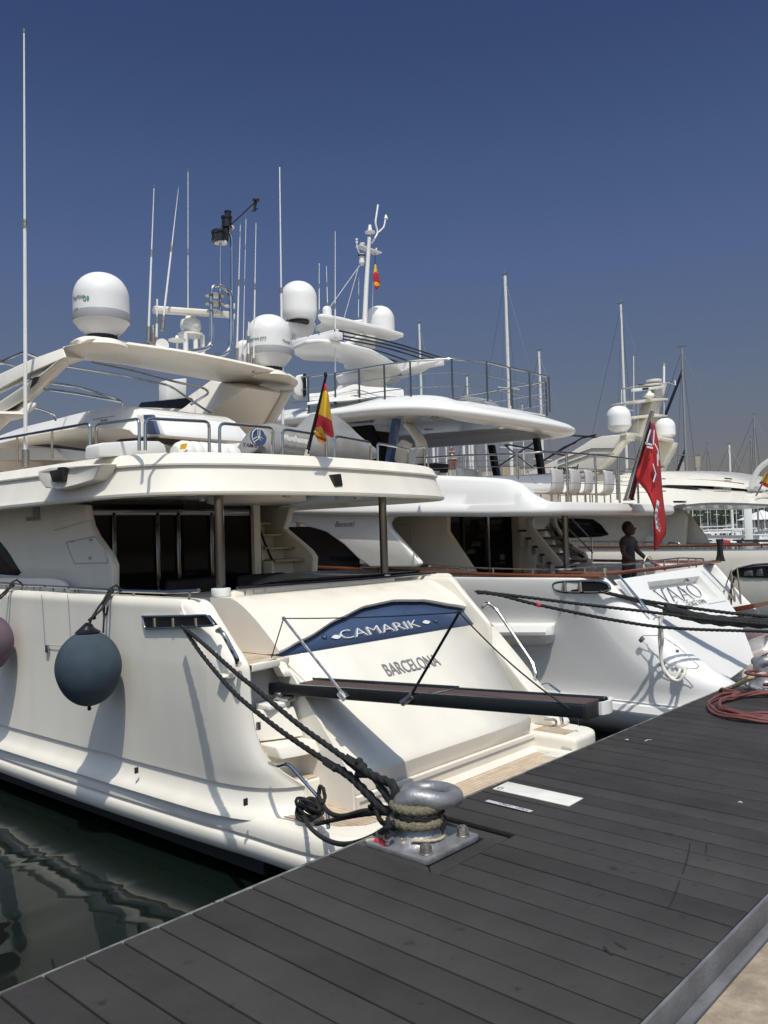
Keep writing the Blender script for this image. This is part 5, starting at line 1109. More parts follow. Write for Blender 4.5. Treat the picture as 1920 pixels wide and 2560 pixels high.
# white shell chairs on the upper aft deck
def shell_chair(c,w,rot,label):
    c=V(c); hz=(c.z+.95-3.56)/.95; c.z=3.56; t=thing('shell_chair',label,'chair',c,'white shell chairs on the upper deck')
    def Q_(x,y,z): return c+V((x*math.cos(rot)-y*math.sin(rot),x*math.sin(rot)+y*math.cos(rot),z))
    prof=[(.02,.95),(.0,.7),(.02,.42),(.08,.32),(.2,.29),(.5,.34)]; prof=[(a_,b_*hz) for a_,b_ in prof]
    prof=cat([V((0,y,z)) for y,z in prof],5); secs=[]
    for p in prof:
        secs.append([Q_(-w,p.y,p.z),Q_(-w*.6,p.y-.02,p.z-.01),Q_(w*.6,p.y-.02,p.z-.01),Q_(w,p.y,p.z)])
    g=G(); g.loft(secs,False); o=g.build('shell',mat('grey_white_shell',(.50,.50,.495),.4),t,ang=80); o.modifiers.new('s','SOLIDIFY').thickness=.035
    for a,b_ in((-w*.7,.06),(w*.7,.06),(-w*.7,.42),(w*.7,.42)): g=G(); g.tube([Q_(a,b_,0),Q_(a,b_,.31*hz)],.014,6); g.build('leg',chrome,t)
    return t
for i,(px,py,y,w,lab) in enumerate(((1396,1172,7.5,.30,'white shell chair on the upper deck left of the first tall rail post'),(1440,1173,7.5,.28,'white shell chair on the upper deck between the two tall rail posts'),(1474,1176,7.5,.22,'narrow-looking white shell chair directly behind the second tall rail post'),(1524,1177,7.5,.30,'white shell chair on the upper deck beside the leaning flagstaff'),(1075,1174,9.4,.42,'partly hidden white shell chair behind the coaming near the dark console'),(1170,1170,9.2,.42,'white shell chair behind the coaming left of the black deck supports'))):
    p=P(px,py,y=y); shell_chair((p.x,y,p.z-.95),w,.2,lab)
# ---------------------------------------------------------------- person on the aft deck
def skinbody(name,verts,edges,rad,m,parent,sub=2,root=0):
    base=V(parent['_o']); me=bpy.data.meshes.new(name); me.from_pydata([tuple(V(v)-base) for v in verts],edges,[]); o=bpy.data.objects.new(name,me); COL.objects.link(o); o.parent=parent; me.materials.append(m)
    md=o.modifiers.new('k','SKIN'); 
    sv=me.skin_vertices[0].data
    for i,r in enumerate(rad): sv[i].radius=(r,r) if not hasattr(r,'__len__') else r
    sv[root].use_root=True; md.use_smooth_shade=True; o.modifiers.new('u','SUBSURF').levels=sub; o.modifiers['u'].render_levels=sub
    return o
PB=P(1572,1410,y=7.1); px0=PB.x; pe=V((px0,7.1,1.52))
PE=thing('person','man in a shade-darkened grey t-shirt holding a white hose on the aft deck','person',pe)
def B(x,y,z): return pe+V((x,y,z))
vb=[B(0,0,.92),B(0,0,1.08),B(0,-.01,1.25),B(0,0,1.37),B(0,0,1.42),B(0,-.01,1.47),
    B(-.20,0,1.35),B(-.27,-.02,1.13),B(-.17,-.16,.98),B(-.08,-.24,.96),
    B(.20,0,1.35),B(.27,-.05,1.15),B(.33,-.22,.97),B(.38,-.28,.93),
    B(-.10,0,.88),B(-.11,0,.48),B(-.12,.02,.08),B(-.12,-.12,.04),B(.10,0,.88),B(.11,0,.48),B(.12,.02,.08),B(.13,-.12,.04)]
eb=[(0,1),(1,2),(2,3),(3,4),(4,5),(3,6),(6,7),(7,8),(8,9),(3,10),(10,11),(11,12),(12,13),(0,14),(14,15),(15,16),(16,17),(0,18),(18,19),(19,20),(20,21)]
rb=[(.15,.11),(.145,.10),(.165,.11),(.15,.10),.062,.058,.072,.048,.036,.028,.072,.048,.036,.028,.095,.065,.045,.04,.095,.065,.045,.04]
skinbody('body',vb,eb,rb,shaded_skin,PE)
vt=[B(0,0,.93),B(0,0,1.08),B(0,-.01,1.26),B(0,0,1.365),B(-.20,0,1.35),B(-.25,-.01,1.22),B(.20,0,1.35),B(.25,-.03,1.23)]
skinbody('tshirt',vt,[(0,1),(1,2),(2,3),(3,4),(4,5),(3,6),(6,7)],[(.168,.125),(.165,.12),(.185,.128),(.165,.112),.085,.07,.085,.07],shirt,PE)
skinbody('trousers',[B(0,0,.97),B(0,0,.9),B(-.10,0,.86),B(-.11,0,.48),B(-.12,.02,.12),B(.10,0,.86),B(.11,0,.48),B(.12,.02,.12)],[(0,1),(1,2),(2,3),(3,4),(1,5),(5,6),(6,7)],[(.17,.125),(.17,.125),.11,.085,.07,.11,.085,.07],trouser,PE)
g=G(); hc=B(.01,-.02,1.565); g.sphere(hc,.115,24,(.84,.95,1.10)); g.sphere(hc+W(.01,-.06,-.07),.06,16,(.9,.8,.8)); g.sphere(hc+W(.015,-.11,-.01),.022,10,(.8,1,1.4)); g.sphere(hc+W(-.09,0,-.01),.025,10,(.5,1,1.3)); g.sphere(hc+W(.095,0,-.01),.025,10,(.5,1,1.3)); hd=g.build('head',shaded_skin,PE)
g=G(); g.sphere(hc+W(0,.022,.03),.118,24,(.83,.93,1.05)); 
g.v=[p if p.z>hc.z+.015 or p.y>hc.y+.03 else V((p.x,hc.y+.03 if p.y<hc.y else p.y,max(p.z,hc.z-.06))) for p in g.v]; g.build('hair',hair,hd)
g=G(); g.prism([hc+W(-.075,-.10,.03),hc+W(.085,-.10,.03),hc+W(.085,-.10,-.005),hc+W(.02,-.112,.0),hc+W(-.07,-.10,-.005)],(0,-.012,0)); g.build('sunglasses',black,hd)
g=G(); g.tube([hc+W(-.02,-.115,-.065),hc+W(.04,-.115,-.062)],.006,5); g.build('mouth',mat('lip_colour',(.2,.08,.06),.6),hd)
def hand(c,d,m,par):
    c=V(c); d=V(d).normalized(); s=d.cross(W(0,0,1)).normalized(); u=s.cross(d); q=G(); q.sphere(c+d*.03,.042,12,(1,1,.55))
    for i in range(4):
        o_=(i-1.5)*.018; l=(.062,.072,.068,.052)[i]; q.tube([c+d*.06+s*o_,c+d*(.06+l*.55)+s*o_-u*.01,c+d*(.06+l*.7)+s*o_-u*.035,c+d*(.05+l*.4)+s*o_-u*.045],[.0095,.009,.0085,.007],8)
    q.tube([c+d*.01+s*.035,c+d*.045+s*.055-u*.01,c+d*.07+s*.045-u*.03],[.012,.0105,.008],8); return q.build('hand',m,par)
hand(B(.38,-.28,.93),(.5,-.5,-.4),shaded_skin,PE); hand(B(-.08,-.24,.96),(.8,-.4,0),shaded_skin,PE)
HS=thing('wash_hose','white hose held by the man in the grey t-shirt','hose',B(.1,-.25,.7))
g=G(); g.tube(cat([B(.41,-.32,.92),B(.30,-.30,1.02),B(.18,-.30,1.06),B(.05,-.30,1.0),B(-.02,-.30,.86),B(.0,-.32,.72),B(.10,-.34,.60),B(.18,-.3,.4),B(.2,-.2,.05)],6),.014,8); g.build('hose',hosew,HS)
g=G(); g.tube([B(.36,-.30,.93),B(.47,-.38,.86),B(.56,-.46,.78)],[.02,.016,.03],8); g.build('spray_nozzle',redm,HS)
# ================================================================ gangway of yacht 1 (part with its own pieces)
gx0,gx1=5.12,5.53
def gp(x,t,dz=0): # t 0..1 root->tip
    return V((x+.44*t,6.45+(3.12-6.45)*t,1.70+(1.79-1.70)*t+dz))
def bar(x0,x1,t0,t1,z0,z1,name,m,par,bev=.01,seg=3):
    a=[gp(x0,t0,z0),gp(x1,t0,z0),gp(x1,t0,z1),gp(x0,t0,z1)]; b_=[gp(x0,t1,z0),gp(x1,t1,z0),gp(x1,t1,z1),gp(x0,t1,z1)]
    g=G(); g.loft([a,b_],True,True); return g.build(name,m,par,bev=bev,seg=seg,ang=50)
gw=bar(gx0+.05,gx1-.05,-.12,.985,-.05,-.010,'gangway',brown,Y1T,.004)
bar(gx0,gx0+.055,.03,1,-.105,.004,'side_beam',navym,gw,.016); bar(gx1-.055,gx1,.03,.60,-.105,.012,'side_beam',navym,gw,.016); bar(gx1-.075,gx1-.02,.60,1.0,-.10,.005,'side_beam',navym,gw,.016)
bar(gx0-.004,gx0+.001,.05,.30,-.095,-.015,'side_panel',black,gw,.002); bar(gx0-.004,gx0+.001,.35,.57,-.095,-.015,'side_panel',black,gw,.002)
bar(gx0+.06,gx1-.06,.585,.60,-.03,.0,'cross_tube',chrome,gw,.006)
g=G(); c=gp((gx0+gx1)/2,1.0); n=10; gx0+=.44; gx1+=.44; top=[];bot=[]
for i in range(n+1):
    u=i/n; x=gx0+.16+(gx1-.02-gx0-.16)*u; y=c.y-.03-.05*math.sin(math.pi*(.2+.8*u)); top.append(V((x,y,c.z+.0))); bot.append(V((x,y,c.z-.095)))
g.loft([top+[p+W(0,.025,0) for p in reversed(top)],bot+[p+W(0,.025,0) for p in reversed(bot)]],True,True); g.build('end_plate',whitep,gw)
g=G(); g.box((gx0-.002,c.y-.035,c.z-.11),(gx0+.17,c.y+.02,c.z+.0)); g.build('end_block',dark,gw,bev=.012); gx0-=.44; gx1-=.44
g=G(); g.box((gx0+.02,6.0,1.555),(gx1-.1,6.45,1.60)); g.cyl(V((gx0+.0,6.15,1.60)),V((gx1-.1,6.15,1.60)),.035,12); g.build('hinge_mount',steel,gw,bev=.005)
GA=gp(gx0,0); GB=gp(gx0,1)
def gv(a,b_,o=0): return PV(a,b_,GA+W(-o,0,0),GB+W(-o,0,0))
pA,pB=gv(709,1546),gv(1148,1531)
g=G(); g.tube([gv(866,1745),pA],.013,8); g.sphere(pA,.02,8); g.build('stanchion',steel,gw)
g=G(); g.tube([gv(1012,1757,.01),gv(1022,1748,.01),pB],.013,8); g.sphere(pB,.02,8); g.build('stanchion',navym,gw)
g=G(); g.tube([gv(862,1748,.02),gv(848,1732,.02)],.03,8); g.build('stanchion_socket',steel,gw)
g=G(); g.tube([gv(1005,1758,.02),gv(1030,1740,.02)],.03,8); g.build('stanchion_socket',steel,gw)
tipx=gv(1424,1772)
def sag(a,b_,s,n=12): return [a+(b_-a)*(i/n)-W(0,0,4*s*(i/n)*(1-i/n)) for i in range(n+1)]
g=G(); g.tube([gv(657,1715),pA],.006,5); g.tube(sag(pA,pB,.015),.006,5); g.tube(sag(pB,tipx,.05),.007,6); g.build('guide_rope',ropeb,gw)
# ================================================================ fenders
def fender(c,r,m,name,label,top,knot,grp='fenders hung on the port side of the nearest yacht'):
    t=thing('fender',label,'fender',c,grp); g=G(); prof=[]
    n=22
    for i in range(n+1):
        a=math.pi*i/n; z=-math.cos(a)*1.17; q=math.sin(a)*(1-.06*max(0,-z)); 
        if i==0 or i==n: q=.02
        prof.append((q*r,z*r))
    g.lathe(prof,c,40,axis=(0,0,1)); 
    for k,p in enumerate(g.v):
        a=math.atan2(p.y-c.y,p.x-c.x); d=(p.z-c.z)/r
        if d<-.55: 
            f=1+.035*math.sin(a*17)*min(1,(-.55-d)*2.5); g.v[k]=V((c.x+(p.x-c.x)*f,c.y+(p.y-c.y)*f,p.z))
    tp=c+W(0,-.0,1.17*r); ax=(top-c).normalized()
    g.build('fender_body',m,t,ang=80)
    g=G(); g.tube([c+W(0,0,r*1.12),c+W(0,0,r*1.25),c+W(.0,-.02,r*1.36)],[.13,.07,.04],14); g.build('fender_cap',black,t)
    g=G(); g.tube([c-W(0,0,r*1.16),c-W(0,0,r*1.22)],[.02,.01],8); g.sphere(c-W(0,0,r*1.25),.022,8); g.build('tail_knot',ropeb,t)
    e=c+W(0,-.02,r*1.34)
    g=G(); g.tube(cat([e,e*.6+knot*.4+W(0,.04,0),knot],6),.012,9,3,.05); g.tube(cat([e+W(0,0,.05),e*.5+knot*.5+W(0,-.05,0),knot+W(0,-.02,0)],6),.012,9,3,.05)
    g.tube(cat([knot,knot+W(-.02,.10,-.08),knot+W(-.02,.13,-.2),knot+W(-.02,.07,-.25),knot+W(-.02,.02,-.16)],6),.011,9,3,.05)
    g.sphere(knot,.035,10); g.tube([knot+W(0,0,.03),knot+W(.06,0,.06),knot+W(.12,0,.01),knot+W(.08,.02,-.02)],.012,8); g.sphere(e+(knot-e)*.22,.026,8)
    g.build('lanyard',ropeb,t)
    return t
fc=P(207,1672,x=4.10); kn=P(277,1478,x=4.52)
fender(V((4.12,fc.y-.08,fc.z+.01)),.322,fendm,'fender','big round blue cloth fender hanging on the port side',fc,kn)
fc2=P(-36,1608,x=4.12)
fender(V((4.14,fc2.y,fc2.z)),.30,fendp,'fender','purple cloth fender cut by the left edge of the picture',fc2,P(30,1462,x=4.52))
g=G(); p=P(270,1590,x=4.4); g.tube([P(258,1582,x=4.38),P(262,1500,x=4.45),P(270,1480,x=4.5)],.010,9,3,.05)
tag(g.build('fender_line',ropeb,loc=P(265,1540,x=4.45)),'loose black line beside the blue fender rope','rope')
# ================================================================ mooring lines to the bollard
A_=V((4.44,6.75,2.28)); Bp=V((3.22,2.93,1.70))
def rope(name,pts,r,label,m=ropeb,lobes=3,pitch=.085,sub=8,cat_='rope',grp=None,extra=None,n=12,loc=None):
    def rs(q):
        q=cat(q,sub); out=[q[0]]; st=max(.008,pitch/8); acc=0
        for a,b_ in zip(q,q[1:]):
            L_=(b_-a).length
            while acc+L_>=st and L_>1e-9:
                t=(st-acc)/L_; a=a+(b_-a)*t; out.append(a); L_=(b_-a).length; acc=0
            acc+=L_
        return out
    g=G(); g.tube(rs(pts),r,n,lobes,pitch,amp=.15)
    if extra:
        for ps,rr_ in extra: g.tube(rs(ps),rr_,n,lobes,pitch,amp=.15)
    o=g.build(name,m,loc=loc if loc is not None else pts[0],ang=80); tag(o,label,cat_,grp); return o
pv=lambda a,b_: PV(a,b_,A_,Bp)
l1=[pv(455,1566),pv(500,1602),pv(590,1682),pv(640,1722),pv(740,1806),pv(830,1872),pv(880,1908)]
l2=[pv(458,1568),pv(500,1630),pv(550,1692),pv(600,1745),pv(700,1825),pv(800,1893),pv(852,1925)]
m1_=rope('mooring_line',l1,.017,'upper thin black mooring line from the port fairlead to the bollard',grp='lines from yacht to bollard')
m2_=rope('mooring_line',l2,.017,'lower thin black mooring line from the port fairlead to the bollard',grp='lines from yacht to bollard')
bc=BC+W(-.04,0,0)
def wrap(z0,z1,r,a0,a1,n=18): return [bc+V((r*math.cos(R(a0+(a1-a0)*i/n)),r*math.sin(R(a0+(a1-a0)*i/n)),z0+(z1-z0)*i/n)) for i in range(n+1)]
rope('mooring_rope_tail',[pv(872,1902),pv(893,1915),pv(940,1943),pv(985,1965)]+wrap(.19,.17,.125,125,-60),.023,'thick spliced black rope running to the top of the bollard post',pitch=.085,grp='lines from yacht to bollard')
rope('mooring_rope_tail',[pv(845,1920),pv(880,1945),pv(920,1985),pv(955,2020),pv(990,2038)]+wrap(.115,.105,.14,150,-70),.023,'thick spliced black rope wrapped round the middle of the bollard',pitch=.085,grp='lines from yacht to bollard')
rope('mooring_rope_tail',[pv(893,1935),pv(930,1938),pv(950,1965),pv(975,2000),pv(1000,2030)]+wrap(.10,.10,.13,150,60),.020,'short black rope branch between the two thick mooring ropes',pitch=.07,grp='lines from yacht to bollard')
g=G(); g.sphere(pv(905,1918),.036,12,(1,.8,.8)); g.sphere(pv(898,1904),.024,10); g.tube([pv(868,1897),pv(895,1916)],.028,10,4,.05); tag(g.build('splice_knot',ropeb,loc=pv(905,1915)),'bulky black splice knot on the upper mooring line','knot')
g=G(); g.sphere(pv(840,1920),.030,12,(1.2,.8,.8)); g.tube([pv(815,1905),pv(835,1917)],.026,10,4,.05); tag(g.build('splice_knot',ropeb,loc=pv(840,1920)),'small black splice knot on the lower mooring line','knot')
# chafing turns (frayed tan) and black turns round the post
def turns(zs,r,rad,a0,a1,m,name,label,cat_,fz=True):
    g=G()
    for z in zs:
        pts=wrap(z,z-.012,r,a0,a1,60); g.tube(pts,[rad*(1+(.07*math.sin(i*1.1)+.05*math.sin(i*2.3) if fz else 0)) for i in range(61)],16,4 if fz else 3,.035 if fz else .085,amp=.07 if fz else .16)
    o=g.build(name,m,loc=bc,ang=80); tag(o,label,cat_); return o
turns([.208],.115,.025,-235,-60,fuzz,'chafe_cover','frayed tan chafe cover, upper one, on the bollard post','rope cover')
turns([.132],.117,.026,-240,-10,fuzz,'chafe_cover','frayed tan chafe cover, lower one, on the bollard post','rope cover')
turns([.175,.162],.112,.020,-200,40,ropeb,'rope_turns','black rope turns between the two tan chafe covers','rope',False)
# thin tan line with red tape
zt0=DZ+.03
cp_=lambda a,b_,dz=.03: P(a,b_,z=DZ+dz)
g=G(); g.tube(cat([cp_(1082,2062,.05),cp_(1070,2083,.05),cp_(1045,2092,.04),cp_(1022,2098,.04),cp_(1010,2108,.045),cp_(1000,2110,.03),cp_(985,2113,.02),cp_(965,2110,.02),cp_(935,2100,.02),cp_(915,2103,.015)],6),.009,9,3,.04)
g.tube(cat([cp_(1005,2100,.05),cp_(1000,2082,.07),cp_(996,2070,.08),cp_(990,2055,.10)],6),.008,9,3,.04); g.tube(cat([cp_(1000,2100,.045),cp_(985,2085,.05),cp_(970,2072,.06),cp_(962,2082,.03)],6),.008,9,3,.04)
g.tube(cat([bc+V((.142*math.cos(R(a)),.142*math.sin(R(a)),.055+.01*math.sin(a*.03))) for a in range(-150,60,15)],4),.008,9,3,.04)
for a,b_ in((1008,2100),(1014,2092),(1002,2095),(1022,2102),(1010,2085)): g.sphere(cp_(a,b_,.05),.017,8)
th=g.build('thin_tan_rope',ropet,loc=cp_(1005,2100),ang=80); tag(th,'thin knotted tan rope tied low round the bollard','rope')
g=G(); g.tube(cat([cp_(967,2110,.02),cp_(952,2105,.02),cp_(938,2101,.02)],4),.0125,9); g.sphere(cp_(958,2112,.02),.013,8); g.build('red_tape',redm,th)
# coiled line on the side platform
cc=P(775,2048,z=.66)
g=G()
rnd=random.Random(5)
pts=[]
for i in range(150):
    a=i*.36; r_=.095+.025*math.sin(i*.21); tilt=.35*math.sin(i*.047); pts.append(cc+V((r_*1.05*math.cos(a),r_*math.sin(a)*.9,.07+.055*math.sin(a+tilt*4)+.012*math.sin(i*.6)+i*.0003)))
g.tube(pts,.0135,9,3,.06)
pts=[cc+V((.045*math.cos(a*1.0)+.012*i*.02,.05*math.sin(a),.06+.09*math.sin(a*.5)**2+.03*math.sin(a*.3))) for i,a in enumerate([k*.5 for k in range(60)])]; g.tube(pts,.015,9,3,.06)
o=g.build('rope_coil',ropeb,loc=cc,ang=80); tag(o,'tangled coil of black rope on the port platform corner','rope coil')
rope('mooring_rope_tail',[P(760,2040,z=.72),P(770,2062,z=.75),P(800,2090,z=.85),P(840,2108,z=1.0),P(880,2109,z=1.2),P(925,2095,z=1.42),P(960,2075,z=1.6),P(985,2055,z=1.66)],.016,'slack black line hanging from the coil up to the bollard',pitch=.06,grp='lines from yacht to bollard')
rope('mooring_rope_tail',[P(790,2060,z=.70),P(850,2046,z=.9),P(900,2036,z=1.2),P(950,2030,z=1.5),P(990,2035,z=1.63)],.018,'black line from the coil straight to the bollard',pitch=.06,grp='lines from yacht to bollard')
rope('mooring_rope_tail',[P(800,1965,z=1.0),P(797,1990,z=.95),P(808,2015,z=.9),P(830,2035,z=.95),P(860,2040,z=1.05),P(900,2030,z=1.25),P(930,2027,z=1.4),P(985,2030,z=1.62)],.017,'black line looped through the chrome grab rail at the steps',pitch=.06,grp='lines from yacht to bollard',extra=[([P(797,1990,z=.95),P(800,1968,z=1.02),P(808,1972,z=1.02),P(812,1995,z=.95),P(806,2010,z=.92)],.015)])
rope('mooring_rope_tail',[P(930,2025,z=1.45),P(925,2016,z=1.47),P(940,2012,z=1.5),P(955,2022,z=1.5),P(945,2035,z=1.5),P(955,2055,z=1.5),P(975,2065,z=1.56)],.014,'small black rope loop left of the bollard',pitch=.06,grp='lines from yacht to bollard')
# ================================================================ starboard lines of yacht 1 and lines of yacht 2
S0=V((8.98,6.0,2.40)); S1=V((13.2,3.4,1.9)); sv=lambda a,b_: PV(a,b_,S0,S1)
g=G(); q=PS([(1190,1476),(1215,1476),(1236,1482),(1200,1486)],x=8.97); g.prism(q,(-.05,0,0)); g.build('starboard_fairlead',black,Y1T)
ex=lambda pts: pts+[pts[-1]+(pts[-1]-pts[-2])*1.5]
rope('mooring_line',ex([sv(1194,1479),sv(1298,1491),sv(1450,1510),sv(1624,1530),sv(1760,1548),sv(1920,1562)]),.020,'upper black stern line crossing in front of the white yacht',sub=10,grp='long stern lines')
rope('mooring_line',ex([sv(1196,1481),sv(1250,1488),sv(1345,1512),sv(1545,1552),sv(1693,1571),sv(1920,1579)]),.021,'lower black stern line with a small red mark, crossing in front of the white yacht',sub=10,grp='long stern lines')
g=G(); p=sv(1345,1512); d=(sv(1350,1513)-sv(1340,1511)).normalized(); g.tube([p-d*.03,p+d*.03],.027,10); tag(g.build('rope_marker',redm,loc=p),'small red tape mark on the lower black stern line','tape mark')
K0=V((10.95,5.85,2.2)); K1=V((13.6,3.6,1.95)); kv=lambda a,b_: PV(a,b_,K0,K1)
rope('mooring_line',ex([kv(1498,1478),kv(1530,1485),kv(1600,1500),kv(1700,1516),kv(1820,1532),kv(1920,1542)]),.024,'black line from the oval fairlead of the white yacht running right',sub=8,grp='long stern lines')
g=G(); g.tube(cat(ex([kv(1505,1480),kv(1580,1500),kv(1640,1515),kv(1668,1524)]),6),.022,10,3,.08); 
g.tube(cat(ex([kv(1662,1522),kv(1690,1529),kv(1740,1543),kv(1800,1552),kv(1870,1556),kv(1925,1560)]),8),.075,12,4,.3); 
o=g.build('covered_mooring_line',ropeb,loc=kv(1662,1522),ang=80); tag(o,'mooring line in a thick torn black sleeve at the right edge','rope')
# white shore hose loops
hw=lambda a,b_,o=.10: hx(a,b_)+W(-o,0,0)
g=G(); g.tube(cat([hw(1668,1535,.12),hw(1662,1570,.14),hw(1664,1620,.14),hw(1672,1660,.16),hw(1692,1688,.18),hw(1712,1696,.18),hw(1723,1682,.14),hw(1718,1668,.03)],8),.022,10)
g.tube(cat([hw(1664,1545,.16),hw(1672,1590,.17),hw(1668,1640,.17),hw(1680,1680,.17),hw(1700,1690,.15),hw(1708,1676,.10),hw(1704,1668,.02)],8),.020,10); g.tube(cat([hw(1668,1538,.12),hw(1650,1540,.08),hw(1638,1548,.03)],6),.008,6)
tag(g.build('shore_cable',hosew,loc=hx(1700,1668)),'white shore cable hanging in loops from the hull hatch','cable')
# ================================================================ second bollard, hoses and ropes at the far right
b2=V((8.62,2.80,DZ)); bl2=bollard(b2,'grey bollard cut by the right picture edge beside the hose coil')
ch=V((7.55,2.43,DZ))
rnd=random.Random(11); g=G(); pts=[]
for i in range(230):
    a=i*.155; k=i/230; r_=.50+.09*math.sin(k*13+.5)+.02*math.sin(i*.4); cx=.03*math.sin(k*21); pts.append(ch+V((cx+r_*1.12*math.cos(a),.02*math.cos(k*17)+r_*.92*math.sin(a)*(.92),.014+.03*k+.010*(1+math.sin(i*.9+k*30)))))
g.tube(cat(pts[::2],3),.0125,8)
g.tube(cat([ch+W(.3,.5,.03),P(1860,1735,z=1.53),P(1825,1726,z=1.53),P(1805,1722,z=1.54),P(1793,1732,z=1.48),ch+W(-.0,.75,-.15)],8),.013,8)
g.tube(cat([b2+W(-.28,.0,.19),P(1868,1684,z=1.75),b2+W(-.1,-.25,.1),P(1910,1712,z=1.56),b2+W(.3,-.4,.02)],8),.014,8)
tag(g.build('hose_coil',hosem,loc=ch),'coil of red rubber hose lying on the dark dock','hose')
g=G(); g.tube(cat([P(1820,1722,z=1.51),P(1838,1714,z=1.56),P(1865,1700,z=1.66),P(1885,1692,z=1.70),P(1912,1684,z=1.72)],8),.020,10,3,.08)
tag(g.build('pale_rope',ropet,loc=P(1850,1710,z=1.53)),'pale rope running from the dock edge up onto the second bollard','rope')
g=G(); g.tube(cat([P(1866,1708,z=1.56),P(1880,1718,z=1.54),P(1905,1726,z=1.54),P(1935,1733,z=1.53),P(1980,1740,z=1.53)],8),.022,10,3,.08)
tag(g.build('grey_rope',mat('grey_rope',(.30,.30,.28),.9,var=.2,vscale=60),loc=P(1880,1718,z=1.53)),'thick grey rope curving round the foot of the second bollard','rope')
# ================================================================ small marks on the dock
scm=mat('scuff_dark',(.014,.014,.014),.8)
def mark(pts,r,label,m=scm,nm='scuff_mark',c_='scuff',grp='dark scuffs on the dock boards'):
    g=G(); q=[P(a,b_,z=DZ+.0005) for a,b_ in pts]; top=[];bt=[]
    secs=[]
    for i,p in enumerate(q):
        t=(q[min(i+1,len(q)-1)]-q[max(i-1,0)]).normalized(); n=V((-t.y,t.x,0)); k=r*(.35+.65*math.sin(math.pi*(i+.5)/len(q)))
        secs.append([p+n*k,p-n*k,p-n*k+V((0,0,.0012)),p+n*k+V((0,0,.0012))])
    g.loft(secs,True,True); tag(g.build(nm,m,loc=q[0]),label,c_,grp)
mark([(1510,2366),(1516,2376),(1529,2388)],.006,'left one of the two short dark scuffs on the near dock boards')
mark([(1538,2356),(1550,2365),(1566,2374)],.007,'right one of the two short dark scuffs on the near dock boards')
mark([(1725,2108),(1722,2130),(1714,2160),(1706,2185)],.004,'long dark scratch crossing dock boards toward the right, upper part')
mark([(1700,2200),(1690,2230),(1680,2256),(1668,2272)],.004,'long dark scratch crossing dock boards toward the right, lower part')
mark([(1766,2108),(1766,2120),(1764,2135)],.004,'faint short dark scratch right of the long scratch')
pap=mat('paper_fleck',(.6,.6,.6),.8)
mark([(1564,1849),(1567,1848),(1570,1850)],.008,'tiny pale fleck on the dock, left of the curved one',pap,'paper_fleck','fleck','pale flecks on the dock')
mark([(1612,1853),(1620,1849),(1630,1850)],.004,'tiny curved pale fleck on the dock beyond the white plate',pap,'paper_fleck','fleck','pale flecks on the dock')
mark([(1846,2006),(1851,2004),(1855,2007)],.006,'tiny pale fleck on the dock near the right edge',pap,'paper_fleck','fleck','pale flecks on the dock')
# ================================================================ YACHT 3 (deep cream, right)
Y3T=thing('motor_yacht','deep cream motor yacht moored beyond the white three-deck one, cut by the right edge','yacht',(22.5,10,0),'motor yachts moored stern-to')
X3=19.5
def pr3(px,x,dx,name,m=cream3,bev=.03,par=Y3T,seg=2):
    g=G(); g.prism(PS(px,x=x),(dx,0,0)); return g.build(name,m,par,bev=bev,seg=seg,ang=45)
g=G(); secs=[]
for px,zt0 in((1250,0),(1500,0),(1700,0),(1850,0),(2000,0),(2150,.0)):
    t=P(px,1373 if px<1800 else 1373-(px-1800)*.01,x=X3); secs.append([t,t+W(-.03,0,-.25),V((X3-.05,t.y,1.7)),V((X3+.05,t.y,1.1)),V((X3+.3,t.y,.5)),V((X3+.6,t.y,-.1)),V((X3+6,t.y,-.1)),V((X3+6,t.y,t.z-.1)),V((X3+.2,t.y,t.z-.1))])
g.loft(secs,True,True); h3=g.build('hull',cream3,Y3T,bev=.03,ang=45)
pr3([(1828,1434),(1845,1424),(1885,1416),(1990,1410),(1990,1446),(1875,1444),(1838,1442)],X3-.07,.05,'hull_opening',black,.0)
g=G(); g.tube(PS([(1826,1434),(1845,1421),(1885,1412),(1990,1405)],x=X3-.08),.03,8); g.build('opening_frame',chrome,Y3T)
for a in((1862,1428,1880,1440),(1893,1424,1905,1440)): pr3([(a[0],a[1]),(a[2],a[1]-2),(a[2]+3,a[3]),(a[0]-3,a[3])],X3-.09,.02,'opening_roller',steel,.003)
cap([P(1250,1372,x=X3)+W(.05,0,.02),P(1600,1370,x=X3)+W(.05,0,.03),P(2150,1362,x=X3)+W(.05,0,.03)],par=Y3T,r=.05)
def r3(pts,posts,r=.022):
    g=G(); g.tube(fillet(PS(pts,x=X3+.05),.08,3),r,7); o=g.build('side_rail',steel,Y3T)
    for a,b_ in posts: q=G(); p=P(a,b_,x=X3+.05); q.tube([p,p-W(0,0,.16)],r,6); q.build('rail_post',steel,o)
r3([(1420,1353),(1530,1354),(1655,1356)],[(1460,1354),(1522,1354),(1600,1355)]); r3([(1668,1368),(1669,1357),(1698,1357),(1701,1368)],[]); r3([(1716,1358),(1800,1359),(1900,1359)],[(1780,1359),(1850,1359)])
r3([(1848,1368),(1849,1358),(1902,1358),(1905,1370)],[]); r3([(1465,1389),(1545,1390),(1700,1393)],[(1495,1389),(1545,1390),(1600,1391)])
g=G(); g.tube(fillet(PS([(1856,1346),(1858,1352),(1920,1352),(2000,1351)],x=X3+1.5),.05,3),.03,7); g.build('side_rail',steel,Y3T)
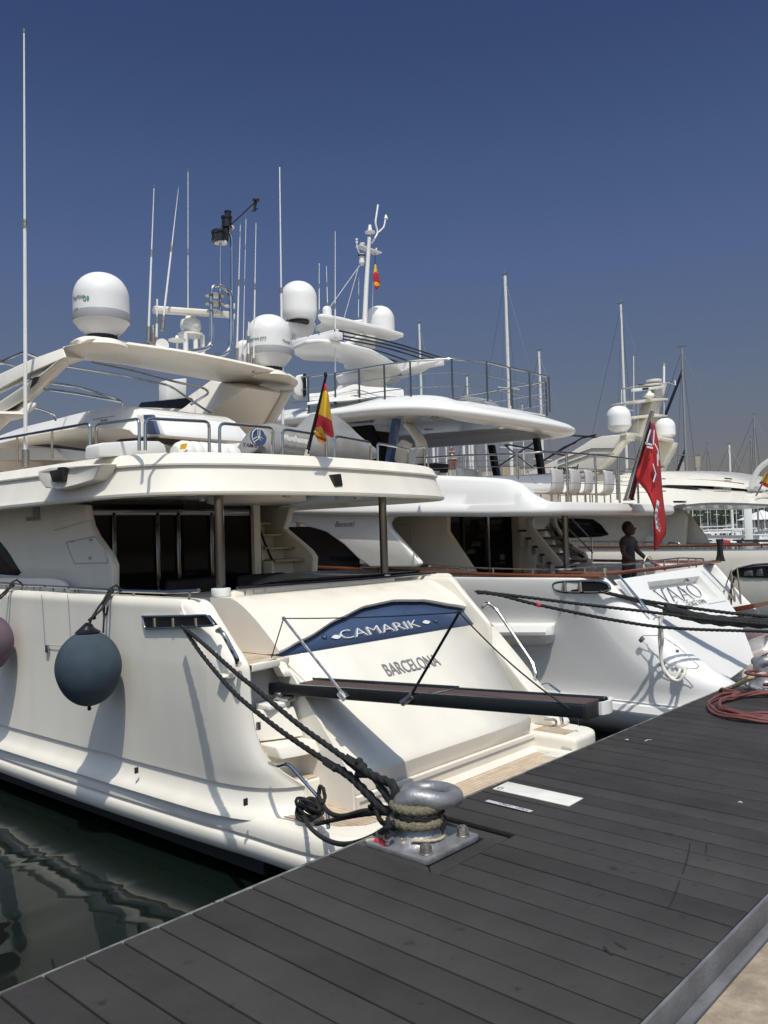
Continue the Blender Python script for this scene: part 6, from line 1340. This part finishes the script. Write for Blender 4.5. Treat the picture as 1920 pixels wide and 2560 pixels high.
# deckhouse side with window
pr3([(1200,1250),(1640,1262),(1640,1372),(1200,1372)],20.2,.15,'deckhouse_side')
pr3([(1392,1297),(1440,1296),(1482,1298),(1502,1312),(1522,1337),(1500,1342),(1425,1345),(1408,1334),(1396,1316)],20.18,.03,'deckhouse_window',glass,.01)
pr3([(1622,1262),(1700,1270),(1716,1288),(1712,1368),(1630,1368)],20.15,.15,'aft_fin'); pr3([(1705,1282),(1722,1284),(1764,1345),(1776,1368),(1705,1368)],20.6,.15,'aft_fin')
pr3([(1612,1340),(1650,1338),(1650,1370),(1612,1370)],20.0,.1,'side_seat')
# superstructure overhang
g=G(); secs=[]
for px,pt,pb in((1250,1200,1280),(1400,1205,1280),(1560,1205,1278),(1656,1212,1274),(1751,1222,1263),(1830,1227,1262),(1900,1231,1265),(2000,1240,1270),(2120,1262,1275)):
    t=P(px,pt,x=20.3); b_=P(px,pb,x=19.4); k=1 if px<2000 else .6
    secs.append([b_+W(.9,0,.02),b_,b_+W(-.02,0,.05),b_*.55+t*.45+W(-.12,0,.0),b_*.2+t*.8+W(-.1,0,.02),t,t+W(1.5,0,.12),t+W(4.5,0,.1),b_+W(6.6,0,.05)])
cols=[cat([s[j] for s in secs],3) for j in range(9)]; secs=[[c[i] for c in cols] for i in range(len(cols[0]))]
g.loft(secs,True,True); g.build('superstructure',cream3,Y3T,ang=40)
g=G(); secs=[]
for px,pt,pb in((1560,1182,1212),(1656,1179,1212),(1751,1181,1214),(1805,1186,1217),(1850,1194,1221),(1880,1203,1224),(1900,1216,1225),(1906,1222,1224)):
    t=P(px,pt,x=21.2); b_=P(px,pb,x=20.3); secs.append([b_+W(.3,0,0),b_,b_*.6+t*.4+W(-.15,0,0),t*.85+b_*.15+W(-.1,0,.02),t,t+W(1.6,0,.08),t+W(3.2,0,0),b_+W(4.4,0,0)])
cols=[cat([s[j] for s in secs],3) for j in range(8)]; secs=[[c[i] for c in cols] for i in range(len(cols[0]))]
g.loft(secs,True,True); ht=g.build('hardtop',cream3,Y3T,ang=60)
g=G(); g.tube(PS([(1656,1198),(1751,1200),(1805,1203),(1860,1210)],x=20.55),.018,5); g.build('hardtop_groove',mat('shadow_gap',(.25,.22,.18),.7),ht)
pr3([(1811,1194),(1829,1196),(1829,1199),(1811,1197)],20.6,.05,'hardtop_slot',black,.002)
pr3([(1655,1213),(1705,1214),(1753,1220),(1740,1223),(1690,1219),(1655,1217)],20.1,.1,'side_gap',dark,.0)
pr3([(1784,1217),(1824,1218),(1826,1225),(1786,1224)],20.05,.1,'side_vent',chrome,.01)
pr3([(1684,1252),(1706,1252),(1709,1254),(1706,1257),(1684,1257),(1682,1254)],19.2,.2,'air_slot',black,.003)
# hardtop arch
pr3([(1300,1190),(1420,1135),(1480,1097),(1504,1090),(1550,1086),(1572,1083),(1566,1100),(1556,1102),(1545,1110),(1534,1127),(1518,1150),(1480,1190)],20.4,.5,'arch_leg')
for k,(ya,yb_) in enumerate(((0,0),(14,14))): g=G(); g.tube(PS([(1395,1152+ya),(1480,1121+ya),(1536,1121+ya)],x=20.38),.015,5); g.build('arch_groove',MATS['shadow_gap'],Y3T)
g=G(); tp=[(1550,1085),(1575,1083),(1607,1089),(1650,1096),(1684,1104)]; lo_=[(1556,1101),(1575,1100),(1605,1101),(1650,1106),(1682,1107)]; secs=[]
for a,b_ in zip(tp,lo_):
    t=P(*a,y=9.9); l=P(*b_,y=11.0); secs.append([t+W(0,0,-.04),t+W(0,-.02,.02),(t+l)/2+W(0,0,.12),l+W(0,0,.06),l])
g.loft(secs,True,True); g.build('arch_beam',cream3,Y3T,ang=50)
pr3([(1600,1100),(1683,1105),(1676,1128),(1656,1165),(1648,1185),(1560,1185),(1590,1150)],23.6,.4,'arch_leg')
c=P(1548,1083,y=10.3); dome(c,.325,.74,Y3T,band=False,cone=True,base=.25); c=P(1664,1099,y=10.6); dome(c,.30,.66,Y3T,band=False,cone=True,base=.2)
# tower mast
yT=11.0; T3=lambda a,b_: P(a,b_,y=yT)
g=G(); g.prism(PS([(1598,1092),(1606,1060),(1622,1035),(1632,1000),(1642,968),(1650,957),(1668,957),(1662,985),(1654,1005),(1648,1040),(1636,1092)],y=yT),(0,.35,0)); mt3=g.build('tower_mast',cream3,Y3T,bev=.04,seg=3)
for px in ([(1580,1041),(1640,1034),(1670,1038),(1668,1042),(1640,1042),(1590,1046)],[(1584,1004),(1620,996),(1668,995),(1673,1000),(1640,1002),(1600,1008)],[(1612,962),(1640,957),(1672,956),(1672,959),(1640,963),(1620,964)]):
    g=G(); g.prism(PS(px,y=yT-.25),(0,.8,0)); g.build('mast_shelf',cream3,mt3,bev=.015)
g=G(); g.tube([T3(1660,957),T3(1660,915)],.035,8); g.build('mast_pole',whitep,mt3); g=G(); g.tube([T3(1660,915),T3(1660,908)],.038,8); g.build('pole_lamp',greyband,mt3)
g=G(); g.lathe([(.05,0),(.24,.05),(.25,.10),(.05,.11)],T3(1635,958),20); g.build('flat_antenna',whitep,mt3)
g=G(); a=T3(1557,979)+W(0,-.3,0); b_=T3(1635,971)+W(0,-.3,0); g.prism([a+W(0,-.05,-.05),a+W(0,.05,-.05),a+W(0,.05,.04),a+W(0,-.05,.04)],b_-a); sc3=g.build('radar_scanner',whitep,mt3,bev=.012)
text('FURUNO',a+(b_-a)*.25+W(0,-.06,-.035),b_-a,W(0,0,1),.42,.07,depth=.004,bold=.03).build('scanner_lettering',black,sc3,smooth=False)
g=G(); g.lathe([(.10,-.02),(.17,.03),(.16,.10),(.10,.13),(.06,.2)],T3(1598,997)+W(0,-.3,0),20); g.build('radar_gearbox',whitep,mt3,ang=60)
g=G(); g.tube([T3(1672,957),T3(1690,963)],.012,5); g.tube([T3(1688,962),T3(1687,951)],.03,8); g.build('sensor',whitep,mt3)
g=G(); g.tube([T3(1597,962),T3(1618,963)],.02,6); g.build('sensor',black,mt3)
for a,b_ in(((1554,1010),(1554,975)),((1585,1050),(1584,890)),((1660,1038),(1660,1004)),((1595,1080),(1595,1008))): 
    g=G(); g.tube([T3(*a),T3(*b_)],.012,6); g.build('whip_antenna',whitep,Y3T)
for pts in([(1262,1113),(1330,1168),(1455,1095),(1490,1087)],[(1262,1113),(1275,1112),(1420,1140)],[(1240,1170),(1345,1100)],[(1440,1106),(1410,1118),(1340,1165)],[(1420,1088),(1480,1092),(1505,1096)]):
    g=G(); g.tube(PS(pts,x=20.5),.025,6); g.build('awning_tube',dark,Y3T)
ribbon([(1876,1222),(1882,1200),(1897,1172),(1925,1150),(1970,1130)],20.0,.06,.06,'davit_arm',whitep,par=Y3T)
pr3([(1862,1216),(1900,1216),(1902,1228),(1870,1230)],20.2,.4,'davit_base',whitep)
for pts in([(1654,1222),(1630,1175),(1600,1120)],): pass
pr3([(1480,1185),(1560,1188),(1640,1200),(1640,1245),(1480,1245)],20.6,.2,'flybridge_side')
text('Leopard',P(1383,1181,x=20.25),(0,-1,0),(0,0,1),.8,.16,depth=.01,shear=.3,bold=.02).build('side_lettering',black,Y3T,smooth=False)
E4=thing('flag_on_staff','red and yellow flag just showing at the right picture edge','flag',P(1925,1205,x=19.8),'flags')
xf=19.6
q4=lambda a,b_,d=0: P(a,b_,x=xf+d)
cloth('flag_cloth',[[q4(1925,1172),q4(1950,1180,.1),q4(1985,1190)],[q4(1912,1186),q4(1940,1196,.1),q4(1985,1210)],[q4(1902,1202),q4(1930,1214,.1),q4(1980,1235)],[q4(1897,1208),q4(1925,1222,.1),q4(1975,1245)]],[fred,fyel],E4,[(0,0),(.2,1),(.66,0)],4,4)
g=G(); g.tube([q4(1930,1165),q4(1890,1240)],.02,8); g.build('flagstaff',steel,E4)
# starboard quarter details of yacht 2 (ladder frame, side gate)
g=G(); g.prism([V((15.5,4.9,1.50)),V((15.5,5.9,1.58)),V((15.5,5.9,1.44)),V((15.5,4.9,1.36))],(.5,0,0))
for pts in([(1809,1480),(1828,1425),(1838,1500)],[(1828,1425),(1829,1512)],[(1843,1422),(1853,1508)],[(1823,1492),(1835,1445)]): 
    g=G(); g.tube(PS(pts,x=15.3),.016,6); g.build('boarding_frame_tube',chrome,Y2T)
g=G(); g.prism(PS([(1832,1518),(1925,1502),(2000,1490),(2000,1498),(1925,1512),(1838,1530)],x=15.0),(.25,0,0)); g.build('side_gate_sill',teakr,Y2T)
for i,(a,b_) in enumerate(((1868,1592),(1873,1636))):
    q=P(a,b_,x=14.4); g=G(); g.box((14.0,q.y-.15,q.z-.02),(15.9,q.y+.3,q.z+.0)); g.build('quarter_step_tread',teakr,Y2T); g=G(); g.box((14.0,q.y-.05,q.z-.3),(15.9,q.y+.3,q.z-.02)); g.build('quarter_step',white,Y2T)
g=G(); g.slab([(11.6,4.6),(15.6,4.9),(15.6,3.9),(11.9,3.95)],.55,.68); g.build('swim_platform',teaky,Y2T)
# fairlead crucible on the starboard bulwark
g=G(); p=P(1801,1403,x=15.9); g.tube([p,p+W(0,0,.12),p+W(0,0,.30),p+W(0,0,.42)],[.09,.06,.045,.07],10); g.tube([p+W(-.03,-.02,.38),p+W(-.05,-.04,.0)],.03,8,3,.06); g.build('rope_stand',ropeb,Y2T)
# ================================================================ far sailboats
def hzy(px): return 1339+(px-960)*-.0296
def sailboat(px,pytop,dist,label,mastw=.14,sp=(.45,.7),m=mastm,lean=None,furl=False,hullc=white,L_=13,flip=1,stays=True,name='sailboat'):
    d=ray(px,hzy(px)); d.z=0; d.normalize(); k=dist; b_=V((d.x*k,d.y*k,0)); top=P(px,pytop,x=b_.x) if abs(d.x)>.3 else P(px,pytop,y=b_.y)
    zt0=top.z; t=thing(name,label,'sailing boat',b_,'sailing boats in the harbour behind')
    s=V((.2,1,0)).normalized()*flip; w=V((s.y,-s.x,0))
    secs=[]
    for f,bw,sh in((-.5,.75,1.0),(-.3,.95,.95),(0,1,1.0),(.25,.75,1.1),(.42,.3,1.25),(.5,.02,1.35)):
        c=b_+s*(L_*f); W_=L_*.15*bw; secs.append([c+w*W_+V((0,0,sh)),c+w*W_*.8+V((0,0,0.1)),c-w*W_*.8+V((0,0,.1)),c-w*W_+V((0,0,sh))])
    g=G(); g.loft(secs,True,True); g.build('hull',hullc,t,ang=40)
    g=G(); g.obox(b_-s*.3+V((0,0,1.25)),s*L_*.18,w*L_*.07,V((0,0,.28))); g.build('cabin',whitep,t,bev=.1)
    g=G(); g.tube([b_+V((0,0,.9)),V((b_.x,b_.y,zt0))],[mastw*.62,mastw*.45],8); ms=g.build('mast',m,t)
    g=G(); g.tube([V((b_.x,b_.y,zt0)),V((b_.x,b_.y,zt0+.5))],.03,5); g.tube([V((b_.x,b_.y,zt0+.15))-s*.4,V((b_.x,b_.y,zt0+.15))+s*.3],.03,5); g.build('masthead',greyl,ms)
    g=G(); g.tube([b_+V((0,0,2.4)),b_-s*L_*.38+V((0,0,2.3))],.12,8); g.build('boom',m,t)
    H_=zt0
    for f in sp: g=G(); g.tube([b_+V((0,0,H_*f))-w*L_*.085,b_+V((0,0,H_*f)),b_+V((0,0,H_*f))+w*L_*.085],.04,5); g.build('spreader',m,ms)
    if stays:
        for e in(b_+s*L_*.49+V((0,0,1.3)),b_-s*L_*.49+V((0,0,1.1)),b_+w*L_*.14+V((0,0,1)),b_-w*L_*.14+V((0,0,1))):
            g=G(); g.tube([e,V((b_.x,b_.y,zt0-.2))],.008+dist*.00010,4); g.build('stay_wire',wirem,t)
    if furl: 
        for f in(.49,.25): g=G(); g.tube([b_-w*L_*f*.0+s*L_*f+V((0,0,1.6)),V((b_.x,b_.y,zt0*(.9 if f>.3 else .55)))],[.16,.09],8); g.build('furled_sail',mastd,t)
    return t
sailboat(1284,684,62,'sailing boat with the tallest white mast, rising behind the sundeck rail',.27,(.42,.62),lean=1)
sailboat(1363,876,70,'sailing boat with a shorter white mast just right of the tallest mast',.22,(.5,))
sailboat(1064,806,75,'sailing boat whose white mast rises left behind the curved sundeck rail',.22,(.5,.7))
sailboat(1180,940,80,'sailing boat with a low white mast seen over the sundeck skylight',.2,(.5,))
sailboat(1573,757,66,'sailing boat with a slim white mast behind the leaning steel flagstaff',.2,(.35,.6))
sailboat(1722,868,60,'sailing boat with a grey mast and dark furled sails near the right edge',.18,(.52,),m=mastg,furl=True)
sailboat(1831,1112,105,'distant sailing boat with a short white mast above the cream hardtop',.3,(.25,))
sailboat(1896,1036,90,'sailing boat with a thin pale mast close to the right picture edge',.16,(.4,.7),m=mastg)
sailboat(1886,1095,110,'far sailing boat with a thin grey mast beside the right edge',.16,(.5,),m=mastg)
sailboat(1777,1110,120,'faint distant sailing boat between grey mast and short white mast',.12,(.5,),m=mastg)
for i,(px,py,ds,w_) in enumerate(((1090,1010,70,.24),(1100,1020,95,.2),(1122,1000,85,.16),(1166,1005,72,.26),(1187,1012,68,.26),(1179,1030,100,.18),(1072,1000,92,.2),(1222,1020,98,.14),(1316,1010,110,.14))):
    sailboat(px,py,ds,['sailing boat, mast leftmost of the thick pair under the sundeck','sailing boat behind, thin mast touching the clock tower on its left','sailing boat whose thin mast crosses the clock tower','sailing boat, thick mast right of the clock tower','sailing boat, thickest mast between clock tower and black support','sailing boat, thin mast between the two thick masts','sailing boat, mast just right of the curved white side fin','sailing boat, thin mast touching the first black support','sailing boat, thin mast between the two black supports'][i],w_,(.5,),L_=11)
for i,(px,py,ds) in enumerate(((1733,1205,125),(1752,1212,140),(1770,1200,150),(1793,1208,135),(1815,1215,145),(1842,1206,150),(1858,1212,130),(1912,1214,140))):
    t_=sailboat(px,py,ds,'one of the crowded small sailing boats far behind, seen under the cream overhang',.10,(.5,),L_=9,stays=False); t_['group']='crowded small sailing boats under the cream overhang'
# ================================================================ far shore
ochre=mat('ochre_render',(.42,.33,.20),.9,var=.15); redb=mat('red_brick',(.30,.10,.07),.9,var=.2,vscale=.5); stone=mat('pale_stone',(.45,.40,.32),.9,var=.1); roofm=mat('grey_roof',(.18,.17,.16),.8); winm=mat('far_window',(.03,.035,.04),.3)
leaf=mat('dark_foliage',(.035,.055,.025),.8,var=.5,vscale=.8)
def at(px,dist):
    d=ray(px,hzy(px)); d.z=0; d.normalize(); return V((d.x*dist,d.y*dist,0)),V((d.y,-d.x,0)),d
def bld(px0,px1,pyt,dist,name,label,m,roof=None,rows=2,cols=5,cat_='building'):
    a,r_,d=at((px0+px1)/2,dist); w_=(px1-px0)/F*dist/2; h=H+(hzy((px0+px1)/2)-pyt)/F*dist*.98; t=thing(name,label,cat_,a)
    g=G(); g.obox(a+V((0,0,h/2)),r_*w_,d*w_*.7,V((0,0,h/2))); g.build('wall',m,t)
    g=G(); g.obox(a+V((0,0,h+.3)),r_*w_*1.04,d*w_*.74,V((0,0,.35))); g.build('roof',roof or roofm,t)
    for i in range(rows):
        for j in range(cols):
            g=G(); g.obox(a-d*(w_*.7+.05)+r_*(w_*(-.8+1.6*j/(max(1,cols-1))))+V((0,0,h*(.55+.38*i/max(1,rows)))),r_*w_*.09,d*.05,V((0,0,h*.05))); g.build('window',winm,t)
    return t
bld(1262,1304,1163,320,'harbour_building','long low ochre harbour building behind the right black support',ochre,rows=2,cols=6)
bld(1305,1345,1170,340,'harbour_building','pale low harbour building right of the ochre one',stone,rows=1,cols=6)
bld(1210,1240,1176,330,'harbour_building','low pale building partly hidden by the first black support',stone,rows=1,cols=4)
bld(1703,1716,1160,420,'stone_tower','left small square stone tower above the cream hardtop',stone,rows=3,cols=2,cat_='tower')
bld(1746,1757,1148,420,'stone_tower','right small square stone tower behind the dark furled sail',stone,rows=3,cols=2,cat_='tower')
# clock tower
a,r_,d=at(1136,300); t=thing('clock_tower','red and pale brick clock tower between the masts under the sundeck','tower',a)
s_=300/F
def lv(y0,y1,w0,m,nm):
    z0=H+(1334-y0)*s_; z1=H+(1334-y1)*s_; g=G(); g.obox(a+V((0,0,(z0+z1)/2)),r_*w0*s_,d*w0*s_,V((0,0,(z1-z0)/2))); return g.build(nm,m,t)
lv(1334,1172,9,stone,'base_wall'); lv(1172,1150,11,redb,'shaft'); lv(1150,1146,13,stone,'cornice'); lv(1146,1132,7,redb,'clock_stage'); lv(1132,1129,9,stone,'cornice'); lv(1129,1120,4,redb,'lantern'); 
g=G(); g.lathe([(3*s_,0),(2.5*s_,3*s_),(.2,7*s_)],a+V((0,0,H+(1334-1120)*s_)),12); g.build('cupola',stone,t)
g=G(); g.lathe([(3.5*s_,0),(3.5*s_,.2),(.1,.25)],a-d*7.2*s_+V((0,0,H+(1334-1139)*s_)),16,axis=tuple(-d)); g.build('clock_face',whitep,t)
for k in(-.6,0,.6):
    g=G(); g.obox(a-d*11.3*s_+r_*k*9*s_+V((0,0,H+(1334-1161)*s_)),r_*1.3*s_,d*.1,V((0,0,6*s_))); g.build('window',winm,t)
# shore line
g=G(); pts0,_,_=at(900,430); 
def shore(px0,px1,dist,h,name,m,kind='structure',seed=1,amp=.5,step=12):
    rr_=random.Random(seed); top=[];bot=[]; px=px0
    while px<=px1:
        a,r__,d__=at(px,dist); hh=h*(1+amp*(rr_.random()-.5)); top.append(a+V((0,0,hh))); bot.append(a); px+=step
    g=G(); n=len(top); back=[p+d*30 for p in top]
    g.loft([bot,top,back],False); o=g.build(name,m,loc=(bot[0])); o['kind']=kind; return o
shore(700,2000,460,7,'far_hill',mat('far_shore',(.14,.15,.15),.95,var=.3,vscale=.05),seed=3,amp=.7,step=9)
a0,_,_=at(1500,150); a1,_,_=at(2050,150)
g=G(); d_=(a1-a0).normalized(); n_=V((-d_.y,d_.x,0))
g.prism([a0,a1,a1+n_*40,a0+n_*40],(0,0,1.1)); struct(g.build('far_quay',mat('quay_concrete',(.33,.33,.32),.9,var=.15,vscale=.3),loc=a0))
# trees on the far quay: many leaf clumps
def tree(px,dist,h,w_,label,seed):
    a,r__,d__=at(px,dist); a=a+V((0,0,1.1)); t=thing('tree',label,'tree',a,'trees on the far quay'); rr_=random.Random(seed)
    g=G(); g.tube([a,a+V((.1,0,h*.5)),a+V((.0,.1,h*.8))],[.22,.15,.06],7)
    for k in range(4): g.tube([a+V((0,0,h*.4)),a+V((rr_.uniform(-1,1)*w_*.5,rr_.uniform(-1,1)*w_*.5,h*.75))],[.1,.04],5)
    g.build('trunk',mat('bark',(.12,.09,.06),.9),t)
    g=G()
    for k in range(700):
        u=rr_.gauss(0,.42); v_=rr_.gauss(0,.42); z=rr_.uniform(0,1); rad=math.sqrt(max(.05,1-(2*z-1)**2)); c=a+V((u*w_*rad,v_*w_*rad,h*(.38+.62*z))); s=rr_.uniform(.12,.3)
        e1=V((rr_.uniform(-1,1),rr_.uniform(-1,1),rr_.uniform(-.6,.6))).normalized()*s; e2=V((rr_.uniform(-1,1),rr_.uniform(-1,1),rr_.uniform(-1,1))).normalized()*s*.6
        g.add([c-e1,c+e2,c+e1,c-e2],[(0,1,2,3)])
    g.build('crown',leaf,t,smooth=False,fixn=False)
labs=['tree on the far quay, leftmost under the cream overhang','tree on the far quay, second from the left','tree on the far quay behind the white motorboats','tree on the far quay, middle one of the row','tree on the far quay left of the pale post','tree on the far quay right of the pale post','tree on the far quay behind the white parasol','tree on the far quay at the right picture edge']
for i,px in enumerate((1722,1748,1775,1802,1832,1862,1893,1925)): tree(px,165+(i%3)*6,5.5+(i*37%5)*.35,3.0,labs[i],i)
# motor boats moored far behind
def mboat(px,dist,L_,label,flip=1,ang=.2,h=1.0):
    a,r__,d__=at(px,dist); t=thing('motorboat',label,'motorboat',a,'small motorboats far behind'); s=(r__*flip+d__*ang).normalized(); w=V((s.y,-s.x,0)); secs=[]
    for f,bw,sh in((-.5,.9,1.1),(-.2,1,1.15),(.2,.85,1.3),(.42,.4,1.5),(.5,.03,1.6)):
        c=a+s*L_*f; q=L_*.16*bw; secs.append([c+w*q+V((0,0,sh*h)),c+w*q*.7+V((0,0,.1)),c-w*q*.7+V((0,0,.1)),c-w*q+V((0,0,sh*h))])
    g=G(); g.loft(secs,True,True); g.build('hull',white,t,ang=40)
    g=G(); g.loft([[a+s*L_*f0+w*L_*.11*k+V((0,0,z)) for f0,k in((-.28,1),(.2,.8),(.2,-.8),(-.28,-1))] for z in(1.2*h,1.9*h)],True,True); g.build('cabin',whitep,t,bev=.08)
    for k in range(4):
        g=G(); c=a+s*L_*(-.22+.11*k)-w*0+V((0,0,1.62*h)); sd_=1 if (w.dot(d__)<0) else -1; g.obox(c+w*sd_*L_*.112,s*L_*.035,w*.03,V((0,0,.2*h))); g.build('window',winm,t)
    g=G(); g.obox(a+V((0,0,2.5*h)),s*L_*.15,w*L_*.10,V((0,0,.06))); g.build('canopy',whitep,t,bev=.03)
    for k in(-1,1): g=G(); g.tube([a+s*L_*.13*k+V((0,0,1.8*h)),a+s*L_*.13*k+V((0,0,2.5*h))],.05,6); g.build('support',steel,t)
    return t
mboat(1765,62,9,'white motorboat with a rounded canopy seen past the cream fin',1,.5,1.05); mboat(1812,70,10,'white motorboat with a row of dark cabin windows in the distance',-1,.2,1.1); mboat(1850,85,9,'small white motorboat left of the pale post in the distance',1,-.2,1.1); mboat(1905,75,11,'white motorboat under the white parasol at the right edge',-1,.1,.9); mboat(1740,100,9,'smallest white motorboat in the distance beside the beige fin',1,.3,1.2)
mboat(1790,110,10,'farthest white motorboat in front of the quay trees',-1,.3,1.2)
# parasol, pale post, red and grey boxes on a pontoon
a,r__,d__=at(1905,95); t=thing('parasol','white parasol open over the far quay at the right edge','parasol',a+V((0,0,1.1)))
g=G(); g.lathe([(2.6,3.6),(1.3,4.1),(.05,4.6)],a,8); o=g.build('canopy',whitep,t,smooth=False); g=G(); g.tube([a+V((0,0,1.1)),a+V((0,0,4.5))],.07,6); g.build('pole',steel,t)
a,r__,d__=at(1871,40); g=G(); g.obox(a+V((0,0,2.1)),r__*.17,d__*.17,V((0,0,1.75))); tag(g.build('pale_post',whitep,loc=a,bev=.03),'thick pale square post under the cream overhang','post')
a0,r__,d__=at(1690,34); a1,_,_=at(2000,34)
g=G(); d_=(a1-a0).normalized(); n_=V((-d_.y,d_.x,0)); g.prism([a0+V((0,0,1.0)),a1+V((0,0,1.0)),a1+n_*3+V((0,0,1.0)),a0+n_*3+V((0,0,1.0))],(0,0,1.05)); struct(g.build('jetty',mat('jetty_grey',(.25,.25,.25),.9,var=.2,vscale=2),loc=a0))
a,r__,d__=at(1815,33.5); g=G(); g.obox(a+V((0,0,2.3)),r__*.13,d__*.13,V((0,0,.25))); tag(g.build('red_box',redm,loc=a+V((0,0,2.05)),bev=.02),'small red box on the grey jetty','box')
a,r__,d__=at(1853,33.6); g=G(); g.obox(a+V((0,0,2.22)),r__*.35,d__*.2,V((0,0,.17))); tag(g.build('grey_box',greybox,loc=a+V((0,0,2.05)),bev=.02),'flat grey box on the grey jetty','box')
# pieces that can be counted become parts of their own
SPLIT={'dome_pad','drain_slot','rail_post','antenna_ferrule','step_tread','roller','locker_seam','stair_tread','stair_riser','hatch_teak','mooring_cleat','ceiling_light','light_socket','leaf_ornament','dome_mount','mast_lamp','lamp_base','light_shelf','horn','deck_locker','door_frame','hull_cove','locker_outline','hatch_seam','deck_side_screen','mullion','fairlead_roller','window','chair_leg','spreader','stay','cleat','pane','side_light','deck_light','hull_window','tread','riser','support','gangway_housing','gangway_bracket','post','arm','cap_piece','stay_wire','bolt','hinge','hull_fitting','balcony','chimney'}
for o in list(SC.objects):
    if o.type!='MESH' or o.name.split('.')[0] not in SPLIT: continue
    me=o.data; n=len(me.vertices); par=list(range(n))
    def fd(a):
        while par[a]!=a: par[a]=par[par[a]]; a=par[a]
        return a
    for e in me.edges:
        a,b=fd(e.vertices[0]),fd(e.vertices[1])
        if a!=b: par[a]=b
    isl={}
    for i in range(n): isl.setdefault(fd(i),[]).append(i)
    if len(isl)<2 or len(isl)>90: continue
    nm=o.name.split('.')[0]; first=True
    polys={}
    for p in me.polygons: polys.setdefault(fd(p.vertices[0]),[]).append(p)
    for k,vs in isl.items():
        ix={v:i for i,v in enumerate(vs)}; m2=bpy.data.meshes.new(nm); m2.from_pydata([tuple(me.vertices[v].co) for v in vs],[],[tuple(ix[v] for v in p.vertices) for p in polys.get(k,[])])
        for m in me.materials: m2.materials.append(m)
        for q,p in zip(m2.polygons,polys.get(k,[])): q.material_index=p.material_index; q.use_smooth=p.use_smooth
        m2.set_sharp_from_angle(angle=R(40))
        if first: keep=m2; first=False
        else:
            o2=bpy.data.objects.new(nm,m2); COL.objects.link(o2); o2.parent=o.parent; o2.location=o.location
            if not o.parent:
                for q in('label','category','group'):
                    if q in o: o2[q]=o[q]
    o.data=keep
for o in SC.objects:
    if '_o' in o: del o['_o']
